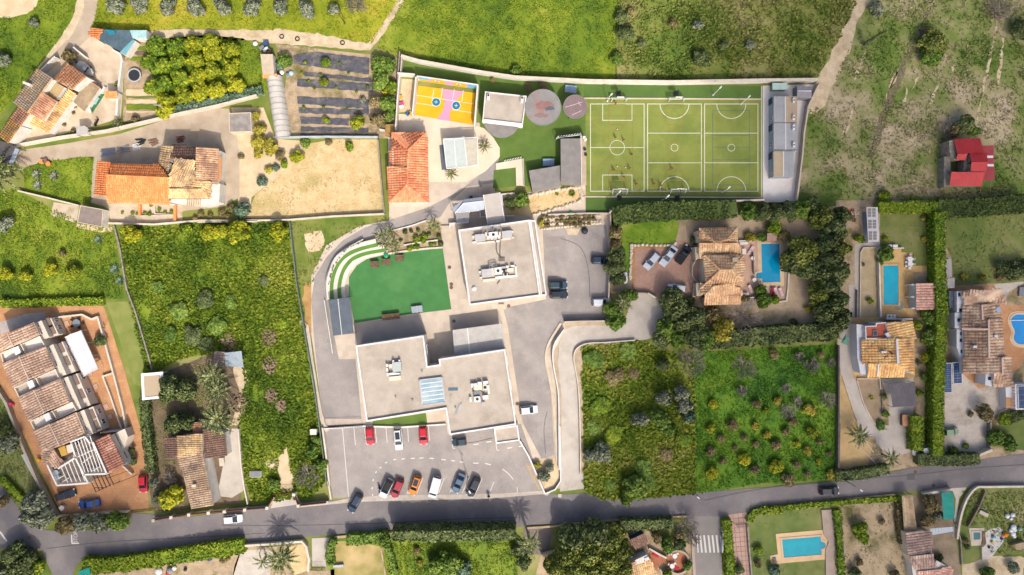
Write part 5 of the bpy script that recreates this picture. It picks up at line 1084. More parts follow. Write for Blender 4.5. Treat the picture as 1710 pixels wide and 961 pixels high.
for i,(u,v)in enumerate(((297,175),(297,305),(297,380),(298,515))):b=W(*CT(u,v),3.5);t2=TH('air_conditioner','white outdoor unit on the classroom roof, number '+['one from the top','two from the top','three from the top','four, at the bottom'][i],'air conditioner',(b[0],b[1],3.2),0,'units on the classroom roof');LK('casing',MB().bx((0,0,0),(.4,.95,.6)).ms('casing',LGT),t2);LK('fan',MB().tb((0,0,.6),(0,0,.63),.16,.16,8).ms('fan',DM),t2)
for i,u in enumerate((165,222)):
 b=W(*CT(u,66),1.8);t2=TH('garden_cabin',['left','right'][i]+' one of the two small green glazed cabins behind the classrooms','cabin',(b[0],b[1],0),0,'green cabins');LK('wall',MB().bx((0,0,0),(1.35,1.25,1.7)).ms('wall',mat('sage wall',(140,158,140),None,fine=.06)),t2);LK('roof',MB().bx((0,0,1.703),(1.5,1.4,.1)).ms('roof',mat('pale green roof',(196,222,212),None,rough=.3,fine=.05)),t2)
t=TH('metal_shed','grey metal shed with a white ridge in the corner behind the classrooms','shed',ctr(CT([(375,110)])));q=xy(CT([(325,62),(430,68),(432,155),(325,150)]),2.4);MB().PRI(q,0,2.2).BD('wall',GM,t)
a,b,c,d=[W(*CT(u,v),2.4)for u,v in((325,62),(430,68),(432,155),(325,150))];m1,m2=VC(a).lerp(VC(d),.48)+VC((0,0,.25)),VC(b).lerp(VC(c),.42)+VC((0,0,.25));RG2=mat('grey sheet roof',(168,164,170),(158,154,160),.8,rough=.6,fine=.05);SHR_(t,[a,b,m2,m1],RG2,6);SHR_(t,[m1,m2,c,d],RG2,6);MB().br(m1+VC((0,0,.1)),m2+VC((0,0,.1)),.15,.08).BD('ridge_cap',WHT,t)
WL([(672,98),(700,106),(800,124),(860,133),(980,139),(1120,141),(1270,138),(1360,137)],.45,1.9,WW,'long white boundary wall along the top of the playground and pitch',cop=CPE)
WL(CT([(475,55),(440,120),(385,240),(355,440),(340,620),(300,950)]),.3,1.8,CONC,'pale concrete wall curving right of the classrooms')
WL(CT([(62,950),(300,952)]),.3,1.0,CONC,'short concrete wall closing the classroom yard')
t=WL(F([(215,935),(245,905),(330,885),(600,870),(900,858),(1215,848)]),.3,2.6,mat('pale netting wall',(226,214,202),(206,196,186),.8,fine=.1),'curved pale wall below the pitch, in front of the tall hedge')
WL(G([(800,272),(1100,262),(1285,262)]),.3,.8,CONC,'grey kerb wall along the paved ramp')
for i,(p,lb)in enumerate((([(690,268),(860,226),(1060,160)],'lower'),([(660,124),(840,86),(1010,62),(1050,85),(1062,140)],'upper'))):
 ln=SML(G(p),8);rk=TH('stone_edging',lb+' edging of pale boulders round the rockery','stone edging',(*W(*ln[0])[:2],0))
 for k in range(0,len(ln)-1):
  c=W(*ln[k]);s=R.uniform(.3,.5);m_=MB().bll((c[0]+R.uniform(-.1,.1),c[1]+R.uniform(-.1,.1),.15),s,6,4,sz=.8);m_.v=[(x+R.uniform(-.07,.07),y+R.uniform(-.07,.07),z)for x,y,z in m_.v];m_.BD('stone',KERB,rk)
for k,v0 in enumerate((215,280,350)):
 ln=[(440+40*i,v0-(4.4 if k==2 else 2.6)*i+(10 if k==1 else 0))for i in range(21)];rk=TH('stone_edging',['top','middle','bottom'][k]+' row of pale stones in the terraced bed above the east parking','stone edging',(*W(*TR(*ln[0]))[:2],0),0,'rows of stones in the terraced bed')
 for p in ln:c=W(*TR(*p));m_=MB().bll((c[0],c[1],.12),R.uniform(.28,.42),6,4,sz=.8);m_.v=[(x+R.uniform(-.07,.07),y+R.uniform(-.07,.07),z)for x,y,z in m_.v];m_.BD('stone',KERB,rk)
SHB('rust',[(*TR(470+i*62,245-i*3+(k*58)),R.uniform(.5,.8))for i in range(12)for k in(-1,0,1)if R.random()<.85],'low ochre shrub in the stone terraces above the east parking','shrubs in the stone terraces',name='shrub')
TR_('gold',TR(435,265),.9,1.4,'yellowish round bush at the left end of the stone terraces','shrub')
b=W(*TR(1030,375),.4);m_=MB().bll((b[0],b[1],.35),.75,8,5,sz=.7);SOL_(m_,'tarpaulin_heap',DM,'dark covered heap at the top of the east parking','heap',None,(b[0],b[1],0))
WL(L([(160,598),(415,582),(650,590),(940,570)]),.28,.5,PARA,'white kerb wall along the top row of parking bays')
WL(L([(155,590),(175,740),(200,960)]),.35,1.0,CPE,'pale wall on the left side of the parking lot');WL(M([(190,350),(210,465)]),.3,1.0,CPE,'short pale wall beside the parking lot exit')
WL(L([(1415,675),(1470,770),(1540,930),(1575,1010)]),.3,.9,PARA,'slanting white wall between the parking lot and the access lane');WL(N([(118,430),(180,405),(215,350),(210,0)]),.22,.8,PARA,'white wall bending into the access lane from the main road',sm=0)
WL(GT([(340,240),(230,420),(192,540),(195,640),(225,790),(260,1000),(290,1400),(300,1640)]),.5,.25,KERB,'broad pale kerb on the right edge of the east parking','kerb','kerb',sm=3);WL(GT([(370,300),(280,430),(256,540),(268,690),(312,940),(318,1300),(320,1700)]),.22,1.1,PARA,'white wall between the east parking and the access lane',sm=3)
WL(GT([(1081,408),(780,432),(600,442),(500,490),(468,570),(480,680),(515,900),(530,1300),(535,1750)]),.2,.7,CPE,'thin stone wall on the right side of the access lane',sm=3)
PT_('verge',GT([(500,490),(600,450),(1081,420),(1081,440),(600,460),(555,475),(560,961),(570,1750),(540,1750),(520,860),(480,640),(472,560)]),mat('stony verge',(206,186,160),(186,166,140),.7,fine=.15),12)
WL(GT([(372,225),(560,215),(800,215)]),.3,1.6,CONC,'pale wall carrying the sliding gate of the east parking');WL([(1018,350),(1018,420),(1016,470),(1014,520)],.25,1.6,CONC,'white wall between the east parking and the villa garden')
def RGT(pts,h,n,lbl,T_,m=DM,name='metal_gate',cat='gate'):
 a,b=VC(W(*T_(*pts[0]))),VC(W(*T_(*pts[1])));t=TH(name,lbl,cat,a)
 for z in(.15,h):MB().tb(a+VC((0,0,z)),b+VC((0,0,z)),.045,.045,5).BD('rail',m,t)
 for i in range(n+1):p=a.lerp(b,i/n);MB().tb(p,p+VC((0,0,h)),.03 if i%4 else .055,None,5).BD('bar',m,t)
RGT(((370,215),(790,205)),1.9,16,'dark barred sliding gate along the lower edge of the east parking',GT);RGT(((175,585),(410,575)),2.0,16,'dark barred gate at the foot of the school lane',L)
RGT(((505,90),(555,300)),1.3,12,'thin railing along the curving school lane',K)if 0 else None
WL([(486,372),(497,470),(512,560),(526,640),(542,760),(548,810)],.2,1.2,mat('green mesh fence',(126,140,126),(106,120,108),1,fine=.1),'green mesh fence on a low base along the wild field','mesh_fence','fence')
WL([(500,540),(512,545),(520,600),(535,690),(548,720)],.9,.3,CONC,'broad concrete footing left of the school lane','kerb','kerb',sm=2)
hs=lambda*p:WL(*p)
PM=TH('parking_markings','white bay lines and dashed arc painted on the parking lot','road markings',ctr(M([(700,250)])))
def line(a,b,wd=.12,m=None,par=None,z=.05,nm='line'):RIB([W(*a)[:2],W(*b)[:2]],wd,z,z+.003).BD(nm,m or WLINE,par or PM)
for a,b in(((277,20),(316,460)),((350,15),(360,125)),((417,15),(430,120)),((485,10),(497,112)),((555,8),(564,110)),((603,5),(612,105)),((695,5),(700,105)),((768,5),(776,100)),((828,0),(836,95)),((793,335),(752,440)),((720,345),(690,440)),((930,335),(895,432)),((1003,330),(965,430)),((1090,330),(1045,435)),((1173,340),(1130,440)),((1248,362),(1225,420)),((1397,395),(1400,430)),((975,60),(985,145)),((985,146),(1000,146)),((1262,118),(1268,158)),((1268,158),(1285,158))):line(M(*a),M(*b))
for u,v,du,dv in((612,218,20,-3),(666,214,22,-2),(728,210,26,-1),(783,208,26,0),(850,210,26,2),(925,219,28,3),(987,226,22,3),(1042,234,26,3),(1132,241,34,2),(1210,247,36,9),(557,237,12,-6),(520,269,10,-8),(492,299,6,-12),(473,350,3,-14),(467,402,1,-14),(470,445,1,-12),(1135,120,34,-4),(1216,104,34,-5),(1350,143,32,-5),(1418,133,20,-4)):line(M(u-du/2,v-dv/2),M(u+du/2,v+dv/2),.2)
pl2=SML(M([(1303,278),(1345,312),(1372,345)]),5);RIB(xy(pl2),.16,.05,.053).BD('line',WLINE,PM)
for a,b in(((1455,243),(1540,412)),((1470,268),(1492,250)),((1492,250),(1480,285)),((1500,330),(1518,305)),((1518,305),(1510,345)),((1530,395),(1545,375))):line(M(*a),M(*b),.12,YLINE)
RM=TH('zebra_crossing','worn white zebra crossing on the side street','road markings',ctr(BC([(1150,380)])))
for u in(962,1003,1054,1110,1162,1215,1264):
 s=25 if u>970 else 16;line(BC(u,265),BC(u+s,490),.36 if 990<u<1250 else .22,WLINE,RM,.05,'stripe')
SM=TH('stop_marking','white STOP lettering and line painted on the side road','road markings',ctr(J([(480,720)])))
line(J(460,700),J(463,756),.3,WLINE,SM,.055);line(J(463,756),J(508,755),.25,WLINE,SM,.056);line(J(0,680),J(45,742),.35,WLINE,SM,.055)
def letters(s,p,size,rz,par,m,z=.05):
 cu=bpy.data.curves.new('lettering','FONT');cu.body=s;cu.size=size;cu.align_x='CENTER';cu.align_y='CENTER';tmp=bpy.data.objects.new('lettering',cu);COL.objects.link(tmp)
 me=bpy.data.meshes.new_from_object(tmp.evaluated_get(bpy.context.evaluated_depsgraph_get()));bpy.data.objects.remove(tmp);me.materials.clear();me.materials.append(m);o=LK('lettering',me,par);c=W(*p);o.location=VC((c[0],c[1],z))-OFF[par.name];o.rotation_euler=(0,0,rz);return o
letters('STOP',J(487,715),1.0,PI/2,SM,WLINE,.052).scale=(1,1.2,1)
for p,s in((F,None),):pass
b=W(*N(210,450));PT_('inspection_cover',N([(200,440),(222,440),(222,461),(200,461)]),KERB,14);PT_('road_repair',O([(900,308),(950,305),(950,348),(902,350)]),mat('dark repair',(112,108,110),None,fine=.08),14)
for T_,u,v in((O,1072,385),(O,956,298),(L,1398,440),(K,1460,632),(K,1078,738),(K,1047,362),(J,187,718),(K,1060,480),(K,1060,503)):
 c=W(*T_(u,v));SOL_(MB().tb((c[0],c[1],.03),(c[0],c[1],.066),.38,.38,14),'manhole_cover',mat('iron cover',(130,106,92),(116,96,84),2,fine=.15),'round iron manhole cover set flush in the paving','manhole cover','manhole covers',(c[0],c[1],.03))
 # ------------------------------------------------------------------ farmhouse at the upper left
t=TH('farmhouse','rambling white farmhouse with many patched tile roofs at the upper left','farmhouse',(*W(*Z(420,560),3)[:2],0))
WG_(t,Z,[(372,158,4.4),(520,255,5.2),(280,590,5.2),(148,480,4.4)],WW,T_MIX,ridges=[(1,2)],lbl='mottled grey and ochre roof')
WG_(t,Z,[(190,535,3.8),(288,605,4.4),(205,715,4.4),(113,640,3.8)],WW,T_BRN,lbl='brown roof at the lower left');WG_(t,Z,[(110,662,3.4),(200,722,4.0),(82,888,4.0),(0,825,3.4)],WW,TM_('rusty ochre tiles',(206,150,72),(170,124,66),(140,118,84)),lbl='rusty ochre roof')
WG_(t,Z,[(437,402,4.9),(556,472,4.3),(430,672,4.3),(300,588,4.9)],WW,T_BRN,lbl='reddish brown middle roof');WG_(t,Z,[(686,112,4.2),(858,230,4.6),(716,352,4.6),(546,250,4.2)],WW,TM_('copper tiles',(196,140,96),(170,112,78),(210,160,118)),lbl='copper brown roof at the upper right')
WG_(t,Z,[(692,376,3.3),(752,406,2.9),(482,790,2.9),(400,742,3.3)],WW,T_HON,lbl='long narrow honey coloured roof');q=xy(Z([(540,275),(640,335),(562,462),(460,400)]),3.6);MB().PRI(q,0,3.5).BD('wall',WW,t);SHR_(t,[W(*Z(u,v),3.6)for u,v in((540,275),(640,335),(562,462),(460,400))],mat('beige sheet',(206,180,134),(196,170,124),.6,fine=.05),4,.1)
WG_(t,Z,[(318,620,2.6),(432,690,2.4),(385,755,2.4),(288,690,2.6)],WW,T_HON,lbl='small broken honey roof');MB().PRI(xy(Z([(228,272),(300,300),(290,325),(222,295)]),5.6),4,5.5).BD('chimney',WW,t)
for u,v,rz in((632,632,-.55),(565,722,-.55),(705,520,-.55)):
 b=W(*Z(u,v),1.3);MB().bx((b[0],b[1],1.0),(.2,1.0,.7),rz).BD('window',GLASS,t)
t=TH('barn','low barn with a moss brown corrugated roof right of the farmhouse','barn',(*W(*Z(865,420),2)[:2],0));qd=[W(*Z(u,v),h)for u,v,h in((865,258,2.0),(1000,345,1.5),(848,575,1.5),(738,480,2.0))]
MB().PRI([p[:2]for p in qd],0,[p[2]-.12 for p in qd]).BD('wall',WW,t);SHR_(t,[qd[0],qd[3],qd[2],qd[1]],TM_('mossy sheet',(150,132,104),(128,112,88),(170,148,118)),16);MB().br(VC(qd[0])+VC((0,0,.12)),VC(qd[1])+VC((0,0,.12)),.35,.14).BD('ridge_cap',T_BRN,t)
q=xy(Z([(990,380),(1050,410),(925,600),(860,570)]));SOL_(MB().PRI(q,.02,.06),'green_mat',mat('green mat',(60,130,80),None,fine=.1),'bright green mat beside the moss roofed barn','mat')
for u,v,m,lb,rz in((965,470,mat('pale blue plastic',(180,220,226),None,fine=.05),'pale blue bench on the green mat',-.55),(900,555,LGT,'white seat at the lower end of the green mat',.2),(1035,365,LGT,'white box at the upper end of the green mat',-.5)):
 b=W(*Z(u,v),.4);t2=TH('garden_bench',lb,'seat',(b[0],b[1],0),rz);LK('seat',MB().bx((0,0,.35),(.6,1.6,.08)).ms('seat',m),t2);LK('leg',MB().bx((0,-.6,0),(.5,.1,.35)).ms('leg',m),t2);LK('leg',MB().bx((0,.6,0),(.5,.1,.35)).ms('leg',m),t2);LK('backrest',MB().bx((.3,0,.433),(.06,1.6,.4)).ms('backrest',m),t2)
t=TH('tiled_porch','small orange tiled lean-to in the middle of the farm yard','lean-to',ctr(A([(712,620)])));WG_(t,A,[(680,590,2.6),(745,590,2.6),(742,630,2.2),(682,630,2.2)],WW,T_OR);
t=TH('lean_to_shed','bluish net roofed shed with orange tiles at the top of the farm yard','shed',ctr(A([(740,260)])));NET=mat('blue grey netting',(96,122,134),(82,104,116),.6,fine=.12);qd=[W(*A(u,v),2.6)for u,v in((665,190),(830,195),(850,255),(770,330),(632,258))]
MB().PRI([p[:2]for p in qd],2.5,2.6).BD('roof',NET,t);PO_(t,qd)
for i in range(9):a,b=VC(qd[0]).lerp(VC(qd[1]),i/9),VC(qd[4]).lerp(VC(qd[3]),i/9);MB().br(a+VC((0,0,.05)),b+VC((0,0,.05)),.08,.05).BD('slat',NET,t)
WG_(t,A,[(590,185,2.4),(655,190,2.6),(625,250,2.6),(578,225,2.2)],WW,T_OR)
for pts,m,lb in(([(830,195),(940,195),(940,250),(832,245)],mat('pale turquoise sheet',(196,232,230),(170,214,216),.8,fine=.06),'pale turquoise lean-to roof beside the blue netting'),([(850,250),(866,262),(805,355),(772,340)],mat('sky blue sheet',(140,200,214),(120,184,200),.8,fine=.06),'narrow sky blue roof at the corner of the vegetable garden')):
 t2=TH('lean_to_shed',lb,'shed',ctr(A(pts)));qd=[W(*A(u,v),2.4)for u,v in pts];MB().PRI([p[:2]for p in qd],0,2.28).BD('wall',WW,t2);SHR_(t2,qd,m,6)
b=W(*A(705,205),2.9);SOL_(MB().PRI([(b[0]+x,b[1]+y)for x,y in((-1.0,.5),(.9,.3),(1.1,-.3),(-.2,-.5))],2.65,2.85),'tarpaulin',mat('blue tarpaulin',(30,140,170),None,fine=.1),'bright blue tarpaulin lying on the netting roof','tarpaulin',None,(b[0],b[1],2.65))
a,b=VC(W(*A(498,405),1.2)),VC(W(*A(600,482),1.2));d=b-a;rz=atan2(d.y,d.x);c=(a+b)/2;t=TH('motor_boat','white covered motor boat standing on its trailer in the farm yard','boat',(c.x,c.y,0),rz);l=d.length;st=[(-.5,.38,.6,1.2),(-.3,.46,.45,1.25),(0,.5,.4,1.3),(.25,.42,.45,1.38),(.4,.26,.6,1.45),(.5,.03,.95,1.5)];mb=MB()
for x,hw,z0,z1 in st:mb.v+=[(x*l,-hw*2.0,z1),(x*l,-hw*1.7,z0+.3),(x*l,0,z0),(x*l,hw*1.7,z0+.3),(x*l,hw*2.0,z1)]
for i in range(5):
 for j in range(4):mb.f.append((5*i+j,5*i+5+j,5*i+6+j,5*i+1+j));mb.m.append(0)
mb.f.append((0,1,2,3,4));mb.m.append(0);LK('hull',mb.ms('hull',WHT),t);mb=MB()
for x,hw,z0,z1 in st:mb.v+=[(x*l,-hw*1.92,z1-.03),(x*l,0,z1+.22-.1*(x>.3)),(x*l,hw*1.92,z1-.03)]
for i in range(5):
 for j in range(2):mb.f.append((3*i+j,3*i+3+j,3*i+4+j,3*i+1+j));mb.m.append(0)
LK('cover',mb.ms('cover',mat('boat cover',(226,220,208),(208,200,190),1,fine=.08)),t);LK('windshield',MB().bx((.14*l,0,1.45),(.1,1.3,.4)).ms('windshield',GLASS),t);LK('console',MB().bx((.05*l,0,1.45),(.6,.7,.5)).ms('console',LGT),t);LK('engine',MB().bx((-.53*l,0,.7),(.35,.4,.9)).ms('engine',DM),t);LK('trailer',MB().bx((0,-.5,.45),(l*.9,.1,.12)).bx((0,.5,.45),(l*.9,.1,.12)).bx((0,0,.45),(.12,1.7,.12)).ms('trailer',GM),t)
for s in(-1,1):o=LK('wheel',WHEELM['t'],t);o.location=(0,s*.85,.31)
b=W(*A(861,484),.7);t=TH('trampoline','round trampoline with black mat and pale rim in the vegetable garden','trampoline',(b[0],b[1],0));LK('mat',MB().tb((0,0,.68),(0,0,.7),1.2,1.2,28).ms('mat',mat('trampoline mat',(52,54,60),None,fine=.1)),t);LK('rim',RIB([(1.32*cos(2*PI*i/28),1.32*sin(2*PI*i/28))for i in range(28)],.26,.68,.74,closed=True).ms('rim',mat('pale rim pad',(196,200,204),None,fine=.05)),t)
for i in range(6):a=2*PI*i/6;LK('leg',MB().tb((1.3*cos(a),1.3*sin(a),0),(1.3*cos(a),1.3*sin(a),.68),.05,.05,6).ms('leg',GM),t)
for i,(v0,v1,m,lb)in enumerate(((575,615,SOILP,'bare pale'),(622,632,G_SCG,'thin green'),(640,665,SOILP,'ochre'),(674,706,G_LUSH,'bright green'),(714,724,SOILP,'narrow pale'),(300,322,G_LUSH,'short green'),(330,352,SOILD,'dark brown'),(368,392,G_LUSH,'leafy green'))):
 u0,u1=(812,1005+i*3)if v0>500 else(840,945);q=xy(A([(u0,v0),(u1,v0),(u1,v1),(u0,v1)]));mb=MB().PRI(RE_(q,.08,.8),.01,.14);SOL_(mb,'planting_bed',m,lb+' raised bed in the vegetable garden','planting bed')
WL(A([(735,330),(790,360),(800,400),(775,600),(765,750)]),.4,1.2,WW,'white wall between the farm yard and the vegetable garden')
WL(A([(-80,1010),(60,950),(130,940),(400,890),(700,848),(1000,778),(1180,735),(1400,690),(1660,622)]),.45,1.3,CPE,'long pale stone wall along the concrete drive');WL(A([(292,470),(385,380)]),.25,1.8,WW,'white wall bridging the gap behind the farmhouse');WL(A([(490,315),(570,380)]),.3,1.2,WW,'short white wall beside the boat')
q=xy(A([(488,815),(545,808),(568,830),(560,860),(492,868)]),2.4);t=TH('grey_awning','grey square awning beside the drive wall of the farm','awning',(*q[0],0));MB().PRI(q,2.3,2.4).BD('canopy',CORRL,t);PO_(t,[(p[0],p[1],2.3)for p in q])
t=TH('carport','dark sheet roofed carport at the far left below the farmhouse','carport',ctr(C([(30,80)])));qd=[W(*C(u,v),2.6)for u,v in((-40,10),(70,40),(112,72),(70,170),(-60,150))];MB().PRI([p[:2]for p in qd],2.5,2.6).BD('roof',mat('dark sheet',(104,98,98),(92,86,88),.6,fine=.08),t);PO_(t,qd);MB().br((qd[2][0],qd[2][1],2.65),(qd[3][0],qd[3][1],2.65),.9,.06).BD('gutter',mat('bluish gutter',(170,184,196),None,fine=.05),t)
b=W(*A(1540,790),2.4);t=TH('garden_hut','small hut with a stained grey flat roof at the end of the drive','hut',(b[0],b[1],0));flat(t,A,[(1468,728),(1610,722),(1615,845),(1472,850)],2.3,WC,mat('stained grey roof',(176,168,160),(150,142,136),.8,fine=.12),.15,.14,WC)
t=TH('poly_tunnel','long arched greenhouse tunnel of grey plastic beside the mulch garden','greenhouse',ctr(B([(240,690)])));a,b=VC(W(*B(215,490),1.2)),VC(W(*B(275,885),1.2));ax=(b-a);ax.z=0;l=ax.length;ax.normalize();sv=VC((-ax.y,ax.x,0));PLS=mat('greenhouse plastic',(232,226,216),(216,208,198),.8,rough=.35,fine=.08);mb=MB();ns=11
for i in range(ns+1):
 for j in range(9):
  an=PI*j/8;sag=.08*(i%2);p=VC((a.x,a.y,0))+ax*l*i/ns+sv*cos(an)*1.65;mb.v.append((p.x,p.y,sin(an)*(2.3-sag)))
for i in range(ns):
 for j in range(8):mb.f.append((9*i+j,9*i+9+j,9*i+10+j,9*i+1+j));mb.m.append(0)
mb.BD('cover',PLS,t,smooth=True)
for i in range(0,ns+1):
 m_=MB()
 for j in range(8):m_.tb(VC(mb.v[9*i+j])*1.0+VC((0,0,.03)),VC(mb.v[9*i+j+1])+VC((0,0,.03)),.04,.04,4)
 m_.BD('hoop',GM,t)
t=TH('garden_shed','narrow shed with a pale roof and clutter above the greenhouse tunnel','shed',ctr(B([(180,420)])));flat(t,B,[(135,350),(212,350),(222,478),(150,482)],2.3,WW,mat('pale shed roof',(226,206,180),(206,188,164),.8,fine=.08),0)
WG_(t,B,[(155,484,2.3),(232,476,2.3),(238,490,2.0),(160,498,2.0)],WW,T_OR,wl=False)
for i,(u,v,m,nm,lb)in enumerate(((170,280,mat('navy crate',(60,90,140),None,fine=.1),'crate','navy crate in the clutter above the garden shed'),(170,320,LGT,'crate','white crate in the clutter above the garden shed'),(145,310,GM,'crate','grey crate in the clutter above the garden shed'),(190,330,WOOD,'crate','wooden crate in the clutter above the garden shed'),(100,280,LGT,'sack','white sack lying beside the orchard corner'),(270,465,LGT,'sack','white sack at the upper corner of the mulch garden'),(310,480,GM,'sack','grey sack in the rubbish beside the mulch garden'),(330,470,mat('pale blue plastic',(180,220,226)),'sack','pale blue sack in the rubbish beside the mulch garden'))):
 b=W(*B(u,v),.4);mb=MB().bll((0,0,.3),.55,8,5,sz=.6)if nm=='sack' else MB().bx((0,0,0),(1.0,.8,.6),.3*i).bx((0,0,.603),(1.06,.86,.06),.3*i);o=LK(nm,mb.ms(nm,m));o.location=(b[0],b[1],.02);tag(o,lb,nm)
for i,(u,v)in enumerate(((270,235),(370,250),(660,275))):
 b=W(*B(u,v),.2);m_=MB()
 for k in range(14):a1,a2=2*PI*k/14,2*PI*(k+1)/14;m_.tb((b[0]+.42*cos(a1),b[1]+.42*sin(a1),.12),(b[0]+.42*cos(a2),b[1]+.42*sin(a2),.12),.1,.1,5)
 SOL_(m_,'old_tyre',TYRE,'old tyre lying on the dirt path, '+['nearest the orchard','middle one of three','nearest the path fork'][i],'tyre','tyres on the dirt path')
FILM=mat('black mulch film',(106,106,112),(86,86,94),1.2,rough=.5,fine=.15,fsc=3,bump=.4,c3=(150,140,126),sc3=.4,t3=.58)
for i,(p,lb)in enumerate((([(470,335),(835,375),(830,480),(345,410),(345,360)],'widest, topmost'),([(415,462),(845,505),(845,530),(415,488)],'second'),([(372,508),(860,540),(855,592),(372,555)],'third'),([(370,622),(830,640),(830,700),(372,668)],'fourth'),([(380,692),(830,705),(830,740),(380,728)],'fifth'),([(385,752),(700,762),(700,806),(400,796)],'sixth'),([(395,815),(830,822),(828,852),(395,845)],'seventh'),([(390,858),(895,862),(895,880),(390,878)],'lowest'))):SOL_(MB().PRI(RE_(xy(B(p)),.12,.8),.01,.09),'mulch_film',FILM,lb+' strip of black mulch film in the vegetable plot','mulch film')
SHB('lime',[(*B(u,v),R.uniform(.3,.5))for u,v in((420,400),(640,405),(700,470),(480,565),(410,690),(620,560),(750,590),(820,560),(440,520),(540,690),(690,700),(400,470),(520,480))],'small vegetable plant growing between the black mulch strips','plants in the mulch garden',name='vegetable_plant',cat='plant')
WL(B([(238,888),(560,884),(892,886)]),.3,1.1,mat('pale teal wall',(206,216,216),(186,196,196),.8,fine=.08),'pale bluish wall along the lower edge of the mulch garden');WL(B([(1035,345),(1025,490),(1008,850)]),.25,1.6,WGR,'grey wall between the mulch garden and the mural court');WL(D([(895,20),(912,250),(935,495)]),.22,1.0,WGR,'low grey wall on the right of the straw field');WL(D([(-260,545),(70,535),(330,530),(600,508),(935,492)]),.3,1.0,CPE,'pale wall along the bottom of the straw field');WL(B([(905,840),(975,850)]),.3,1.2,WW,'short white wall joining the tiled house')
b=W(*B(965,835),1.5);SOL_(MB().bx((b[0],b[1],0),(1.9,2.2,1.4)).bx((b[0],b[1],1.403),(2.0,2.3,.08)),'wooden_shed',mat('golden planks',(190,150,90),(160,124,74),1,fine=.15),'small golden wooden shed beside the tiled house','shed')
t=TH('country_house','country house with a long bright orange roof and straw coloured old wing','house',ctr(C([(1000,270)])))
hip(t,C,[(685,412,4.6),(1085,425,4.6),(1020,175,4.6),(715,165,4.6)],[p for p in([(682,240,5.8),(685,412,4.6),(1085,425,4.6),(1080,258,5.8)],[(712,165,4.9),(1022,175,4.9),(1080,258,5.8),(705,240,5.8)])],WW,T_OR,[[(682,240,5.85),(1080,258,5.85)]],lbl='long orange roof');WG_(t,C,[(630,160,3.6),(706,165,4.3),(682,370,4.3),(614,365,3.6)],WW,T_OR,lbl='orange lean-to roof')
old=[[(1125,133,6.0),(1248,145,6.2),(1082,262,5.6)],[(1250,147,6.2),(1250,272,6.0),(1185,326,5.3),(1078,326,5.3),(1082,262,5.6)],[(1240,274,5.6),(1350,280,5.3),(1290,330,5.6),(1185,326,5.3)],[(1350,280,5.3),(1348,390,4.8),(1290,330,5.6)],[(1085,330,5.6),(1290,332,5.6),(1348,392,4.8),(1085,392,4.8)]]
hip(t,C,[(1085,392,4.6),(1348,392,4.6),(1350,282,4.6),(1252,270,4.6),(1250,147,4.6),(1125,133,4.6)],old,WW,T_OLD,[[(1248,146,6.2),(1082,262,5.65)],[(1290,331,5.65),(1348,391,4.85)],[(1085,330,5.65),(1290,331,5.65)]],lbl='straw coloured hipped roof');WG_(t,C,[(1040,55,4.8),(1108,60,5.0),(1092,150,5.0),(1020,150,4.8)],WW,T_OLD);WG_(t,C,[(1020,165,4.4),(1085,162,4.6),(1070,252,4.6),(1015,248,4.4)],WW,T_OLD)
WG_(t,C,[(1108,58,4.6),(1258,60,4.6),(1250,133,5.4),(1100,133,5.4)],WW,T_DRK,lbl='roof facing away from the sun, its shade painted into dark tiles');WG_(t,C,[(1262,65,5.4),(1395,76,4.6),(1385,296,4.6),(1258,268,5.4)],WW,TM_('straw brown tiles',(190,150,116),(150,112,88),(214,176,134)),lbl='steep brown roof on the right')  # shade of the north slope put into the colour with darker tiles
for u,v in((1410,150),(1408,200),(1405,250)):b=W(*C(u,v),3.4);MB().bx((b[0],b[1],3.3),(.7,1.6,.12)).BD('awning',T_OR,t)
for u,v in((1388,330),(1358,345),(1318,420)):b=W(*C(u,v),2.2);MB().bx((b[0],b[1],1.6),(.35,.9,1.0)).BD('window',GLASS,t)
MB().PRI(xy(C([(1350,300),(1412,295),(1405,415),(1300,440),(1090,415),(1090,395),(1345,395)]),3.4),0,3.3).BD('terrace',WW,t);t2=TH('tiled_pergola','small tiled pergola on the white terrace of the country house','pergola',ctr(C([(1240,415)])))
for i in range(7):MB().br(W(*C(1200+i*14,402),3.8),W(*C(1200+i*14,440),3.8),.18,.12).BD('beam',T_OLD,t2)
for p in C([(1200,402),(1284,440)]):b=W(*p,3.6);MB().tb((b[0],b[1],3.3),(b[0],b[1],3.65),.08,.08,6).BD('post',WHT,t2)
PT_('terrace',C([(690,425),(1170,432),(1172,545),(712,552)]),mat('cracked terrace',(226,208,182),(206,188,162),.5,fine=.12,c3=(150,150,100),sc3=.3,t3=.62),7);WL(C([(905,425),(905,500)]),.5,.8,T_OR,'short orange tiled wall left of the planted beds');WL(C([(1132,430),(1132,535)]),.5,.8,T_OR,'short orange tiled wall right of the planted beds');WL(C([(905,505),(1118,495),(1000,490),(1000,430)]),.25,.5,CONC,'pale kerb dividing the terrace beds')
SHB('lime',[(*C(u,v),R.uniform(.4,.6))for u,v in((785,483),(880,490),(930,485),(970,435),(1020,460),(1060,480),(1100,480),(850,485),(960,490))],'small green bush in the terrace beds of the country house','bushes in the terrace beds')
t=TH('small_outbuilding','small outbuilding with a flat brown grey roof and tiled edge below the lawn','outbuilding',ctr(C([(580,500)])));flat(t,C,[(515,435),(662,462),(655,575),(495,545)],2.4,WW,mat('brown grey roof',(160,144,136),(148,132,126),.8,fine=.06),.12,.14,WC);
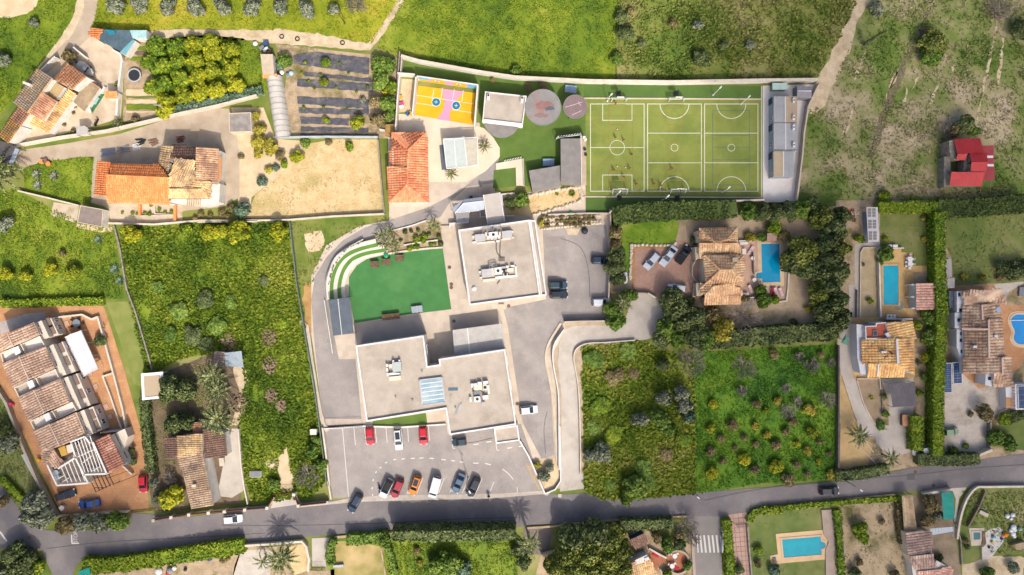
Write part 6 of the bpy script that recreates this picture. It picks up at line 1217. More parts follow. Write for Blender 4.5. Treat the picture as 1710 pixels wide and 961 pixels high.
WL(C([(130,345),(300,385),(520,440)]),.3,.9,CPE,'pale wall below the small garden bed');WL(C([(710,552),(1000,560),(1180,545),(1300,535),(1660,540)]),.35,1.0,CPE,'pale retaining wall along the top of the wild field');WL(C([(740,570),(775,700),(800,850),(820,970),(880,1130),(960,1400),(985,1500)]),.3,.6,WGR,'crumbling low stone wall between the left meadow and the wild field')
PT_('stone_apron',C([(345,415),(510,440),(490,548),(325,500)]),mat('cracked terrace',(226,208,182)),7);PT_('stone_apron',C([(490,550),(660,580),(720,575),(722,605),(640,610),(487,575)]),SOILP,7)
for i,(u,v,m,lb)in enumerate(((270,155,T_OR,'left terracotta planter'),(292,150,T_DRK,'dark planter'),(312,168,T_OR,'right terracotta planter'))):b=W(*C(u,v),.4);o=LK('planter',MB().tb((0,0,0),(0,0,.6),.35,.45,10).tb((0,0,.6),(0,0,.66),.5,.5,10).ms('planter',m));o.location=(b[0],b[1],.02);tag(o,lb+' at the edge of the concrete drive','planter')
for i,(u,v,l_,m,lb)in enumerate(((690,95,3.5,mat('blue grey pallet',(150,166,186),None,fine=.15),'pile of bluish boards'),(790,78,2.5,GM,'pile of grey boards'),(870,60,2.0,LGT,'pile of pale boards'),(905,25,2.2,DM,'dark metal scrap'),(985,30,2.0,T_DRK,'heap of dark tiles'),(1160,10,1.8,mat('rusty scrap',(140,80,60),None,fine=.3),'heap of rusty scrap'))):
 b=W(*C(u,v),.2);t2=TH('board_pile',lb+' stacked along the edge of the concrete drive','pile',(b[0],b[1],.02),.25)
 for k in range(6):LK('board',MB().bx((R.uniform(-.3,.3),(k-2.5)*.22,.02+.07*(k%3)),(l_*R.uniform(.7,1),.18,.06),R.uniform(-.2,.2)).ms('board',m),t2)
 # ------------------------------------------------------------------ townhouses
TW=mat('townhouse render',(240,226,210),(230,216,198),.6,fine=.05);TIL=mat('pale terrace tile',(226,214,204),(218,206,196),.5,fine=.03,brick=(.5,.5,.03,.9))
dirT=VC(W(*I(375,1020)[:2]))-VC(W(*I(50,297)[:2]));dirT.normalize();rzT=atan2(-dirT.x,dirT.y);ax_=VC((-dirT.y,dirT.x,0));rzF=atan2(ax_.y,ax_.x)
units=[([(50,297),(215,228),(250,303),(85,372)],[(-45,338),(50,297),(85,372),(-5,412)],[(0,425),(255,312),(290,378),(20,492)],'first'),([(125,445),(290,382),(350,518),(185,588)],[(15,495),(125,445),(185,588),(85,642)],[(88,645),(355,525),(382,588),(118,705)],'second'),([(220,660),(385,590),(447,735),(283,800)],[(118,708),(220,660),(283,800),(185,857)],[(190,860),(462,735),(492,790),(220,918)],'third'),([(320,880),(490,805),(547,950),(385,1018)],[(215,925),(320,880),(385,1018),(272,1056)],None,'fourth')]
for k,(pe,pw,ter,nm)in enumerate(units):
 p0=W(*I(*pe[0]),6);t=TH('townhouse',nm+' townhouse from the top of the slanting row'+(', with a white roof terrace' if ter else ', next to the white pergola'),'townhouse',(p0[0],p0[1],0),0,'row of townhouses');HE,HR=5.6,6.6
 a,b,c,d=[VC(W3((*I(*p),HR if i in(0,3)else HE)))for i,p in enumerate(pe)];e,f,g,h=[VC(W3((*I(*p),HE if i in(0,3)else HR)))for i,p in enumerate(pw)]
 MB().PRI([p[:2]for p in(e,a,b,c,d,h)],0,[p.z-.16 for p in(e,a,b,c,d,h)]).BD('wall',TW,t);roof(t,[[a,b,c,d],[e,f,g,h]],T_TH,[(a+VC((0,0,.03)),d+VC((0,0,.03)))],.12,cap=mat('pale ridge',(226,196,176),None,fine=.1),pitch=.5)
 if ter:
  q=[W(*I(*p),5.2)for p in ter];MB().PRI([p[:2]for p in q],0,4.5).BD('wall',TW,t);o=MB().PRI(INP([p[:2]for p in q],.06),4.503,4.55).BD('terrace',TIL if k%2 else mat('white terrace',(248,240,230),None,fine=.05),t);RIB(INP([p[:2]for p in q],.1),.22,4.5,5.2,closed=True).BD('parapet',TW,t)
  m0,m1=VC(q[0]).lerp(VC(q[1]),.55),VC(q[3]).lerp(VC(q[2]),.55);RIB([m0[:2],m1[:2]],.2,4.55,5.5).BD('partition',TW,t);sl_=VC(q[0]).lerp(VC(q[2]),.42);MB().bx((sl_.x,sl_.y,4.55),(1.2,1.5,1.3),rzF).BD('stair_box',WHT,t)
 fr=(b-c).normalized();o_=ax_ if ax_.x>0 else-ax_;
 lo=[VC((b.x,b.y,0)),VC((c.x,c.y,0))];lo2=[lo[1]-(lo[0]-lo[1])*(.42 if ter else .05),lo[0]]
 q=[(p.x-o_.x*.3,p.y-o_.y*.3)for p in lo2]+[(p.x+o_.x*2.1,p.y+o_.y*2.1)for p in lo2[::-1]];MB().PRI(q,0,3.0).BD('lower_storey',TW,t)
 q2=[(p.x-o_.x*.3,p.y-o_.y*.3)for p in lo2]+[(p.x+o_.x*1.0,p.y+o_.y*1.0)for p in lo2[::-1]];MB().PRI(q2,3.0,4.5).BD('upper_storey',TW,t);fz=atan2(o_.y,o_.x);seg=lo2[1]-lo2[0]
 for f_ in(.42,.86)if ter else(.3,.75):
  w0=lo2[0]+seg*f_;WIN(t,(w0.x,w0.y,4.0)if f_>.35 or not ter else(w0.x+o_.x*.72,w0.y+o_.y*.72,3.4),1.1,1.0,fz);w1=w0+o_*1.35+seg.normalized()*-.2
  MB().bx((w1.x,w1.y,3.05),(.95,2.0,.1),fz).BD('awning',mat('brown awning',(146,124,112),None,fine=.06),t);w2=w0+o_*2.12;WIN(t,(w2.x,w2.y,1.0),1.1,1.3,fz)
  pb=w0+o_*2.9+seg.normalized()*.4;MB().bx((pb.x,pb.y,.02),(.9,1.0,.12),fz).BD('doorstep',TERR,t)
t=TH('end_townhouse','last building of the townhouse row with a big white beamed roof terrace','townhouse',ctr(X([(400,450)])));HT=6.2;WB=mat('white beam',(246,244,238),None,fine=.03)
ol1=X([(225,385),(345,330),(490,178),(540,240),(570,232),(710,550),(480,565),(520,640),(210,668),(110,460),(165,300)]);q=xy(ol1,5.0);MB().PRI(q,0,4.6).BD('wall',TW,t);MB().PRI(INP(q,.1),4.603,4.65).BD('terrace_floor',mat('brown terrace floor',(150,132,120),(134,118,108),.5,fine=.08),t)
for a,b in(((210,668),(520,645)),((210,668),(112,462)),((475,560),(710,550)),((570,235),(708,548)),((488,178),(540,245)),((488,178),(340,235)),((380,365),(520,640)),((352,245),(395,380)),((220,500),(400,385))):MB().br(W(*X(*a),HT),W(*X(*b),HT),.3,.25).BD('beam',WB,t)
for i in range(6):a0,b0=(390+i*30,230-i*12),(500+i*34,560-i*1);MB().br(W(*X(*a0),HT-.27),W(*X(*b0),HT-.27),.16,.16).BD('rafter',WB,t)
for i in range(5):a0,b0=(250+i*38,480-i*22),(322+i*42,645-i*6);MB().br(W(*X(*a0),HT-.27),W(*X(*b0),HT-.27),.16,.16).BD('rafter',WB,t)
for a,b in(((400,390),(600,300)),((220,600),(300,560)),((240,650),(330,590)),((430,470),(560,370)),((540,540),(640,480))):MB().br(W(*X(*a),HT-.45),W(*X(*b),HT-.45),.14,.14).BD('rafter',WB,t)
for u,v in((210,668),(520,645),(710,550),(488,178),(112,462),(475,560)):b=W(*X(u,v),HT);MB().tb((b[0],b[1],4.5),(b[0],b[1],HT-.25),.15,.15,6).BD('post',WB,t)
MB().PRI(xy(X([(220,295),(285,268),(310,350),(255,378)]),6.4),4.6,6.3).BD('yellow_box',mat('ochre box',(216,168,74),None,fine=.05),t);MB().PRI(xy(X([(300,270),(360,250),(375,330),(310,350)]),6.2),4.6,6.1).BD('stair_box',TW,t)
for u,v in((195,540),(208,588)):b=W(*X(u,v),5.4);MB().tb((b[0],b[1],4.65),(b[0],b[1],5.3),.55,.55,14).BD('water_tank',mat('tank grey',(196,204,206),None,fine=.05),t)
b=W(*X(185,480),5.2);MB().bx((b[0],b[1],4.65),(1.0,1.6,.5),.6).BD('machine',DM,t)
WG_(t,X,[(570,235,5.6),(740,165,5.0),(885,455,5.0),(712,548,5.6)],TW,TM_('rosy brown tiles',(166,112,92),(138,88,74),(192,146,124)),lbl='rosy brown roof over the garden wing',pitch=.5);WG_(t,X,[(55,345,5.2),(170,300,6.0),(115,400,6.0),(100,440,5.2)],TW,T_TH,wl=False);WG_(t,X,[(180,310,6.0),(225,385,5.6),(290,440,5.4),(200,480,5.2),(118,460,5.6)],TW,T_TH,wl=False)
q=xy(X([(742,168),(888,98),(920,180),(880,300),(930,440),(885,455)]),3.0);MB().PRI(q,0,2.9).BD('lower_storey',TW,t)
for u,v in((790,190),(820,255),(880,370),(905,430)):b=W(*X(u,v),3.3);MB().bx((b[0],b[1],2.95),(.7,1.5,.25),.45).BD('awning',mat('slate awning',(90,110,132),None,fine=.05),t)
t=TH('rusty_pergola','dark metal pergola frame below the white terrace on terracotta paving','pergola',ctr(X([(640,630)])))
for i in range(6):MB().br(W(*X(525+i*38,565-i*8),2.6),W(*X(600+i*36,735-i*14),2.6),.12,.12).BD('rafter',DM,t)
for a,b in(((560,605),(760,545)),((590,690),(690,690)),((700,600),(910,525)),((780,655),(960,585)),((595,735),(690,690))):MB().br(W(*X(*a),2.45),W(*X(*b),2.45),.12,.12).BD('beam',mat('brown metal',(110,78,62),None,fine=.1),t)
PO_(t,[W(*X(u,v),2.4)for u,v in((530,570),(598,732),(690,690),(780,655),(960,585))],.06,DM)
WL(X([(885,455),(985,545)]),.25,1.0,TW,'short cream wall at the corner of the garden wing');WL(X([(700,120),(890,100)]),.2,2.0,WHT,'white partition wall above the rosy roofed garden wing')
t=TH('party_tent','long white marquee tent on the terracotta courtyard','tent',ctr(I([(520,420)])));cs=[VC(W(*I(u,v),2.3))for u,v in((415,320),(518,278),(628,522),(535,572))];mb=MB();n=12
for i in range(n+1):
 a,b=cs[0].lerp(cs[3],i/n),cs[1].lerp(cs[2],i/n)
 for j in range(7):s=j/6;p=a.lerp(b,s);mb.v.append((p.x,p.y,2.2+.75*(1-abs(2*s-1))-.12*(i%2)-.1*abs(2*s-1)))
for i in range(n):
 for j in range(6):mb.f.append((7*i+j,7*i+7+j,7*i+8+j,7*i+1+j));mb.m.append(0)
mb.BD('canopy',mat('tent canvas',(244,242,246),(236,234,240),.6,fine=.03),t,smooth=True);PO_(t,[tuple(cs[i].lerp(cs[j],f))for i,j in((0,3),(1,2))for f in(0,.33,.66,1)],.05,LGT);RIB([p[:2]for p in cs],.04,1.95,2.25,closed=True).BD('valance',WHT,t)
b=W(*I(485,230),1);m_=MB()
t=TH('covered_table','cluster of dark covered chairs and a grey table above the white tent','table',(b[0],b[1],0));LK('tabletop',MB().tb((0,0,.7),(0,0,.76),.8,.8,14).ms('tabletop',mat('grey tabletop',(140,150,156),None,fine=.06)),t);LK('leg',MB().tb((0,0,0),(0,0,.7),.12,.12,8).ms('leg',DM),t)
for i in range(5):a=1.26*i;t2=TH('chair','dark outdoor chair around the grey table above the tent','chair',(b[0]+1.15*cos(a),b[1]+1.0*sin(a),0),a,'chairs round the grey table');LK('seat',MB().bx((0,0,.42),(.5,.5,.06)).ms('seat',DM),t2);LK('backrest',MB().bx((.25,0,.48),(.05,.5,.45)).ms('backrest',DM),t2);LK('leg',MB().bx((-.2,-.2,0),(.05,.05,.42)).bx((-.2,.2,0),(.05,.05,.42)).bx((.2,-.2,0),(.05,.05,.42)).bx((.2,.2,0),(.05,.05,.42)).ms('leg',DM),t2)
q=Y([(-10,100),(240,20),(400,10),(415,75),(300,100),(70,180),(10,215)]);PT_('tiled_terrace',q,mat('pale grey terrace tile',(206,194,186),(198,186,178),.5,fine=.03,brick=(.55,.55,.03,.9)),8)
WL(I([(300,215),(400,190),(540,175),(600,205),(640,190),(680,330),(740,550),(800,780),(830,960),(870,1100)]),.35,.9,CPE,'pale garden wall along the terracotta courtyard');WL(I([(735,548),(670,570),(720,700),(770,850),(800,930)]),.3,.7,CPE,'low inner wall beside the ramp of the courtyard');WL(J([(-60,-330),(60,-150),(150,90),(250,330),(340,500),(385,580)]),.5,1.2,mat('grey coping wall',(196,184,168),(180,168,152),.6,fine=.08),'long grey wall behind the townhouse row');WL(J([(385,575),(500,568),(640,555),(840,545)]),.35,1.0,CPE,'low stone wall between the townhouse parking and the hedge trees')
RGT(((840,548),(1000,530)),1.6,14,'rust red sliding gate of the townhouse parking',J,mat('rust red metal',(130,70,56),None,fine=.1));WL(J([(160,180),(245,335)]),1.0,.5,mat('pale grey slab',(196,204,208),None,fine=.08),'pale grey concrete slab leaning beside the long grey wall','slab','slab')
for i,(u,v,r_,lb)in enumerate(((640,345,1.6,'dark round bush beside the garden wall of the courtyard'),(490,590,.7,'small bush at the second townhouse front'),(600,745,.8,'small bush at the third townhouse front'),(785,945,1.0,'dark bush behind the rosy roofed wing'))):TR_('dark',I(u,v),r_,r_*1.4,lb,'bush',name='bush')
for u,v,r_,lb in((830,165,1.2,'upper dark bush along the garden wing'),(845,220,1.3,'lower dark bush along the garden wing'),(785,70,.9,'round bush at the corner of the garden wing')):TR_('dark',J(u,v),r_,r_*1.6,lb,'bush',name='bush')
b=W(*I(670,262),.5);person(I(670,262),1.0,BODYG,'person in grey standing on the terracotta path by the garden wall')
b=W(*J(240,222),.3);small_bin(J(240,222),mat('yellow plastic',(230,180,30),None,fine=.05),'small yellow bin against the long grey wall',r=.35);small_bin(J(393,530),LGT,'white bin at the corner of the townhouse parking',r=.5)
b=W(*I(65,745),.4);SOL_(MB().bll((b[0],b[1],.4),.45,8,6).bll((b[0]+.5,b[1]-.3,.3),.35,8,6),'flower_pot',mat('pink flowers',(220,70,110),None,fine=.2),'pink flowers in pots beside the long grey wall','flowers')
t=TH('cottage','old cottage with patched brown tile roofs behind the road wall','cottage',ctr(OL([(430,450)])))
WG_(t,OL,[(312,210,3.8),(515,190,4.6),(520,365,4.6),(312,385,3.8)],WW,T_OLD,lbl='mossy straw roof');WG_(t,OL,[(318,388,3.8),(525,366,4.6),(610,818,4.6),(425,848,3.8)],WW,TM_('cottage tiles',(178,150,122),(146,118,94),(118,96,82)),lbl='long patched brown roof');WG_(t,OL,[(185,235,2.9),(310,222,3.3),(308,385,3.3),(205,402,2.9)],WC,T_DRK,lbl='dark ribbed roof on the left');WG_(t,OL,[(515,150,3.6),(715,180,3.0),(738,375,3.0),(545,400,3.6)],WW,T_DRK,lbl='dark ribbed roof under the palm');WG_(t,OL,[(442,90,3.0),(510,95,3.2),(512,170,3.2),(442,180,3.0)],WC,T_BRN)
for u,v in((600,548),(612,675)):b=W(*OL(u,v),1.6);MB().bx((b[0],b[1],1.0),(.5,.95,1.2),.12).BD('window',GLASS,t)
MB().PRI(xy(OL([(430,640),(465,635),(470,660),(432,664)]),4.8),3.8,4.9).BD('chimney',WC,t);b=W(*OL(690,440),1);t2=TH('garden_table','grey table and white bench in front of the old cottage','table',(b[0],b[1],0),.1);LK('tabletop',MB().bx((0,0,.7),(1.0,1.7,.06)).ms('tabletop',CONC),t2);LK('leg',MB().bx((0,0,0),(.5,.8,.7)).ms('leg',GM),t2)
t=TH('tin_shed','small shed with a crumpled bluish sheet roof above the date palms','shed',ctr(T([(585,140)])));WG_(t,T,[(512,90,2.2),(562,95,2.6),(552,170,2.6),(500,160,2.2)],WGR,TM_('brown sheet',(160,136,120),(136,114,102)),pitch=.5);SHR_(t,[W(*T(u,v),h)for u,v,h in((562,95,2.7),(650,85,2.5),(662,172,2.3),(568,168,2.6))],mat('bluish sheet',(176,190,200),(156,170,180),.9,rough=.5,fine=.08),6)
t=TH('small_canopy','small white edged canopy half hidden under the left dark tree','canopy',ctr(T([(160,270)])));q=[W(*T(u,v),2.5)for u,v in((122,212),(225,203),(230,330),(128,340))];MB().PRI([p[:2]for p in q],2.35,2.5).BD('roof',mat('beige canopy roof',(200,180,150),None,fine=.06),t);RIB([p[:2]for p in q],.55,2.36,2.62,closed=True).BD('edge',WHT,t);PO_(t,[(p[0],p[1],2.35)for p in q],.08,WHT)
for i,(u,v,r_)in enumerate(((800,15,1.6),(805,160,1.5),(815,320,1.3),(865,375,1.1),(640,370,1.7),(585,45,1.6))):
 b=W(*T(u,v));t2=TH('rubble_heap',['topmost rubble heap in the wild field','second rubble heap in the wild field','third rubble heap in the wild field','lowest rubble heap in the wild field','rubble heap beside the date palm','brown heap above the crumpled sheet roof'][i],'rubble heap',(b[0],b[1],0));m_=MB()
 for k in range(90):a=R.random()*6.28;d_=r_*sqrt(R.random());m_.bx((d_*cos(a),d_*sin(a)*1.2,.35*(1-d_/r_)+.3*R.random()),(R.uniform(.2,.45),R.uniform(.15,.3),R.uniform(.1,.2)),R.random()*3)
 o=LK('rubble',m_.ms('rubble',mat('brick rubble',(170,150,124),(134,108,84),1.6,fine=.3,fsc=3)),t2,None,'stuff')
b=W(*T(1035,518),1.5);SOL_(MB().bx((b[0],b[1],0),(1.15,1.0,1.5)).bx((b[0],b[1],1.503),(1.3,1.15,.08)),'meter_box',WW,'white block shaped box beside the parking lot fence','box')
b=W(*T(725,745),.6);t2=TH('concrete_trough','pale concrete trough right of the cottage yard','trough',(b[0],b[1],0));LK('basin',MB().bx((0,0,0),(2.4,1.3,.5)).ms('basin',CONC),t2);LK('cover',MB().bx((0,0,.503),(2.2,1.1,.06)).ms('cover',GM),t2)
WL(T([(640,500),(655,690),(670,800),(690,900)]),.25,.8,CPE,'pale wall right of the cottage yard')
WB2=mat('wall coping beige',(214,200,180),(196,182,162),.7,fine=.08)
def road_wall(pts,lbl):
 q=xy(pts);t=TH('road_wall',lbl,'wall',(*q[0],0));RIB(q,.3,0,1.1).BD('masonry',WB2,t)
 for i in range(len(q)-1):
  a,b=VC(q[i]),VC(q[i+1]);k=max(1,int((b-a).length/4.6))
  for j in range(k):p,r_=a.lerp(b,(j+.06)/k),a.lerp(b,(j+.94)/k);RIB([p,r_],.16,1.103,1.7).BD('panel',mat('rust brown panel',(120,66,50),None,fine=.1),t);c=a.lerp(b,j/k);MB().bx((c.x,c.y,0),(.6,.6,1.85),.05).BD('pillar',CPE,t)
road_wall(WG([(-800,310),(-600,275),(-400,245),(-180,225),(0,210),(230,190),(480,170),(545,60)]),'beige road wall with rust brown panels in front of the cottage');road_wall(WG([(780,20),(830,145),(1160,110)]),'beige road wall with panels right of the driveway');RGT(((550,18),(780,8)),1.8,14,'rust brown gate at the top of the pale driveway',WG,mat('rust red metal',(130,70,56)))
# ------------------------------------------------------------------ villa with the big pool
WATER=mat('pool water',(12,166,212),(10,154,202),.35,rough=.08,fine=.05,fsc=2,spec=.6);WATB=mat('bright pool water',(40,160,236),(30,150,226),.35,rough=.08,fine=.04,spec=.6);WATG=mat('green pool water',(80,136,140),(70,124,130),.5,rough=.1,fine=.06)
WLT=mat('pool step water',(60,160,200),(40,148,190),1,rough=.1,fine=.05);CPP=mat('cream pool coping',(242,216,178),(230,202,164),.6,fine=.05)
def POOL_(lbl,edge,water,m=WATER,cop=CPP,steps_=(),h=.14):
 """coping round a water sheet a hand's breadth below its rim"""
 q0,q1=xy(edge),xy(water);t=TH('swimming_pool',lbl,'swimming pool',(*q1[0],0));MB().PRI(q0,0,h-.06).BD('deck',cop,t)
 w_=MB().PRI(q1,.02,h-.052).BD('water',m,t);RIB(q1,.35,.03,h+.02,closed=True).BD('coping',cop,t)
 for c,r_ in steps_:
  p=W(*c)
  for i,k in enumerate((1.0,.66,.36)):RIB([(p[0]+r_*k*cos(2*PI*j/24),p[1]+r_*k*sin(2*PI*j/24))for j in range(24)],.1,h-.052,h-.045+.002*i,closed=True).BD('step',WLT,w_)
 return t
t=TH('villa','villa with warm straw coloured hipped roofs between forecourt and pool','villa',ctr(V([(480,480)])));e0,r0_=4.4,5.8;V_=V
main=[[(240,72,4.2),(652,58,4.2),(540,190,5.2),(415,228,5.2),(300,140,4.8)],[(240,72,4.2),(300,140,4.8),(415,228,5.2),(240,235,4.2)],[(652,58,4.2),(656,228,4.2),(540,190,5.2)],[(415,228,5.2),(540,190,5.2),(656,228,4.4),(540,235,4.6)],[(238,238,5.2),(655,236,5.2),(690,270,4.8),(690,352,4.3),(240,392,4.3)],[(300,362,5.4),(600,352,5.2),(585,515,6.2),(465,520,6.2)],[(290,375,4.8),(300,362,4.9),(465,520,6.2),(305,650,4.6)],[(715,360,4.6),(585,515,6.2),(620,560,6.0),(722,600,4.6)],[(600,352,5.1),(715,360,4.6),(585,515,6.2)],[(465,520,6.2),(585,515,6.2),(620,560,6.0),(700,690,4.8),(400,690,5.0),(310,680,4.7),(305,652,4.7)],[(250,655,4.4),(400,690,5.2),(310,770,4.8),(255,800,4.3)],[(400,690,5.3),(570,670,5.3),(700,720,4.6),(700,800,4.3),(310,800,4.6)],[(310,770,4.8),(690,800,4.5),(682,890,4.0),(290,892,4.0)],[(620,560,5.9),(722,600,4.6),(700,700,4.5)]]
roof(t,[[W3(p)for p in V(pl)]for pl in main],T_VIL,[tuple(W3(p)for p in V(r))for r in([(300,362,5.4),(465,520,6.25)],[(465,520,6.25),(585,515,6.25)],[(585,515,6.25),(715,362,4.65)],[(465,520,6.25),(250,720,4.6)],[(240,74,4.2),(415,228,5.25)],[(652,60,4.2),(540,190,5.25)],[(238,238,5.25),(655,236,5.25)],[(400,690,5.3),(300,790,4.7)],[(585,515,6.2),(700,690,4.8)])],pitch=.5)
for p in([(240,72),(652,58),(656,228),(690,270),(690,352),(240,392)],[(300,380),(712,365),(720,600),(700,690),(700,800),(255,800),(255,655),(305,650)],[(290,800),(690,800),(682,885),(290,890)]):MB().PRI(INP(xy(V(p),4.0),.35),0,3.95).BD('wall',WC,t)
MB().PRI(xy(V([(598,390),(660,382),(662,430),(600,436)]),6.2),4.2,6.1).BD('chimney',mat('beige chimney',(196,180,156),None,fine=.06),t)
for pts,h in(([(215,105),(240,100),(242,230),(222,225)],3.2),([(195,275),(240,275),(245,395),(205,410)],3.2),([(210,660),(258,660),(260,800),(212,800)],3.2),([(178,712),(212,715),(205,808),(172,805)],1.0),([(275,405),(300,405),(302,650),(282,650)],3.4)):MB().PRI(xy(V(pts),h),0,h).BD('wall',WC,t)
PT_('round_terrace',V([(250,380),(180,400),(130,470),(118,540),(135,620),(180,680),(210,700),(250,660),(300,640),(300,400)]),TERR,6,sm=3);ln=SML(V([(215,405),(175,470),(165,540),(185,610),(235,660)]),6);bl=TH('balustrade','curved pale balustrade round the villa entrance terrace','balustrade',(*W(*ln[0])[:2],0));RIB(xy(ln,1),.18,.9,1.05).BD('rail',CPE,bl)
for p in ln[::3]:b=W(*p,.9);MB().tb((b[0],b[1],0),(b[0],b[1],.9),.09,.12,6).BD('baluster',CPE,bl)
PT_('pool_terrace',V([(655,210),(830,205),(865,230),(870,500),(840,620),(880,690),(1140,690),(1145,800),(700,815),(690,350)]),TERR,6)
rsteps=[(858+52*cos(a)+30,580+48*sin(a))for a in np.linspace(4.3,1.95,9)]
POOL_('big blue rectangular pool with a round step bay beside the straw roofed villa',V([(862,200),(1115,200),(1140,260),(1148,690),(880,695),(875,640),(835,610),(830,550),(870,520)]),V([(893,232),(1105,230),(1114,655),(905,664),(902,622)]+rsteps[::-1][1:-1][::-1][::-1]+[(900,535)]),WATER,CPP,[(V(885,580),.55)])
SOL_(MB().PRI(xy(V([(970,125),(1068,125),(1068,205),(965,210)]),1.8),0,1.8),'pool_hut',mat('pink tile roof',(206,168,152),(190,152,138),.8,fine=.1),'small pink square pump house above the villa pool','pump house')
def lounger(p,rz,m,lbl,grp='sun loungers round the villa pool'):
 b=W(*p,.4);t=TH('sun_lounger',lbl,'sun lounger',(b[0],b[1],0),rz,grp);LK('frame',MB().bx((0,0,.22),(1.9,.66,.06)).ms('frame',LGT),t);LK('cushion',MB().bx((-.3,0,.283),(1.25,.62,.07)).ms('cushion',m),t);mb=MB();mb.br((.35,0,.36),(.93,0,.62),.62,.07);LK('backrest',mb.ms('backrest',m),t)
 for x in(-.8,.8):LK('leg',MB().bx((x,0,0),(.06,.6,.22)).ms('leg',LGT),t)
PKC=mat('pale pink cushion',(226,196,196),None,fine=.05);RDC=mat('dark red towel',(150,40,60),None,fine=.1)
for u,v,a,m,lb in((962,755,1.85,PKC,'pale pink lounger left of the dark red one below the villa pool'),(1022,752,1.6,RDC,'lounger with a dark red towel below the villa pool'),(1062,755,1.8,PKC,'pale pink lounger right of the dark red one below the villa pool'),(1118,755,1.95,PKC,'rightmost pale pink lounger below the villa pool'),(792,312,1.0,PKC,'pale pink lounger at the upper end of the villa terrace'),(795,725,2.05,PKC,'pale pink lounger at the lower end of the villa terrace')):lounger(V(u,v),a,m,lb)
for u,v,lx,ly,lb in((722,322,.75,1.1,'white table on the upper villa terrace'),(740,785,1.3,.8,'white table at the lower edge of the villa terrace'),(720,235,1.6,.5,'white table at the upper edge of the villa terrace')):table(V(u,v),.05,lx,ly,.74,WHT,lb,WHT,False)
for u,v,lb in((815,395,'upper'),(832,625,'lower')):b=W(*V(u,v),.7);t2=TH('garden_table',lb+' round white table by the villa pool','table',(b[0],b[1],0));LK('tabletop',MB().tb((0,0,.68),(0,0,.73),.42,.42,14).ms('tabletop',WHT),t2);LK('leg',MB().tb((0,0,0),(0,0,.68),.07,.07,8).ms('leg',WHT),t2)
for pts,lb in(([(655,212),(832,208)],'upper edge of the villa terrace'),([(700,818),(858,812),(845,700)],'lower edge of the villa terrace')):WL(V(pts),.2,.8,WHT,'low white wall along the '+lb)
WL(V([(805,330),(815,560)]),.12,.9,GM,'grey railing between the villa terrace and the pool','railing','railing');WL(V([(1195,550),(1185,720),(1170,850),(1040,870)]),.3,.4,CPE,'pale stone edging right of the villa loungers')
for T_,pts,lb in((HH,[(215,305),(460,308),(490,290)],'upper edge of the villa forecourt'),(HH,[(208,310),(205,400),(200,520)],'left edge of the villa forecourt')):
 ln=SML(T_(pts),10);rk=TH('stone_edging','pale rounded stones along the '+lb,'stone edging',(*W(*ln[0])[:2],0))
 for p in ln:c=W(*p);m_=MB().bll((c[0]+R.uniform(-.1,.1),c[1]+R.uniform(-.1,.1),.15),R.uniform(.28,.42),6,4,sz=.8);m_.BD('stone',CPE,rk)
PT_('ochre_strip',HH([(215,312),(480,312),(478,328),(232,328),(228,612),(214,612)]),mat('ochre paving',(206,156,104),(190,140,92),.6,fine=.08,brick=(.4,.4,.03,.85)),6)
b=W(*HH(168,515),.9);t=TH('gas_tank','white capsule shaped gas tank beside the villa forecourt','gas tank',(b[0],b[1],0),PI/2);m_=MB().tb((-.75,0,.8),(.75,0,.8),.55,.55,14);m_.bll((-.75,0,.8),.55,14,8).bll((.75,0,.8),.55,14,8);LK('tank',m_.ms('tank',WHT,smooth=True),t);LK('valve_cover',MB().tb((0,0,1.3),(0,0,1.48),.16,.16,10).ms('valve_cover',GM),t)
for x in(-.6,.6):LK('leg',MB().bx((x,0,0),(.12,.8,.3)).ms('leg',GM),t)
b=W(*HH(340,630),1);WL(HH([(310,615),(360,645)]),.3,1.2,CPE,'short cream gate wall of the villa drive');WL(HH([(90,608),(230,610),(310,614)]),.15,1.1,WGR,'grey low wall closing the villa forecourt')
# ------------------------------------------------------------------ red roofed ruin
t=TH('red_barn','half ruined barn with bright red sheet roofs among the terraces','barn',ctr(RD([(1180,450)])));REDS=mat('red sheet',(206,62,66),(196,56,60),.5,rough=.55,fine=.04);REDP=mat('faded red sheet',(190,84,88),(180,76,80),.6,rough=.6,fine=.06)
for q,m in(([(1030,228,3.6),(1262,220,3.6),(1292,345,4.6),(1065,362,4.6)],REDS),([(1065,362,4.6),(1150,358,4.6),(1130,416,3.9),(1050,416,3.9)],REDS),([(1170,352,4.2),(1318,345,4.2),(1332,432,4.9),(1190,432,4.9)],REDS),([(1190,433,4.9),(1332,433,4.9),(1310,522,4.2),(1180,522,4.2)],REDS),([(1010,520,4.4),(1305,522,4.4),(1275,648,3.4),(992,645,3.4)],REDS),([(1282,285,3.2),(1382,283,3.0),(1390,590,3.0),(1292,600,3.2)],REDP)):
 p3=[W3(p)for p in RD(q)];SHR_(t,p3,m,14,rib=.03);MB().PRI(INP([p[:2]for p in p3],.2),0,min(p[2]for p in p3)-.15).BD('wall',WGR,t)if m is REDS else None
for p,r_ in(((1325,385),(1380,385)),((1330,460),(1385,460))):MB().br(VC(W(*RD(*p),3.2)),VC(W(*RD(*r_),3.2)),.5,.06).BD('skylight_strip',LGT,t)
for pts,h in(([(985,240),(1030,235),(1058,370),(1045,420),(1000,380)],3.4),([(945,385),(1000,385),(1000,560),(985,650),(940,655)],2.2),([(1120,420),(1165,365),(1185,440),(1170,515),(1115,515)],3.0)):q=xy(RD(pts),h);MB().PRI(RE_(q,.1,1),0,h).BD('wall',WGR,t)
for a,b in(((1270,650),(1268,720)),((1358,595),(1352,722))):MB().br(W(*RD(*a),3.0),W(*RD(*b),1.2),.12,.12).BD('strut',WOOD,t)
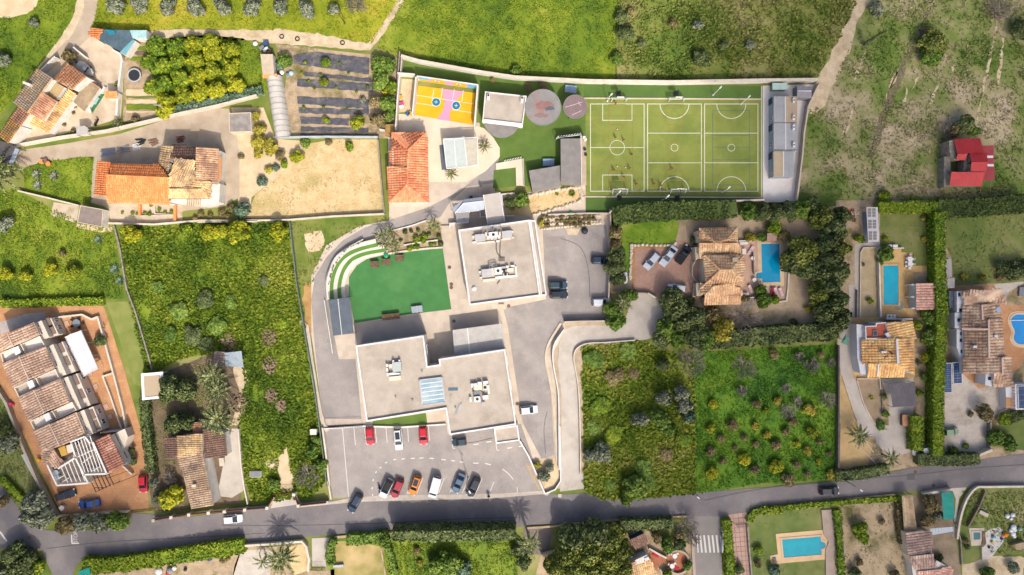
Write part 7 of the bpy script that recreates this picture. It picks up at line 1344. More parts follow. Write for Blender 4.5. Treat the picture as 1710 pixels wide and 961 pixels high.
# ------------------------------------------------------------------ upper right garden, its pool and carport
POOL_('rectangular blue pool on the honey coloured tile terrace',Q([(432,525),(592,525),(592,880),(432,880)]),Q([(447,540),(582,540),(582,868),(449,868)]),mat('clear pool water',(20,186,216),(14,174,206),.35,rough=.08,fine=.05,spec=.6),HON,[(Q(580,866),.9)])
t=TH('roofed_pergola','white edged sheet canopy with grey skylight panels at the garden entrance','pergola',ctr(Q([(375,220)])));qd=[W(*Q(u,v),2.6)for u,v in((322,78),(412,78),(425,355),(335,360))];MB().PRI([p[:2]for p in qd],2.45,2.6).BD('roof',mat('pale sheet',(216,216,218),None,fine=.05),t);PO_(t,[(p[0],p[1],2.45)for p in qd])
for i in range(3):
 for k in range(2):
  u,v=332+k*36+i*4,88+i*92;
  for a in range(3):q=xy(Q([(u,v+a*24),(u+28,v+a*24),(u+28,v+a*24+21),(u,v+a*24+21)]),2.63);MB().PRI(q,2.603,2.63).BD('panel',mat('brown grey panel',(150,142,136),None,fine=.05),t)
SOL_(MB().PRI(xy(Q([(285,120),(325,115),(335,355),(300,350)])),.02,.05),'dark_mat',SLATE,'dark slab left of the white edged canopy','slab');
for u,v,m,lb in((180,120,mat('brick red',(180,96,70),None,fine=.2),'heap of red bricks'),(225,120,CONC,'heap of pale blocks'),(205,170,WOOD,'heap of old boards')):
 b=W(*Q(u,v));t2=TH('building_rubble',lb+' at the top of the sandy garden path','heap',(b[0],b[1],0));[LK('block',MB().bx((R.uniform(-.8,.8),R.uniform(-.5,.5),.02+.1*(k%3)),(R.uniform(.4,.9),.3,.12),R.random()*3).ms('block',m),t2)for k in range(9)]
t=TH('pool_house','pool house with pink ribbed tile roof right of the honey terrace','pool house',ctr(Q([(790,800)])));WG_(t,Q,[(725,695,3.2),(864,692,2.6),(868,890,2.6),(725,898,3.2)],WW,T_PNK,pitch=.55)
for v in(700,798,890):b0,b1=W(*Q(690,v),2.6),W(*Q(725,v),2.6);MB().br(b0,b1,.35,.3).BD('beam',WHT,t);MB().tb((b0[0],b0[1],0),(b0[0],b0[1],2.4),.14,.14,8).BD('column',WHT,t)
table(Q(672,515),PI/2,2.0,.95,.75,WHT,'long white dining table on the honey terrace',WHT,False)
for i,(dx,dy)in enumerate(((-26,-25),(-28,5),(-28,35),(26,-20),(27,20),(0,-52),(-2,52))):
 b=W(*Q(672+dx,515+dy),.5);t2=TH('chair','white chair pushed up to the dining table on the honey terrace','chair',(b[0],b[1],0),0 if abs(dx)>5 else PI/2,'white chairs round the dining table');s=1 if dx>0 or dy>0 else-1;LK('seat',MB().bx((0,0,.42),(.46,.46,.05)).ms('seat',WHT),t2);LK('backrest',MB().bx((s*.21,0,.473),(.04,.46,.42)).ms('backrest',WHT),t2);LK('leg',MB().bx((-.18,-.18,0),(.05,.05,.42)).bx((.18,-.18,0),(.05,.05,.42)).bx((-.18,.18,0),(.05,.05,.42)).bx((.18,.18,0),(.05,.05,.42)).ms('leg',WHT),t2)
WL(Q([(405,405),(412,700),(420,960)]),.3,1.0,WW,'white balustrade wall left of the honey terrace');WL(Q([(415,410),(605,408)]),.2,.9,WW,'white wall at the top of the honey terrace');WL(Q([(232,960),(235,740)]),.15,.9,GM,'grey rail beside the garden path','railing','railing');WL(Q([(400,405),(290,405),(268,440),(262,960)]),.16,.5,CPE,'pale kerb round the pebble bed')
for u,lb in((508,'left'),(553,'right')):b=W(*Q(u,390),.8);t2=TH('garden_cupboard',lb+' grey cupboard against the wall above the honey terrace','cupboard',(b[0],b[1],0));LK('body',MB().bx((0,0,0),(.95,.5,.85)).ms('body',GM),t2);LK('lid',MB().bx((0,0,.853),(1.0,.55,.05)).ms('lid',LGT),t2)
t=TH('sheet_shelter','pale grey corrugated shelter roof against the tall hedge','shelter',ctr(Q([(985,620)])));SHR_(t,[W(*Q(u,v),2.3)for u,v in((948,492),(1000,490),(1004,640),(952,650))],CORRL,5);SHR_(t,[W(*Q(u,v),2.3)for u,v in((952,652),(1026,644),(1028,726),(956,730))],CORRL,7);PO_(t,[W(*Q(u,v),2.2)for u,v in((948,492),(1000,490),(956,730),(1028,726))]);t=TH('sheet_shelter','dull blue grey lean-to roof beside the long house','shelter',ctr(Q([(1005,820)])));SHR_(t,[W(*Q(u,v),2.2)for u,v in((982,752),(1028,748),(1030,888),(990,890))],SLATE,5);PO_(t,[W(*Q(u,v),2.1)for u,v in((982,752),(1028,748),(1030,888))])
t=TH('white_villa','white villa with honey tile roofs and a red roof terrace','villa',ctr(V2([(700,500)])));WV=mat('shaded white render',(236,236,240),(226,226,230),.6,fine=.03)
MB().PRI(xy(V2([(345,220),(450,225),(450,390),(415,400),(415,670),(470,680),(460,800),(390,780),(355,600)]),3.0),0,3.0).BD('terrace_block',WV,t);flat(t,V2,[(445,240),(565,235),(570,205),(685,195),(715,300),(700,385),(450,388)],3.6,WV,mat('red terrace floor',(196,106,80),(178,92,70),.7,fine=.08),.5,.2,WV,lbl='red roof terrace');b=W(*V2(562,322),4);MB().bx((b[0],b[1],3.65),(.9,1.15,.25)).BD('rooflight',GM,t);MB().bx((b[0],b[1],3.903),(.7,.95,.03)).BD('rooflight_pane',GLASS,t)
WG_(t,V2,[(705,208,4.2),(978,190,3.6),(1025,382,3.6),(735,385,4.2)],WV,T_HON,pitch=.55,lbl='honey roof at the upper right');WG_(t,V2,[(418,402,3.6),(802,388,5.0),(815,668,5.0),(424,670,3.6)],WV,T_HON,pitch=.55,lbl='stained honey main roof');WG_(t,V2,[(822,390,4.6),(990,388,3.6),(1008,795,3.6),(830,672,4.6)],WV,T_HON,pitch=.55,lbl='honey roof on the right');WG_(t,V2,[(485,680,4.2),(595,675,4.2),(580,812,3.2),(480,815,3.2)],WV,T_HON,pitch=.55);WG_(t,V2,[(605,675,4.2),(900,672,4.2),(885,810,3.2),(592,815,3.2)],WV,T_HON,pitch=.55)
MB().br(W(*V2(810,385),5.3),W(*V2(825,672),5.3),.4,.5).BD('parapet',WV,t);MB().br(W(*V2(602,675),4.5),W(*V2(588,815),3.6),.25,.4).BD('parapet',WV,t);MB().PRI(xy(V2([(632,528),(688,528),(688,548),(632,548)]),5.4),3.6,5.4).BD('chimney',WV,t)
mb=MB()
for i in range(26):p=VC(W(*V2(700+60*cos(i*2.1)*(.5+.02*i),545+70*sin(i*2.1)*(.5+.02*i)),4.9));mb.tb(p,p+VC((R.uniform(-.6,.6),R.uniform(-.6,.6),.12)),.035,.03,4)
mb.BD('cable_tangle',DM,t);MB().br(W(*V2(690,320),4.3),W(*V2(730,385),4.3),.6,.8).BD('parapet',WV,t)
WL(V2([(650,155),(945,155)]),.2,1.6,WV,'white wall behind the honey roofs of the white villa');WL(V2([(320,630),(345,745),(390,790)]),.2,1.2,WV,'white corner wall at the drive of the white villa');WL(V2([(340,840),(600,840),(610,960)]),.15,.6,CPE,'thin kerb round the packed grit bed')
t=TH('grey_carport','grey slatted carport roof below the white villa','carport',ctr(P([(490,690)])));SHR_(t,[W(*P(u,v),2.5)for u,v in((405,618),(562,612),(580,762),(428,770))],mat('grey slatted sheet',(124,120,124),(112,108,112),.8,rough=.7,fine=.08),14);PO_(t,[W(*P(u,v),2.4)for u,v in((405,618),(562,612),(580,762),(428,770))])
b=W(*P(512,855),1);t2=TH('wood_stack','small brown tiled log store beside the gravel drive','log store',(b[0],b[1],0));LK('box',MB().bx((0,0,0),(1.5,2.2,1.1)).ms('box',WOOD),t2);LK('roof',MB().bx((0,0,1.103),(1.7,2.4,.1)).ms('roof',T_BRN),t2)
t=TH('parasol','faded green square parasol beside the drive of the white villa','parasol',ctr(P([(118,335)])));c=VC(W(*P(118,335),2.4));cs=[VC(W(*P(u,v),2.1))for u,v in((92,355),(135,372),(148,325),(125,300))];mb=MB()
for i in range(4):mb.poly([cs[i],cs[(i+1)%4],c])
mb.BD('canopy',mat('faded green canvas',(110,160,140),(96,146,126),.8,fine=.05),t);MB().tb((c.x,c.y,0),c,.04,.04,6).BD('pole',GM,t)
b=W(*V2(745,128),.6);t2=TH('pump_box','white pump box with dark dials on the lower honey terrace','pump box',(b[0],b[1],0));LK('box',MB().bx((0,0,0),(1.8,.8,.6)).ms('box',WHT),t2);LK('dial',MB().tb((-.4,0,.603),(-.4,0,.66),.18,.18,10).ms('dial',DM),t2);LK('dial',MB().tb((.35,0,.603),(.35,0,.66),.14,.14,10).ms('dial',DM),t2)
t=TH('long_house','long white house with brown striped tile roofs at the right edge','house',ctr(VR([(300,420)])))
for p,m in(([(190,108,4.2),(445,95,5.0),(472,190,3.8),(208,195,4.2)],0),([(195,200,3.6),(318,200,4.8),(322,298,4.8),(190,298,3.6)],0),([(326,198,4.9),(420,198,4.0),(440,290,4.0),(330,296,4.9)],0),([(186,298,3.8),(362,298,5.2),(362,358,5.2),(186,358,3.8)],0),([(200,364,3.8),(362,364,5.4),(364,550,5.4),(205,552,3.8)],0),([(370,296,5.2),(455,294,4.0),(468,545,4.0),(372,550,5.2)],0),([(192,555,3.6),(452,552,5.0),(456,655,5.0),(194,656,3.6)],0),([(460,555,5.0),(512,548,4.2),(518,740,4.0),(462,655,5.0)],0),([(405,660,4.8),(462,658,4.8),(515,742,3.6),(398,745,3.6)],0)):WG_(t,VR,p,WV,TM_('striped brown tiles',(170,138,112),(134,106,88),(198,170,144),.8),pitch=.62)
for a,b,h in(((322,200),(326,298),5.0),((366,296),(368,552),5.5),((186,360),(362,361),5.5),((456,552),(460,658),5.2)):MB().br(W(*VR(*a),h+.15),W(*VR(*b),h+.15),.3,.35).BD('ridge',mat('pale ridge',(226,196,176)),t)
MB().PRI(xy(VR([(152,108),(192,108),(208,195),(195,245),(152,248)]),3.2),0,3.2).BD('wall',WV,t);MB().PRI(xy(VR([(138,250),(186,250),(186,358),(138,355)]),3.0),0,3.0).BD('wall',WV,t);MB().PRI(xy(VR([(152,360),(200,365),(200,555),(180,560),(152,480)]),3.0),0,2.95).BD('wall',WV,t);MB().PRI(xy(VR([(345,660),(405,660),(390,742),(340,735)]),3.4),0,3.4).BD('wall',WV,t)
for u,v,h in((170,130,3.2),(176,234,3.2),(165,300,3.0),(183,390,2.95),(180,435,2.95),(186,510,2.95),(370,690,3.4)):b=W(*VR(u,v),h);MB().bx((b[0],b[1],h+.003),(.6,.7,.06)).BD('window',GLASS,t)
for u,v in((275,478),(415,408)):b=W(*VR(u,v),5.4);MB().bx((b[0],b[1],4.4),(.7,.45,1.0)).BD('chimney',WV,t)
b=W(*VR(432,230),4.4);MB().bx((b[0],b[1],4.1),(.8,1.0,.25),.4).BD('solar_heater',mat('pale blue glass',(170,196,224),None,rough=.2,fine=.04),t)
SOL=mat('solar cell blue',(44,74,120),(38,64,108),1,rough=.15,fine=.05,spec=.7)
def solar(T_,quad,nx,ny,h,lbl,tilt=.25):
 a,b,c,d=[VC(W(*T_(*p),h))for p in quad];t=TH('solar_array',lbl,'solar panels',(a.x,a.y,0))
 for i in range(nx):
  for j in range(ny):
   f=lambda u,v:a.lerp(b,u).lerp(d.lerp(c,u),v);q=[f((i+.04)/nx,(j+.03)/ny),f((i+.96)/nx,(j+.03)/ny),f((i+.96)/nx,(j+.97)/ny),f((i+.04)/nx,(j+.97)/ny)];MB().PRI([p[:2]for p in q],h-.05,h).BD('panel',SOL,t);e_=MB()
   e_.br(q[0].lerp(q[1],.5)+VC((0,0,.012)),q[3].lerp(q[2],.5)+VC((0,0,.012)),.05,.01).br(q[0].lerp(q[3],.5)+VC((0,0,.013)),q[1].lerp(q[2],.5)+VC((0,0,.013)),.05,.01);e_.BD('grid_line',mat('cell grid',(120,150,186),None,fine=0),t)
 RIB([p[:2]for p in(a,b,c,d)],.1,h-.12,h+.03,closed=True).BD('frame',LGT,t);PO_(t,[(p.x,p.y,h-.1)for p in(a,b,c,d)],.06,DM);return t
solar(VR,[(62,588),(116,588),(118,785),(66,785)],1,7,2.2,'left bank of dark blue solar panels beside the long house');solar(VR,[(124,585),(182,585),(188,722),(130,725)],1,4,2.2,'right bank of dark blue solar panels beside the long house');solar(VR,[(560,742),(640,740),(640,892),(566,892)],1,4,3.0,'solar panels on the white flat roof at the right edge')
t=TH('flat_annexe','white flat roofed annexe below the kidney pool at the right edge','annexe',ctr(VR([(590,820)])));MB().PRI(xy(VR([(540,730),(660,725),(660,898),(545,900)]),2.8),0,2.75).BD('wall',WV,t);MB().PRI(xy(VR([(478,750),(540,745),(540,880),(482,890)]),2.2),0,2.2).BD('wall',WV,t);MB().PRI(xy(VR([(478,815),(520,820),(520,885),(482,888)]),2.25),2.2,2.25).BD('roof',mat('ochre roof',(206,156,104),None,fine=.08),t)
for i in range(8):MB().br(W(*VR(526,742+i*20),2.7),W(*VR(545,742+i*20),2.7),.22,.1).BD('rafter',T_BRN,t)
kid=[(490,300),(505,258),(550,240),(610,245),(660,280),(660,420),(640,470),(590,485),(535,470),(505,430),(515,380),(500,340)];kin=[(505,302),(520,272),(558,256),(610,262),(650,295),(650,415),(625,455),(580,467),(542,455),(522,420),(530,378),(514,340)]
POOL_('kidney shaped bright blue pool cut by the right edge',SML(VR(kid),4,True),SML(VR(kin),4,True),WATB,CPP);m_=MB().br(VC(W(*VR(505,302),.3)),VC(W(*VR(650,300),.3)),.12,.06);SOL_(m_,'pool_rope',WHT,'white rope line across the kidney shaped pool','rope')
SOL_(MB().PRI(xy(VR([(575,80),(640,75),(640,140),(570,138)]),.6),0,.5),'garden_slab',GM,'grey garden box on the lawn above the kidney pool','box')
WL(VR([(420,960),(440,910),(500,885)]),.2,.5,CPE,'curved kerb below the flat annexe');WL(O([(1420,-80),(1418,60),(1415,140)]),.25,1.2,WGR,'grey wall right of the gravel yard');t2=WL(O([(1320,185),(1415,145)]),.5,1.8,CPE,'slanted cream gate wall of the gravel yard');
WL(P([(65,370),(65,700),(62,1100)]),.3,1.3,mat('dark wall',(120,112,104),(104,96,90),.8,fine=.12),'dark boundary wall between the orchard plot and the drive');WL(O([(455,-20),(450,180),(445,345)]),.3,1.2,mat('dark wall',(120,112,104)),'dark lower boundary wall right of the orchard plot');WL(P([(85,535),(110,600),(160,760),(235,960),(300,1060)]),.15,.3,CPE,'curved kerb on the left of the gravel drive','kerb','kerb',sm=3);WL(P([(195,600),(235,740),(300,865),(345,905),(390,920)]),.15,.3,CPE,'curved kerb round the packed grit bed','kerb','kerb',sm=3);WL(P([(350,590),(358,830)]),.15,.4,WGR,'low grey wall right of the packed grit bed');WL(O([(560,110),(640,180),(720,270)]),.15,.3,CPE,'thin kerb across the dry palm garden','kerb','kerb',sm=3)
b=W(*P(290,712),.3);ROS(P(290,712),.7,'small dark yucca in the packed grit bed','gold',n=20,cat='yucca',name='yucca')
# ------------------------------------------------------------------ south of the road
POOL_('rectangular turquoise pool with a round step bay at the lower right',O([(58,695),(365,668),(370,705),(400,730),(402,770),(380,800),(382,858),(28,890),(22,835),(72,825)]),O([(92,725),(348,704),(354,738),(376,745),(384,768),(374,790),(356,796),(358,832),(104,852)]),mat('turquoise pool water',(20,178,196),(16,166,186),.35,rough=.08,fine=.06,c3=(12,150,172),sc3=.5,t3=.62),mat('sand pool coping',(240,206,160),(228,192,148),.6,fine=.05),[(O(358,768),.75)])
SOL_(MB().PRI(xy(O([(40,850),(60,848),(62,868),(42,870)]),.2),.1,.25),'skimmer_lid',SLATE,'dark square skimmer lid at the corner of the turquoise pool','lid');t=TH('terrace_roof','long pink beige roof strip beside the turquoise pool','canopy',ctr(O([(410,750)])));q=xy(O([(355,545),(440,540),(470,990),(385,990),(382,800),(402,750),(370,700)]),.5);MB().PRI(q,0,.3).BD('slab',mat('pink beige slab',(196,176,160),(184,164,148),.6,fine=.08),t)
t=TH('tiled_house','house with a brown grey striped tile roof at the bottom right','house',ctr(O([(980,780)])));ST_=TM_('brown grey tiles',(154,128,116),(124,102,94),(184,158,142));WG_(t,O,[(895,690,3.4),(1048,680,3.0),(1060,830,3.0),(918,840,3.4)],WC,ST_,pitch=.55);WG_(t,O,[(920,842,3.6),(1060,832,3.6),(1085,905,3.0),(958,922,3.0)],WC,ST_,pitch=.55);MB().PRI(xy(O([(925,840),(960,925),(1085,905),(1090,865),(1170,910),(1000,990),(945,990)]),2.6),0,2.6).BD('wall',WW,t);WG_(t,O,[(1090,930,3.0),(1180,905,2.8),(1195,990,2.6),(1100,990,3.0)],WW,T_PNK,pitch=.55);WG_(t,O,[(975,940,3.0),(1080,930,3.0),(1085,985,2.7),(980,990,2.7)],WW,T_PNK,pitch=.55)
t=TH('tiled_canopy','striped reed canopy over the entry beside the bottom right house','canopy',ctr(O([(915,560)])));SHR_(t,[W(*O(u,v),2.4)for u,v in((870,450),(935,445),(962,665),(885,680))],TM_('reed sheet',(190,166,130),(160,136,106),(120,100,82),.8),12);PO_(t,[W(*O(u,v),2.3)for u,v in((870,450),(935,445),(962,665),(885,680))])
t=TH('green_roof_shed','turquoise corrugated shed roof beside the lane at the lower right','shed',ctr(O([(1165,515)])));SHR_(t,[W(*O(u,v),2.4)for u,v in((1125,432),(1195,430),(1205,600),(1138,602))],mat('turquoise sheet',(40,178,160),(30,160,146),.8,rough=.6,fine=.1),9);PO_(t,[W(*O(u,v),2.3)for u,v in((1125,432),(1195,430),(1205,600),(1138,602))]);t=TH('sheet_shelter','narrow pale blue sheet roof below the turquoise shed','shelter',ctr(O([(1125,675)])));SHR_(t,[W(*O(u,v),2.2)for u,v in((1050,662),(1195,650),(1198,680),(1052,705))],mat('pale blue sheet',(206,216,224),None,rough=.5,fine=.05),8);PO_(t,[W(*O(u,v),2.1)for u,v in((1050,705),(1198,680))])
WL(O([(990,430),(1080,415),(1170,400)]),.5,1.3,CPE,'broad cream wall above the turquoise shed');WL(O([(0,530),(300,495),(560,465),(820,440)]),.4,.5,mat('dry stone verge',(206,180,146),(186,160,128),.8,fine=.15),'stone verge wall along the lower side of the road');WL(O([(1660,385),(1400,388),(1330,395),(1270,470),(1230,590),(1210,720)]),.4,.9,CPE,'curved cream wall at the lane corner on the lower right',sm=3);WL(BR([(375,110),(310,270),(200,470)]),.3,.8,mat('brown wall',(150,130,106),(130,112,92),.8,fine=.15),'brown retaining wall inside the cluttered garden');WL(BR([(80,440),(130,600),(145,850)]),.2,.6,WGR,'thin wall left of the small green lawn');WL(BR([(345,670),(350,800)]),.2,.6,CPE,'thin wall right of the small green lawn')
POOL_('tiny dark green plunge pool in the cluttered garden',BR([(225,490),(378,488),(382,660),(250,668)]),BR([(258,525),(342,522),(345,608),(262,612)]),WATG,CONC);SOL_(MB().PRI(xy(BR([(355,525),(382,525),(385,660),(350,660)])),.02,.3),'wooden_deck',WOOD,'brown wooden deck strip beside the plunge pool','deck');SOL_(MB().PRI(xy(BR([(440,500),(520,480),(580,520),(580,610),(460,770),(350,830),(360,690),(400,640),(385,540)])),.005,.05),'concrete_slab',mat('white slab',(226,222,216),(206,202,196),.7,fine=.08),'cluttered white concrete slab right of the plunge pool','slab')
WBAG=mat('white plastic bag',(236,238,242),None,rough=.5,fine=.05)
for i,(u,v,r_)in enumerate(((665,360,.5),(612,372,.5),(655,400,.35),(670,480,.6),(685,510,.45),(650,515,.5),(668,548,.55),(685,575,.4))):b=W(*BR(u,v),.4);SOL_(MB().bll((b[0],b[1],r_*.7),r_,9,6,sz=.7),'plastic_sack',WBAG,'stuffed white sack in the cluttered garden, '+'first second third fourth fifth sixth seventh eighth'.split()[i]+' from the top','sack','white sacks in the cluttered garden',(b[0],b[1],0))
for i,(u,v,m,lb,s)in enumerate(((590,555,mat('orange plastic',(230,140,40),None,fine=.1),'big orange inflatable on the white slab',1.0),(560,600,mat('purple plastic',(90,60,150),None,fine=.1),'purple toy car on the white slab',.5),(465,632,mat('yellow plastic',(230,180,30)),'yellow toy on the white slab',.5),(435,685,DM,'black round grill on the white slab',.5),(480,590,mat('pale blue plastic',(180,220,226)),'pale blue slide on the white slab',.8),(740,500,mat('sea green plastic',(150,200,190),None,fine=.05),'sea green tub on the grass',.7))):
 b=W(*BR(u,v),.4);t2=TH('garden_toy',lb,'toy',(b[0],b[1],0),i*.7);LK('body',MB().bll((0,0,s*.4),s*.6,9,6,sz=.6).ms('body',m,smooth=True),t2);LK('top',MB().bx((0,0,s*.5),(s*.9,s*.35,s*.35)).ms('top',m),t2)
b=W(*BR(370,345),.3);SOL_(MB().bx((b[0],b[1],0),(1.9,.7,.5),-.45).bx((b[0],b[1],.503),(1.95,.75,.06),-.45),'stone_bench',CONC,'grey stone bench on the grass of the cluttered garden','bench')
b=W(*BR(720,670),.5);SOL_(MB().PRI(RE_(xy(BR([(650,670),(800,630),(800,690),(720,715)]),1),.2),0,1.0),'earth_mound',SOIL,'brown earth mound at the right edge of the cluttered garden','mound')
t=TH('round_patio','round terracotta patio with a stone rim at the bottom middle','patio',ctr(BC([(700,610)])));c=W(*BC(705,605));r_=150/7.773*GS;MB().PRI([(c[0]+r_*cos(2*PI*i/36),c[1]+r_*sin(2*PI*i/36))for i in range(36)],0,.1).BD('floor',mat('patio tiles',(206,134,100),(190,120,88),.5,fine=.08,brick=(.3,.3,.03,.8)),t);RIB([(c[0]+r_*cos(a),c[1]+r_*sin(a))for a in np.linspace(-2.6,2.55,32)],.4,0,.7).BD('rim',mat('rim stone',(206,190,168),(186,170,148),.8,fine=.12),t)
for u,v,lb in((675,535,'upper'),(640,665,'lower')):
 b=W(*BC(u,v),.7);t2=TH('patio_table',lb+' round grey table on the terracotta patio','table',(b[0],b[1],0));LK('tabletop',MB().tb((0,0,.8),(0,0,.85),.5,.5,14).ms('tabletop',LGT),t2);LK('leg',MB().tb((0,0,0),(0,0,.8),.08,.08,8).ms('leg',DM),t2)
 for i in range(3):a=2.1*i+.6;t3=TH('chair','pale chair drawn up to the '+lb+' patio table','chair',(b[0]+.75*cos(a),b[1]+.75*sin(a),.1),a,'chairs at the '+lb+' patio table');LK('seat',MB().bx((0,0,.4),(.42,.42,.05)).ms('seat',LGT),t3);LK('backrest',MB().bx((.2,0,.453),(.05,.42,.4)).ms('backrest',LGT),t3);LK('leg',MB().bx((-.15,-.15,0),(.05,.05,.4)).bx((.15,.15,0),(.05,.05,.4)).bx((.15,-.15,0),(.05,.05,.4)).bx((-.15,.15,0),(.05,.05,.4)).ms('leg',LGT),t3)
for u,v,lb in((430,520,'red cushion seat on the patio steps'),(690,690,'red rug piece under the lower patio table')):b=W(*BC(u,v),.2);SOL_(MB().bx((b[0],b[1],.1),(1.3,.7,.12),-.5),'cushion',mat('red cushion',(200,50,60),None,fine=.1),lb,'cushion')
SOL_(MB().PRI(xy(BC([(350,460),(560,540),(530,640),(460,640),(450,740),(400,780),(340,560)])),.005,.06),'patio_floor',mat('patio tiles',(206,134,100)),'terracotta floor joining the house to the round patio','patio');WL(BC([(330,420),(470,500),(560,545)]),.35,.9,CPE,'slanting cream wall above the patio floor');WL(BC([(475,690),(510,785)]),.2,1.0,WC,'short cream wall below the patio')
t=TH('bungalow','bungalow with pale gravelly tile roof and white terrace under the pine','house',ctr(BC([(230,660)])));MB().PRI(xy(BC([(50,640),(310,520),(355,580),(70,705)]),3.0),0,3.0).BD('wall',WW,t);WG_(t,BC,[(70,708,3.0),(355,585,3.0),(440,790,2.6),(60,800,2.6)],WW,T_OLD);MB().bx((*W(*BC(130,635),3.1)[:2],3.0),(1.4,.6,.3),.4).BD('vent',T_BRN,t);MB().bx((*W(*BC(312,572),3.1)[:2],3.0),(.9,.6,.2),.4).BD('rooflight',LGT,t)
t=TH('brown_shed','brown roofed shed with blue walls beside the big pine','shed',ctr(BC([(240,340)])));WG_(t,BC,[(100,335,2.4),(275,250,2.4),(325,365,2.0),(160,430,2.0)],mat('blue wall',(50,110,160),None,fine=.05),T_DRK)
WL(N([(1250,620),(1245,800)]),.15,1.4,WHT,'white low wall between the side street and the clipped hedge');WL(N([(1060,700),(1075,990)]),.6,.25,mat('side pavement',(196,176,164),None,fine=.06),'narrow pavement on the left of the side street','pavement_strip','kerb')
t=TH('paved_walk','pale entrance walk with a red grid of tile joints','walkway',ctr(BC([(1500,400)])));a,b,c,d=[VC(W(*N(u,v)))for u,v in((1290,570),(1415,555),(1440,990),(1340,990))];MB().PRI([p[:2]for p in(a,b,c,d)],0,.04).BD('base',mat('red joints',(206,120,92),None,fine=.08),t)
for i in range(4):
 for j in range(14):
  f=lambda u,v:a.lerp(b,u).lerp(d.lerp(c,u),v);q=[f((i+.07)/4,(j+.05)/14),f((i+.95)/4,(j+.05)/14),f((i+.95)/4,(j+.95)/14),f((i+.07)/4,(j+.95)/14)];MB().PRI([p[:2]for p in q],.03,.075).BD('tile',mat('pale walk tile',(206,180,166),(196,170,156),.5,fine=.05),t)
RGT(((1340,635),(1420,630)),1.5,10,'metal gate across the red gridded walk',N,GM);WL(N([(1410,640),(1420,780),(1440,990)]),.3,.8,WGR,'grey wall right of the red gridded walk')
RGT(((80,912),(165,912)),1.5,10,'dark gate at the lower end of the small driveway',M,DM);WL(WG([(930,900),(940,760),(910,620),(860,560),(500,590),(0,620)]),.45,1.1,CPE,'pale stone wall curving along the road left of the small driveway',sm=0);WL(WG([(1210,850),(1325,842)]),.5,.6,mat('pale grey slab',(196,204,208)),'pale slab bench beside the dry lawn','slab','slab');WL(M([(225,715),(520,690),(800,672),(1390,655)]),.5,.4,mat('dry stone verge',(206,180,146)),'low stone verge between the road and the hedges');WL(M([(525,780),(555,960)]),.3,.4,SOIL,'brown earth ridge across the dry lawn','earth_ridge','ridge')
WL(N([(0,655),(160,645),(480,612),(760,590),(1030,580)]),.4,.4,mat('dry stone verge',(206,180,146)),'stone verge below the road left of the side street');WL(N([(90,820),(180,800)]),.3,1.0,WC,'short cream wall beside the rear lane');q=xy(J([(508,935),(575,910),(580,1000),(508,1000)]),2.4);t=TH('green_awning','turquoise sheet awning at the bottom left behind the hedge','awning',(*q[0],0));SHR_(t,[(p[0],p[1],2.4)for p in q],mat('turquoise sheet',(40,178,160)),5);PO_(t,[(p[0],p[1],2.3)for p in q])
for i,(u,v,m,lb,s)in enumerate(((1345,850,mat('navy crate',(60,90,140)),'navy crate in the scrap yard behind the bottom left hedge',.7),(1020,935,LGT,'white sack in the scrap yard behind the bottom left hedge',.8),(1090,930,GM,'grey sack in the scrap yard behind the bottom left hedge',.7),(1120,915,LGT,'small white sack in the scrap yard behind the bottom left hedge',.5),(1075,950,mat('red cushion',(200,50,60)),'red canister in the scrap yard behind the bottom left hedge',.4),(1190,925,DM,'black bucket in the scrap yard behind the bottom left hedge',.4))):
 b=W(*J(u,v),.3);o=LK('scrap',MB().bll((0,0,.35),s,8,5,sz=.6).bx((0,0,.1),(s,s*.8,s*.7)).ms('scrap',m));o.location=(b[0],b[1],.02);tag(o,lb,'scrap')
PT_('scrap_yard',J([(620,945),(1180,870),(1500,810),(1540,830),(1490,990),(600,990)]),SOIL,4)
# ------------------------------------------------------------------ cars
CW,CR_,CO_,CB,CBL,CBK,CS=paint('white',(240,242,246)),paint('red',(206,22,44)),paint('orange',(240,140,20)),paint('slate blue',(92,116,142)),paint('bright blue',(26,78,160)),paint('black',(44,48,56)),paint('silver',(206,214,226));CDB=paint('dark blue',(46,62,84));CRD=paint('dull red',(176,52,66));CGN=paint('pale green',(150,176,140));CTE=paint('dark teal',(54,74,88))
GB,GT_,GE='cars in the slanted bays along the road','cars in the top bays of the parking lot','cars in the east parking'
car(M(451,15),M(456,116),3.8,'hatch',CR_,'small red car in the top bays, left of the white one',GT_);car(M(629,18),M(641,158),4.5,'suv',CW,'white car with dark glass roof in the top parking bays',GT_,glassroof=True);car(M(792,8),M(798,118),3.9,'hatch',CR_,'red car in the top bays, right of the white one',GT_);car(M(1062,103),M(990,108),3.0,'hatch',CTE,'small dark car parked against the entrance porch',Wd=1.6)
car(M(388,445),M(328,550),4.2,'suv',CDB,'dark blue car driving out of the parking lot onto the road');car(M(586,345),M(530,460),4.2,'suv',CW,'white car with a black roof in the slanted bays',GB,BLKP);car(M(652,345),M(602,462),4.1,'hatch',CRD,'dull red car in the slanted bays',GB);car(M(763,325),M(720,442),4.1,'suv',CO_,'orange car with a black roof panel in the slanted bays',GB,glassroof=True);car(M(888,328),M(850,464),4.6,'van',CW,'white van in the middle of the slanted bays',GB,Wd=1.9);car(M(1048,308),M(995,430),4.3,'sedan',CB,'slate blue car in the slanted bays, left of the lamp post',GB);car(M(1143,340),M(1090,452),4.2,'suv',CBK,'dark car in the slanted bays, right of the lamp post',GB)
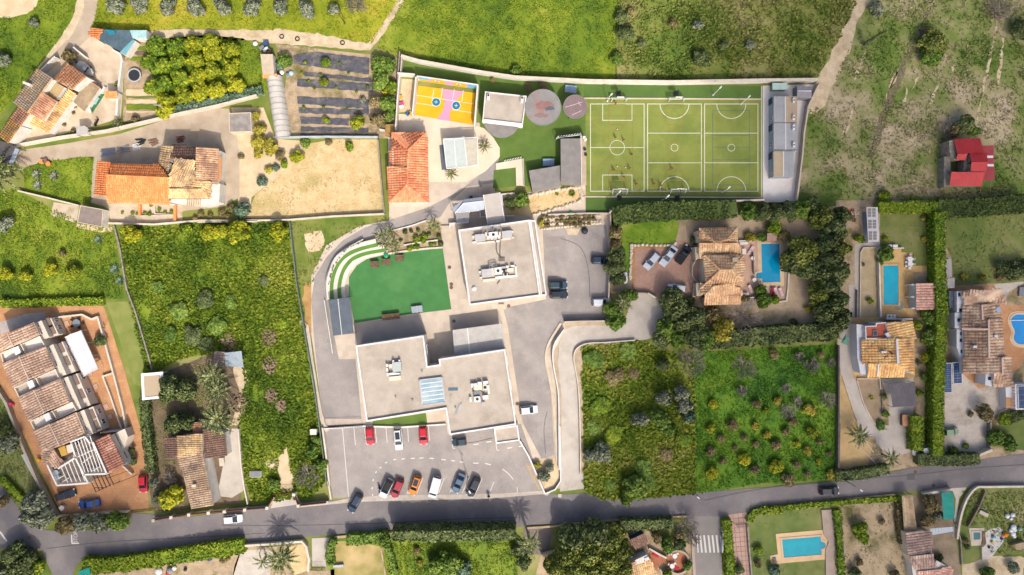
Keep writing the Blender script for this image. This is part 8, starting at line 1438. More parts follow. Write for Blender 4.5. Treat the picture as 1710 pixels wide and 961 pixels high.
car(G(810,808),G(946,806),3.9,'suv',CTE,'dark car parked beside the north building, upper of two',GE);car(G(822,880),G(946,877),3.8,'hatch',CBK,'black car parked beside the north building, lower of two',GE);car(G(1150,615),G(1242,617),3.4,'hatch',CDB,'dark blue car half under the trees of the east parking',GE);car(G(1148,940),G(1270,937),3.9,'suv',CW,'white car parked beside the big bush in the east parking',GE);car(L(1420,485),L(1524,475),3.8,'hatch',CW,'white car parked alone beside the south building',GE)
car(HH(380,358),HH(300,455),4.1,'hatch',CS,'silver hatchback on the villa forecourt, left of three','cars on the villa forecourt');car(HH(492,315),HH(402,437),4.8,'sedan',CS,'long silver saloon on the villa forecourt, middle of three','cars on the villa forecourt');car(HH(510,418),HH(578,318),4.2,'pickup',CBK,'black pickup on the villa forecourt, right of three','cars on the villa forecourt');car(HH(553,587),HH(450,580),3.9,'hatch',CW,'white car near the lower edge of the villa forecourt','cars on the villa forecourt')
car(J(366,462),J(482,425),4.0,'suv',CBK,'black car on terracotta paving beside the long grey wall','cars in the townhouse parking');car(J(636,495),J(506,508),4.4,'sedan',CBL,'bright blue car on the terracotta paving','cars in the townhouse parking');car(J(917,316),J(920,428),3.8,'hatch',CR_,'red car parked by the hedge of the townhouse court','cars in the townhouse parking');car(J(1437,605),J(1552,595),4.0,'hatch',CW,'white car parked on the road beside the panelled wall')
car(O(348,420),O(458,416),4.0,'suv',CBK,'black car driving along the road at the right');car(O(1148,42),O(1222,36),3.2,'hatch',CGN,'pale green car parked beside the tall hedge',Wd=1.6);car(O(1060,150),O(945,170),4.2,'hatch',CW,'white car under the end of the garden hedge')
def bike(p,rz,lbl):
 b=W(*p,.5);t=TH('motor_scooter',lbl,'scooter',(b[0],b[1],0),rz)
 for x in(-.6,.6):LK('wheel',MB().tb((x,-.06,.26),(x,.06,.26),.26,.26,12).ms('wheel',TYRE),t)
 LK('body',MB().bx((-.35,0,.35),(.8,.34,.4)).bx((.1,0,.25),(.5,.32,.1)).ms('body',BLKP),t);LK('seat',MB().bx((-.35,0,.753),(.75,.3,.1)).ms('seat',DM),t);LK('shield',MB().bx((.45,0,.3),(.1,.42,.75)).ms('shield',CDB),t);LK('handlebar',MB().tb((.45,-.35,1.08),(.45,.35,1.08),.03,.03,6).ms('handlebar',DM),t)
bike(ST(590,385),2.2,'dark scooter parked above the blue grey entrance roof, upper');bike(ST(560,425),2.0,'dark scooter parked above the blue grey entrance roof, lower');bike(Z(965,690),1.2,'black scooter in the farm yard beside the stone wall');bike(M(515,410),1.9,'dark scooter parked left of the white car with black roof')
LMP(AC(1350,205),6.8,'grey lamp post between the slate blue and the dark car',1.2,-1.0);LMP(N(1080,435),6,'grey lamp post leaning over the road by the orchard plot',1.0,2.4,'street lamps on the main road');LMP(O(490,345),6,'grey lamp post at the road below the clipped hedge',1.0,-.6,'street lamps on the main road')
LMP(A(1090,718),6,'concrete pole beside the wall of the concrete drive',m=CONC,wood=True);LMP(J(310,470),7,'pale wooden pole behind the long grey wall',m=CONC,wood=True);LMP(TL(30,540),7,'grey wooden pole by the side road at the left edge',m=BARK,wood=True);LMP(J(130,880),6,'pale wooden pole among the bottom left trees',m=CONC,wood=True);LMP(B(675,150),6,'thin wooden pole in the meadow beside the dirt path',m=BARK,wood=True);LMP(BR(240,230),5,'thin pole in the garden at the lane corner',m=GM,wood=True)
# ------------------------------------------------------------------ trees, hedges, shrubs
ORD='first second third fourth fifth sixth seventh eighth'.split()
for i,(u,v,r_)in enumerate(((735,35,75),(890,35,72),(1075,40,76),(1255,42,72),(1430,45,74),(1610,48,68))):TR_('olive',A(u,v),r_/3.844*GS*1.05,3.2,ORD[i]+' olive tree from the left in the row along the top edge','tree','olive trees along the top edge')
for i,(u,v,r_)in enumerate(((260,45,68),(430,58,72))):TR_('olive',B(u,v),r_/3.844*GS*1.05,3.2,ORD[6+i]+' olive tree from the left in the row along the top edge','tree','olive trees along the top edge')
TR_('olive',B(600,60),1.6,2.2,'small grey green olive tree at the right end of the top row','tree');BR_(B(755,40),2.4,2.4,'bare grey brown tree at the top left of the dirt path',seed=5)
for i,row in enumerate((((1010,310),(1130,295),(1245,285),(1355,280),(1485,310)),((960,410),(1025,420),(1145,400),(1255,375),(1370,350),(1495,430)),((985,570),(1040,535),(1155,510),(1270,485),(1380,455),(1520,545)),((1070,650),(1175,625),(1290,590),(1395,575)),((1060,705),))):
 for j,(u,v)in enumerate(row):
  k='lime' if u<1160 and v<600 else 'citrus';TR_(k,A(u+R.uniform(-6,6),v+R.uniform(-6,6)),R.uniform(2.15,2.45),2.6,('yellow green' if k=='citrus' else 'darker green')+' citrus tree in the dense orchard, '+ORD[j]+' from left in row '+ORD[i]+' from top','tree','citrus trees of the dense orchard')
HG_(A([(1110,705),(1280,675),(1430,640),(1600,595),(1680,575)]),1.6,1.1,'low bluish hedge along the wall below the citrus orchard','blue',leaf=.25)
for u,v,r_,k,lb in((445,362,2.2,'rust','brownish green tree behind the boat'),(870,768,1.1,'rust','greyish bush below the vegetable garden'),(215,150,1.4,'olive','grey bush in the upper left meadow'),(15,380,2.0,'olive','grey green tree cut by the left edge'),(750,545,.6,'citrus','small yellow bush at the farm yard wall')):TR_(k,A(u,v),r_,r_*1.4,lb,'tree' if r_>1.5 else 'bush')
PM_(A(752,790),1.5,1.2,'small yellowish palm at the foot of the vegetable garden',22)
for u,v,r_,lb in((480,690,.5,'upper small bush along the farmhouse terrace'),(470,725,.5,'brown bush along the farmhouse terrace'),(410,800,.6,'bush at the lower end of the farmhouse'),(470,840,.7,'bush against the drive wall of the farm')):TR_('rust',A(u,v),r_,r_*1.3,lb,'bush',name='bush')
PM_(C(-10,230),5.2,4.5,'big straw coloured palm cut by the left edge below the farmhouse',34)
for u,v,lb in((230,235,'white flowering'),(345,245,'right'),(240,305,'lower')):ROS(C(u,v),1.3,lb+' spiky grey agave in the garden bed left of the country house','olive')
for u,v,r_,lb in((628,655,1.2,'pale bluish agave in the left meadow below the outbuilding'),(735,845,1.4,'bluish agave beside the crumbling wall, upper'),(765,920,1.2,'bluish agave beside the crumbling wall, lower')):ROS(C(u,v),r_,lb)
for u,v,r_,k,lb in((835,630,2.6,'citrus','yellow green tree at the left end of the wild field'),(1345,615,2.2,'citrus','yellow green tree at the top of the wild field, left of two'),(1520,610,3.0,'citrus','broad yellow green tree at the top of the wild field'),(1420,600,1.8,'citrus','dense yellow green tree between two others at the top of the wild field'),(1190,590,1.6,'lime','green bush below the retaining wall'),(320,850,1.7,'citrus','third yellowish tree in the left meadow'),(465,860,1.9,'citrus','rightmost yellowish tree in the left meadow'),(165,880,1.6,'citrus','second yellowish tree in the left meadow'),(30,880,1.8,'citrus','leftmost yellowish tree in the left meadow'),(20,560,2.4,'olive','grey tree at the left edge of the meadow'),(400,745,1.0,'rust','thin greyish tree in the left meadow')):TR_(k,C(u,v),r_,r_*1.35,lb)
for u,v,r_,k,lb in((245,610,2.6,'citrus','yellow green tree at the upper right corner of the wild field'),(25,600,1.9,'citrus','yellow green tree left of the corner tree in the wild field')):TR_(k,D(u,v),r_,r_*1.4,lb)
for u,v,r_,k,lb in((120,30,1.7,'gold','golden bush at the left of the dry garden, top'),(195,60,2.0,'gold','large golden bush in the dry garden'),(120,100,1.3,'gold','golden bush in the dry garden, lower left'),(255,110,1.4,'rust','ochre bush in the dry garden, right'),(420,38,1.2,'green','green bush at the top of the straw field'),(372,125,1.8,'citrus','yellow green round tree at the corner of the straw field'),(185,208,1.0,'gold','small yellow bush below the golden ones'),(232,192,.9,'blue','bluish bush beside the small yellow one'),(142,280,1.2,'blue','round bluish bush in the dry garden'),(20,470,2.1,'blue','large bluish bush at the lower left of the straw field'),(290,170,1.0,'lime','green bush left of the round tree'),(10,120,.9,'rust','dark bush beside the drive end'),(700,55,1.2,'lime','low green bush at the top of the straw field'),(570,35,1.0,'rust','pale bush at the top of the straw field')):TR_(k,D(u,v),r_,r_*1.1,lb,'bush',name='bush')
SHB('rust',[C(u,v)for u,v in((1290,490),(1350,495),(1420,480),(1460,500),(1480,450),(1250,520))],'brown grey shrub in the row below the country house','brown shrubs below the country house',(.8,1.3))
for u,v,r_,k,lb in((290,390,1.7,'green','green tree at the upper left of the mulch garden'),(255,420,1.2,'blue','bluish bush at the upper left of the mulch garden'),(540,530,1.1,'citrus','yellow citrus bush in the middle of the black film'),(550,405,1.2,'lime','green bush on the widest black film'),(760,790,1.7,'citrus','round yellow green tree at the lower right of the black film'),(555,770,.9,'lime','small tree on the lower black film'),(890,420,2.2,'green','topmost tree of the green clump right of the mulch garden'),(960,420,1.9,'green','upper right tree of the green clump'),(910,520,2.4,'green','broad tree in the green clump beside the mulch garden'),(970,560,1.7,'lime','right tree of the green clump beside the mulch garden'),(870,650,2.0,'rust','pale tree in the green clump beside the mulch garden'),(950,665,2.0,'green','lower right tree of the green clump'),(900,770,2.2,'rust','lowest tree of the green clump beside the mulch garden'),(935,595,.9,'citrus','small bright yellow tree in the green clump'),(960,745,1.5,'green','small tree at the lower right of the green clump'),(790,640,.9,'olive','greyish sapling left of the green clump')):TR_(k,B(u,v),r_,r_*1.3,lb)
for u,v,r_,lb in((100,745,1.4,'golden shrub between hut and greenhouse, upper'),(130,830,1.5,'golden shrub between hut and greenhouse, lower'),(120,900,1.6,'golden shrub below the garden hut')):TR_('gold',B(u,v),r_,r_*1.2,lb,'bush',name='bush')
for i,(u,v,r_)in enumerate(((905,625,1.7),(960,600,1.6),(985,665,1.7),(930,680,1.4),(1000,715,1.3))):PM_(D(u,v),r_*1.15,2.2 if i<3 else 1.2,['left tuft','top tuft','middle tuft','lower left tuft','lowest tuft'][i]+' of the bright fan palm clump beside the terraces',20,'fan palm clump',.12)
PM_(D(1243,562),1.9,3.0,'bright palm at the right end of the planted bank',22,None,.12)
SHB('lime',[PL(u,v)for u,v in((370,680),(430,660),(480,650),(330,770),(380,770),(540,740),(590,730),(300,790),(460,690))],'bright green shrub on the planted bank above the artificial lawn','bright shrubs on the planted bank',(.5,.9));SHB('dark',[PL(u,v)for u,v in((320,590),(400,580),(250,600),(525,625),(640,660),(660,740),(200,700))],'dark rounded shrub on the planted bank above the artificial lawn','dark shrubs on the planted bank',(.5,.8))
PM_(E(775,705),1.75,1.4,'dark green palm beside the glass canopy',26,None,.16);PM_(E(518,915),1.7,1.4,'green palm below the glass canopy',26,None,.16)
TR_('green',G(600,160),2.0,2.6,'bright leafed tree beside the concrete canopy','tree');TR_('dark',G(520,185),1.8,2.2,'dark green tree beside the concrete canopy','tree');ROS(G(985,105),.9,'dark agave on the rockery','green');ROS(G(870,110),.5,'small agave on the rockery','green')
TR_('dark',AC(1606,440),.35,1.4,'small clipped sapling at the pavement beside the slanted bays','sapling',name='sapling')
for u,v,r_,k,lb in((110,330,1.6,'olive','grey olive in the wedge bed between parking and lane'),(150,270,1.2,'olive','small olive in the wedge bed between parking and lane'),(65,255,.9,'gold','yellow shrub in the wedge bed between parking and lane')):TR_(k,N(u,v),r_,r_*1.4,lb)
HG_([(1024,362),(1070,354),(1130,351),(1190,350),(1230,349)],3.6,3.2,'broad clipped hedge along the top of the villa garden','clipped',lump=.5,leaf=.26)
for i,(u,v,r_,k)in enumerate(((960,90,2.2,'green'),(1050,100,2.3,'dark'),(1140,95,2.2,'dark'),(1220,90,2.3,'dark'),(1310,80,2.6,'green'),(1370,60,2.4,'dark'))):TR_(k,HH(u,v),r_,4.2,['first','second','third','fourth','fifth','sixth'][i]+' tree from the left in the upper villa hedge line')
for i,(u,v,r_,h)in enumerate(((1290,370,4.2,6.5),(1340,440,3.2,6),(1240,420,2.8,5.5),(1510,190,3.6,7),(1480,280,3.4,7),(1540,330,3.0,7),(1480,390,3.2,7),(1430,480,3.2,7),(1520,470,3.2,7),(1480,570,3.6,7),(1420,620,3.0,6),(1500,680,3.6,7),(1450,740,3.0,6.5),(1540,790,2.8,6),(1480,830,2.8,6),(1440,130,3.0,6.5),(1550,120,2.4,6))):TR_('dark' if i%5 else 'pine',HH(u,v),r_,h,'tall dark evergreen in the belt right of the villa pool, '+['biggest, beside the pool','right of the biggest','below left of the biggest','near the top','third row from the top','right edge, upper','middle, upper','middle, left','middle, right','middle, lower','left, lower','lower, broadest','lower left','lower right corner','at the lower hedge','top left','top right corner'][i],'tree','evergreens right of the villa pool')
for i,(u,v,r_,k,h)in enumerate(((460,650,3.0,'dark',5.5),(500,720,3.2,'dark',5.5),(540,800,3.2,'dark',5.5),(430,850,2.8,'green',4.5),(620,770,2.8,'dark',5),(600,880,3.2,'dark',5),(500,900,2.6,'green',4.5),(740,740,2.6,'rust',4),(790,850,2.9,'gold',4.6),(700,910,2.6,'green',4),(1060,660,1.9,'green',3.2),(1040,600,1.4,'green',2.6),(400,910,2.4,'dark',4))):TR_(k,HH(u,v),r_,h,['dark tree right of the round drive end','dark tree beside the round drive end, middle','dark tree beside the round drive end, lower','green tree at the lower bend of the drive','dark tree below the villa','broad dark tree above the overgrown plot','green tree above the overgrown plot','pale brown tree below the villa','golden yellow tree in the villa garden','green tree left of the golden one','leafy tree beside the dark red lounger','small leafy tree below the pool terrace','dark tree closing the drive hedge'][i])
BR_(HH(930,760),4.2,4.0,'wide bare grey purple tree in the villa garden',seed=1);TR_('gold',HH(1345,716),1.0,1.2,'small bright yellow bush on the villa soil','bush',name='bush')
HG_([(1168,570),(1220,566),(1290,560),(1360,556),(1400,552)],3.4,3.2,'long dense hedge along the bottom of the villa garden','dark',lump=.6,leaf=.26)
for u,v,r_,k,lb in((615,275,1.3,'dark','dark bush beside the villa entrance, upper'),(585,665,1.3,'dark','dark bush beside the villa entrance, lower'),(1050,255,1.5,'green','bright round bush above the villa pool'),(975,255,1.3,'gold','yellowish bush above the villa terrace'),(1130,195,2.0,'lime','green tree above the pump house'),(1190,240,1.8,'rust','brownish green bush right of the pump house'),(1250,800,.9,'dark','small dark bush on the villa soil'),(940,650,1.2,'rust','low bush below the villa terrace'),(1130,655,1.2,'lime','low green bush below the loungers')):TR_(k,HH(u,v),r_,r_*1.3,lb,'bush',name='bush')
for i,(u,v,r_)in enumerate(((110,380,2.6),(100,460,2.4),(105,230,2.2),(120,520,2.0),(100,300,1.8))):TR_('rust' if i in(2,4)else 'dark',HH(u,v),r_,4.0,['large','second','pale topmost','lowest','pale'][i]+' tree in the strip between the east parking and the villa lawn')
for u,v,r_,k,lb in((90,720,2.6,'green','left lobe of the big bush at the lane bend'),(110,790,2.6,'green','lower lobe of the big bush at the lane bend'),(190,630,2.2,'green','upper lobe of the big bush at the lane bend')):TR_(k,HH(u,v),r_,3.6,lb)
PM_(HH(155,680),2.4,4.0,'light green palm growing out of the bush at the lane bend',24)
for i,(u,v,r_,k,h)in enumerate(((660,395,2.3,'olive',4.6),(760,370,2.4,'olive',4.4),(540,515,2.2,'olive',4),(650,515,3.0,'green',4.6),(770,440,2.2,'olive',4),(800,500,1.6,'blue',3),(340,685,2.8,'olive',3.6),(270,700,1.8,'olive',3),(510,870,2.9,'green',4.5),(470,930,1.8,'green',3.5),(660,220,1.8,'dark',3),(690,560,2.0,'green',4))):TR_(k,S(u,v),r_,h,['upper left olive of the grey clump','upper right olive of the grey clump','left olive of the grey clump','broad green tree in the grey clump','right olive of the grey clump','pale bluish tree at the plot divide','grey green tree at the left of the overgrown plot','small grey tree at the left edge of the overgrown plot','dark tree overhanging the road','small tree overhanging the road','dark tree beside the bare grey one','green tree below the grey clump'][i])
BR_(S(805,205),3.6,3.4,'bare grey purple tree above the plot divide',seed=2);BR_(S(1090,235),3.0,3.2,'rounded bare purple brown tree in the young orchard',seed=3)
for u,v,r_ in((925,430,1.0),(915,560,1.0),(1025,545,1.3),(970,610,1.0),(915,680,1.15),(1090,610,.95),(1150,545,.9),(1210,595,.9),(1150,645,.85),(1260,650,1.15),(1315,580,1.0),(1095,725,1.25),(1150,780,1.25),(920,800,1.4),(1040,660,.7),(980,730,.8),(1265,760,1.4),(1325,830,1.7),(1370,755,1.1),(1425,805,.95),(1430,680,.95),(1490,630,.8),(1370,640,.8),(1450,580,1.3),(1550,800,.95),(1485,735,.7),(1160,425,1.1),(1270,410,.9),(1210,465,.8),(1545,690,.7),(1440,460,1.3),(1350,520,1.1)):TR_('gold' if R.random()<.2 else 'citrus' if R.random()<.5 else 'rust',S(u,v),r_*1.22,r_*1.4,'small round yellowish tree in the rows of the young orchard','tree','young trees of the lower orchard',name='orchard_tree')
for i,(u,v,r_)in enumerate(((1080,360,1.3),(1310,345,1.2),(1320,470,2.0),(1370,420,1.4),(1450,225,2.0),(1530,410,2.0),(1385,180,1.3),(1550,210,1.2))):BR_(S(u,v),r_,r_*1.2,'small leafless grey tree in the young orchard','leafless trees of the lower orchard',10+i)
for u,v,r_,lb in((1255,165,1.4,'grey olive bush at the top of the young orchard'),(1500,170,1.2,'olive bush at the upper right of the young orchard')):TR_('rust',S(u,v),r_,r_,lb,'bush',name='bush')
for u,v,r_ in((290,190,2.2),(470,150,2.1),(400,290,2.4),(500,270,1.7),(330,450,2.2),(290,560,1.9),(400,600,2.2),(560,770,2.1),(680,700,2.0),(770,620,1.7),(590,850,1.6),(380,860,1.5)):TR_('green' if v<260 else R.choice(['rust','lime','rust','green']),S(u,v),r_*1.1,r_*.5,'sprawling bush in the tangle of the overgrown plot','bush','bushes of the overgrown plot','bush')
for u,v,r_ in((300,520,2.2),(342,500,2.4),(362,545,2.2),(322,560,2.6),(285,558,2),(384,505,1.8),(262,480,1.6),(440,470,1.5),(470,540,1.4),(345,575,2)):TR_(R.choice(['green','lime','dark']),U(u,v),r_,r_*.6,'low bush added to darken the shaded part of the wild field','bush','bushes added to darken the wild field','bush')  # bushes added to stand in for a dark shaded area of the field
for u,v,r_,k,h,lb in((270,275,2.9,'dark',5,'large dark tree behind the date palms, upper left'),(340,300,3.0,'dark',5,'large dark tree left of the date palms'),(290,470,2.9,'dark',5,'lower dark tree above the cottage, left'),(350,460,2.4,'dark',5,'lower dark tree above the cottage, right'),(280,870,2.7,'citrus',3.6,'bright yellow green tree left of the cottage'),(1030,620,2.0,'green',2.6,'green bush at the parking lot fence, upper'),(1050,560,1.4,'green',2,'green bush at the parking lot fence, top'),(1080,690,1.5,'green',2,'green bush at the parking lot fence, lower'),(820,800,1.6,'green',2,'green bush beside the bare earth strip'),(250,330,1.8,'dark',4,'small dark tree at the beige canopy'),(185,790,1.4,'olive',3,'grey tree at the hedge of the townhouse court'),(200,870,1.5,'olive',3,'lower grey tree at the hedge of the townhouse court'),(145,190,1.0,'lime',1.4,'dark green bush at the end of the mown strip')):TR_(k,T(u,v),r_,h,lb)
PM_(T(490,225),3.9,6.0,'tall date palm below the crumpled sheet roof',40,None,.28);PM_(T(520,300),3.4,6.5,'date palm in the middle of the three',36,None,.28);PM_(T(520,450),4.2,6.5,'date palm leaning over the ribbed cottage roof',42,None,.28)
BR_(T(1010,750),3.2,2.8,'bare pale tree beside the parking lot fence',seed=7);BR_(T(270,765),1.7,2.2,'bare grey tree left of the cottage',seed=8)
HG_(T([(125,340),(135,470),(150,600),(165,740)]),1.7,2.0,'dark hedge between the townhouse court and the cottage garden','dark');HG_(I([(0,105),(200,100),(400,92),(660,90)]),1.6,1.2,'clipped hedge above the townhouse court','lime');HG_(J([(0,340),(60,400),(130,470)]),1.6,1.2,'low hedge at the side road by the left edge','lime')
for u,v,r_,k,h,lb in((60,110,3.0,'olive',4,'grey green tree at the left edge beside the townhouses'),(20,40,2.4,'dark',4,'dark tree at the left edge beside the townhouses'),(230,500,3.4,'olive',5,'olive tree at the corner of the side road, upper'),(200,580,2.8,'olive',4.5,'olive tree at the corner of the side road, left'),(290,590,2.8,'olive',4.5,'olive tree at the corner of the side road, lower'),(420,630,2.9,'rust',4,'brownish round tree below the townhouse parking, first of four'),(520,625,2.4,'olive',4,'grey tree below the townhouse parking, second of four'),(640,620,2.6,'olive',4,'grey green tree below the townhouse parking, third of four'),(755,620,2.7,'green',4,'green tree below the townhouse parking, fourth of four'),(80,830,3.2,'dark',5,'dark tree in the bottom left corner, upper'),(140,900,3.2,'dark',5,'dark tree in the bottom left corner, right'),(40,930,3.2,'dark',5,'dark tree in the bottom left corner, lower'),(230,910,2.0,'lime',2.6,'green bush in the bottom left corner'),(10,490,1.6,'rust',3,'reddish tree cut by the left edge at the side road')):TR_(k,J(u,v),r_,h,lb)
HG_(J([(525,900),(640,905),(800,890),(1000,860),(1200,830),(1400,800),(1560,775)]),3.0,2.2,'long dense hedge on the lower side of the road at the left','lime',lump=.4,leaf=.26)
for i in range(9):BR_(J(205+i*9,790+i*12),.7,.6,'dry grey twig heap beside the bottom left trees','dry twig heaps',40+i,'twig heap')if i%3==0 else None
PM_(WG(610,775),4.0,5.0,'big feathery palm at the bottom edge left of the small driveway',38,None,.25);PM_(WG(400,800),2.2,2.5,'smaller palm left of the big feathery one',20,None,.2)
TR_('rust',J(1440,850),1.5,2,'reddish dry bush in the scrap yard','bush',name='bush')
HG_(M([(590,705),(800,705),(1000,700),(1200,700),(1390,695)]),2.0,5.2,'tall dark cypress hedge along the lower side of the road','dark',lump=.5,leaf=.26)
HG_(M([(300,735),(430,730),(560,715)]),2.0,2.4,'medium green hedge left of the tall cypress hedge','green',lump=.4);HG_(M([(215,735),(190,810),(195,900)]),1.3,2.0,'curved hedge right of the small driveway','green');HG_(M([(560,760),(590,860),(610,950)]),1.2,1.6,'green hedge between the dry lawn and the bright plot','green')
for u,v,r_,k,h,lb in((540,735,1.8,'green',3.5,'green tree at the end of the medium hedge'),(960,880,3.0,'green',4,'large green tree in the bright plot behind the hedge'),(880,900,2.2,'green',3,'green tree left of the large one in the bright plot'),(1060,920,2.0,'blue',2.5,'bluish shrub in the bright plot'),(775,885,.8,'gold',1,'small yellow bush in the bright plot'),(755,810,1.2,'rust',1.2,'brown dry bush in the bright plot'),(1440,880,2.0,'dark',3,'dark tree beside the lower palm'),(1400,800,1.6,'dark',3,'dark bush between hedge and palm')):TR_(k,M(u,v),r_,h,lb)
PM_(M(1475,765),3.2,6.0,'palm with grey green fronds at the right end of the cypress hedge',38,None,.25)
for i,(u,v,r_,k)in enumerate(((300,730,4.0,'dark'),(430,690,4.0,'dark'),(540,740,3.8,'pine'),(250,830,3.6,'pine'),(400,820,4.4,'pine'),(540,860,4.0,'pine'),(300,920,3.8,'pine'),(450,930,4.0,'pine'),(600,800,3.0,'pine'),(190,900,2.8,'pine'),(600,920,3.0,'pine'))):TR_(k,N(u,v),r_,7.0,['top left','top','top right','left','central','right','lower left','lower','far right','far lower left','far lower right'][i]+' canopy of the big pine group at the bottom middle','tree','pine group at the bottom middle')
HG_(N([(600,640),(700,640),(820,635),(940,630)]),2.0,2.6,'ragged hedge below the road beside the side street','dark',lump=.5);BR_(N(1020,640),3.0,2.6,'bare brown bush at the corner of the side street',seed=9);BR_(N(1060,720),2.2,2.2,'bare reddish bush overhanging the side street',seed=11)
for u,v,r_,k,lb in((900,770,2.0,'green','round green tree above the terracotta patio'),(980,760,1.6,'dark','dark tree above the terracotta patio, right'),(840,720,1.6,'rust','dry bush above the terracotta patio'),(1030,900,1.2,'green','green bush right of the terracotta patio'),(980,700,1.5,'rust','dry shrub above the dark tree'),(900,950,1.2,'lime','green bush below the terracotta patio')):TR_(k,N(u,v),r_,r_*1.5,lb)
HG_(N([(1285,610),(1290,720),(1300,830),(1310,980)]),1.8,1.8,'clipped hedge between the side street and the gridded walk','lime');HG_(N([(1430,620),(1450,570),(1500,550),(1653,540)]),1.3,1.0,'low trimmed hedge round the lower right pool garden','lime',sm=3);HG_(O([(0,545),(300,510),(600,485),(860,468)]),1.0,1.0,'thin trimmed hedge along the road above the turquoise pool','lime');HG_(O([(455,545),(470,720),(485,980)]),1.3,1.2,'bright clipped hedge right of the turquoise pool','lime')
for u,v,r_,k,lb in((1485,800,1.2,'lime','green bush left of the turquoise pool'),(1480,890,1.1,'rust','pale spiky bush left of the turquoise pool'),(1590,930,1.5,'blue','bluish bush below the turquoise pool'),(1360,920,1.5,'dark','dark bush at the bottom of the gridded walk')):TR_(k,N(u,v),r_,r_*1.2,lb,'bush',name='bush')
for u,v,r_,k,lb in((600,650,1.8,'lime','big round green bush on the dry plot, upper'),(610,720,1.7,'lime','big round green bush on the dry plot, lower'),(570,950,1.6,'dark','dark bush at the bottom of the dry plot'),(820,960,1.4,'rust','grey bush at the bottom right of the dry plot'),(1060,510,2.4,'rust','brown green tree above the turquoise shed'),(1030,600,2.0,'rust','brownish tree left of the turquoise shed'),(1110,580,1.6,'olive','grey tree overhanging the turquoise shed'),(1110,850,1.1,'dark','dark bush beside the bottom right house'),(1290,780,.7,'dark','small dark bush on the small green lawn'),(1420,950,1.8,'green','green bush at the bottom right edge'),(1590,910,1.6,'olive','grey tree at the bottom right corner'),(1280,740,1.0,'rust','brown bush beside the plunge pool'),(740,620,1.0,'rust','low grey shrub on the dry plot'),(600,880,1.1,'rust','low pale shrub on the dry plot')):TR_(k,O(u,v),r_,r_*1.3,lb,'tree' if r_>1.5 else 'bush')
HG_(O([(850,500),(855,600),(870,760)]),1.0,1.2,'dry brown vine hedge right of the dry plot','rust')
PM_(O(590,65),2.9,3.0,'palm on the dry ground left of the gravel drive',36,None,.25);PM_(O(795,210),2.5,3.5,'palm at the road end of the gravel drive',26,None,.22)
HG_(O([(450,325),(560,318),(680,300),(790,280)]),2.0,2.0,'clipped dark hedge along the road below the palm garden','dark');HG_(O([(975,215),(1080,225),(1200,222),(1370,215)]),2.2,2.2,'clipped brownish hedge along the road at the right','dark')
HG_(Q([(420,78),(600,76),(760,74),(900,78)]),2.2,2.4,'long clipped hedge above the pool garden','lime',lump=.3);HG_(Q([(905,80),(1100,85),(1300,70),(1450,55),(1610,50)]),3.6,2.6,'broad pale green hedge at the top right garden','clipped',lump=.6);HG_(Q([(905,120),(910,300),(910,500),(915,700),(925,920)]),2.3,3.2,'tall clipped hedge between the two right hand gardens, upper half','lime',lump=.25);HG_(P([(735,130),(735,300),(725,480),(718,700),(715,900),(715,1080)]),2.2,3.2,'tall clipped hedge between the two right hand gardens, lower half','lime',lump=.25);HG_(O([(965,-60),(970,60),(970,160)]),2.4,2.4,'block shaped hedge beside the gravel drive','lime',lump=.2)
for u,v,r_,k,h,lb in((655,195,2.1,'green',3.2,'round green tree right of the white villa, upper'),(660,320,1.9,'green',3,'green tree right of the white villa, middle'),(640,455,1.3,'citrus',2,'yellow green bush right of the white villa'),(595,485,.7,'dark',1,'small dark bush right of the white villa'),(635,577,1.0,'green',1.4,'round green bush below the white villa'),(600,680,.9,'lime',1.2,'round bush right of the grey carport'),(580,240,1.3,'lime',2,'narrow tree beside the honey roof'),(1010,810,2.3,'rust',4,'pale spreading tree in the gravel yard'),(925,815,.9,'rust',1,'small bush beside the spreading tree'),(350,885,1.4,'green',.9,'flat green bush at the drive fork'),(380,815,.9,'green',1.2,'green bush at the wall of the grit bed'),(370,700,.8,'dark',1,'dark bush at the wall of the grit bed'),(1150,850,1.6,'lime',2,'green bush below the flat annexe'),(1230,820,2.0,'dark',2.6,'dark tree at the right edge below the annexe'),(1130,950,1.3,'rust',1.6,'pale bush below the annexe')):TR_(k,P(u,v),r_,h,lb)
for u,v,r_,k,lb in((480,455,1.9,'green','dense green bush at the corner of the honey terrace'),(430,510,1.0,'green','narrow green bush beside the honey terrace'),(265,335,1.2,'lime','bright round bush at the garden path'),(475,330,.7,'citrus','small yellow bush on the pool garden lawn'),(1110,635,.9,'gold','yellow bush at the lower edge of the right lawn, left'),(1255,645,.9,'gold','yellow bush at the lower edge of the right lawn, right'),(780,165,.6,'gold','small yellow shrub in the hedge shade, upper'),(785,335,.7,'gold','small yellow shrub in the hedge shade, lower'),(1420,560,2.0,'dark','dark tree at the lower right of the lawn, left'),(1500,590,2.4,'dark','dark tree at the lower right of the lawn, middle'),(1580,570,2.4,'dark','dark tree at the lower right of the lawn, right'),(350,830,.8,'lime','small green bush in the pebble bed'),(1390,640,1.0,'rust','pale bush left of the dark trees'),(300,540,.5,'rust','tiny bush in the pebble bed')):TR_(k,Q(u,v),r_,r_*1.3,lb,'bush' if r_<1.5 else 'tree')
for u,v,r_,lb in((1200,160,1.1,'round bush left of the slanted gate wall'),(1280,130,.8,'small pale bush by the slanted gate wall'),(1470,80,2.0,'dark tree at the right edge above the road'),(1560,120,2.0,'dark tree in the right corner above the road')):TR_('green',O(u,v),r_,r_*1.4,lb)
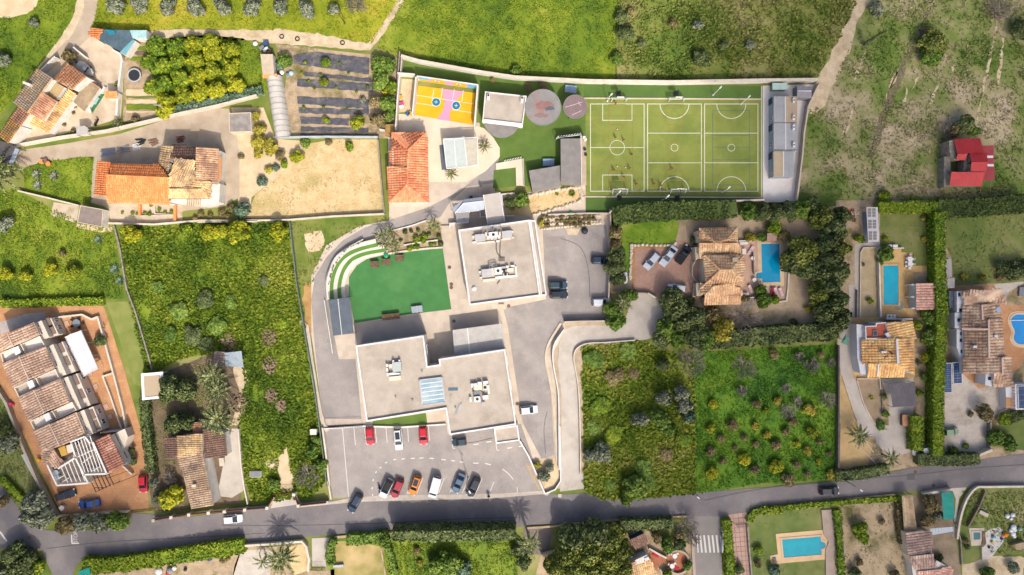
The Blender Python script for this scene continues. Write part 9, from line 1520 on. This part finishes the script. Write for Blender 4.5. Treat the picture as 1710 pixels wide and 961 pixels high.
for u,v,r_,k,h,lb in((1070,280,3.4,'pine',4,'large grey green tree in the middle of the terraces'),(1060,360,2.4,'green',3,'lower half of the large tree in the terraces'),(710,60,2.0,'olive',2.6,'grey olive beside the sandy path at the top'),(1640,190,2.6,'dark',3.5,'dark tree at the upper right edge'),(1270,800,2.6,'dark',3.4,'dark tree above the red barn, right'),(1210,830,2.0,'rust',2.6,'pale bush above the red barn, left'),(1330,840,1.5,'green',2,'green bush above the red barn')):TR_(k,RR(u,v),r_,h,lb)
BR_(RR(1490,75),2.6,2.6,'pale grey bare tree at the top right of the terraces',seed=12);BR_(RD(960,170),2.0,2.0,'bare brown bush above the red barn',seed=13)
b0=VC(W(*RR(625,294),0));t=TH('cypress','tall slim cypress leaning away on the terraces','tree',tuple(b0));m_=MB().tb(b0,b0+VC((0,0,1.2)),.14,.12,7);m_.BD('trunk',BARK,t);hC=8.6;rng=np.random.default_rng(4);zz=.4+rng.random(1400)*(hC-.4);rr_=.55*np.minimum(1,(zz-.1)/1.2)*(1-zz/hC)**.7+.03;aa=rng.random(1400)*6.28;P_=np.stack([rr_*np.cos(aa),rr_*np.sin(aa),zz],1);N_=np.stack([np.cos(aa),np.sin(aa),.3+0*aa],1);v_,f_=leaves(P_,N_+rng.normal(size=P_.shape)*.4,.16,rng);LK('crown',npmesh('crown',v_,f_,VG['dark']),t)
for u,v,r_,k,h,lb in((1000,0,0,0,0,0),)[:0]:pass
SKC=cr(780,0,3.288)
for u,v,r_,k,lb in((870,180,2.3,'dark','rounded dark evergreen on the meadow boundary'),(850,95,1.8,'dark','upper dark evergreen on the meadow boundary'),(960,240,1.2,'dark','small dark bush in the scrub field'),(1270,140,1.4,'olive','grey olive bush in the scrub field'),(1290,320,2.2,'dark','dark bush in the scrub field above the pitch'),(1410,250,1.3,'dark','small dark bush at the right of the scrub field'),(270,390,1.4,'green','green bush against the playground wall'),(820,320,1.6,'green','green bush at the lower end of the meadow boundary'),(1560,250,1.4,'olive','grey bush at the right of the scrub field'),(1130,130,1.3,'rust','dry bush in the upper scrub field'),(900,60,1.2,'rust','dry bush at the top of the scrub field')):TR_(k,SKC(u,v),r_,r_*1.25,lb,'bush' if r_<2 else 'tree')
TR_('lime',RD(415,740),1.6,1.8,'bright green bush at the bottom of the terraces','bush',name='bush')
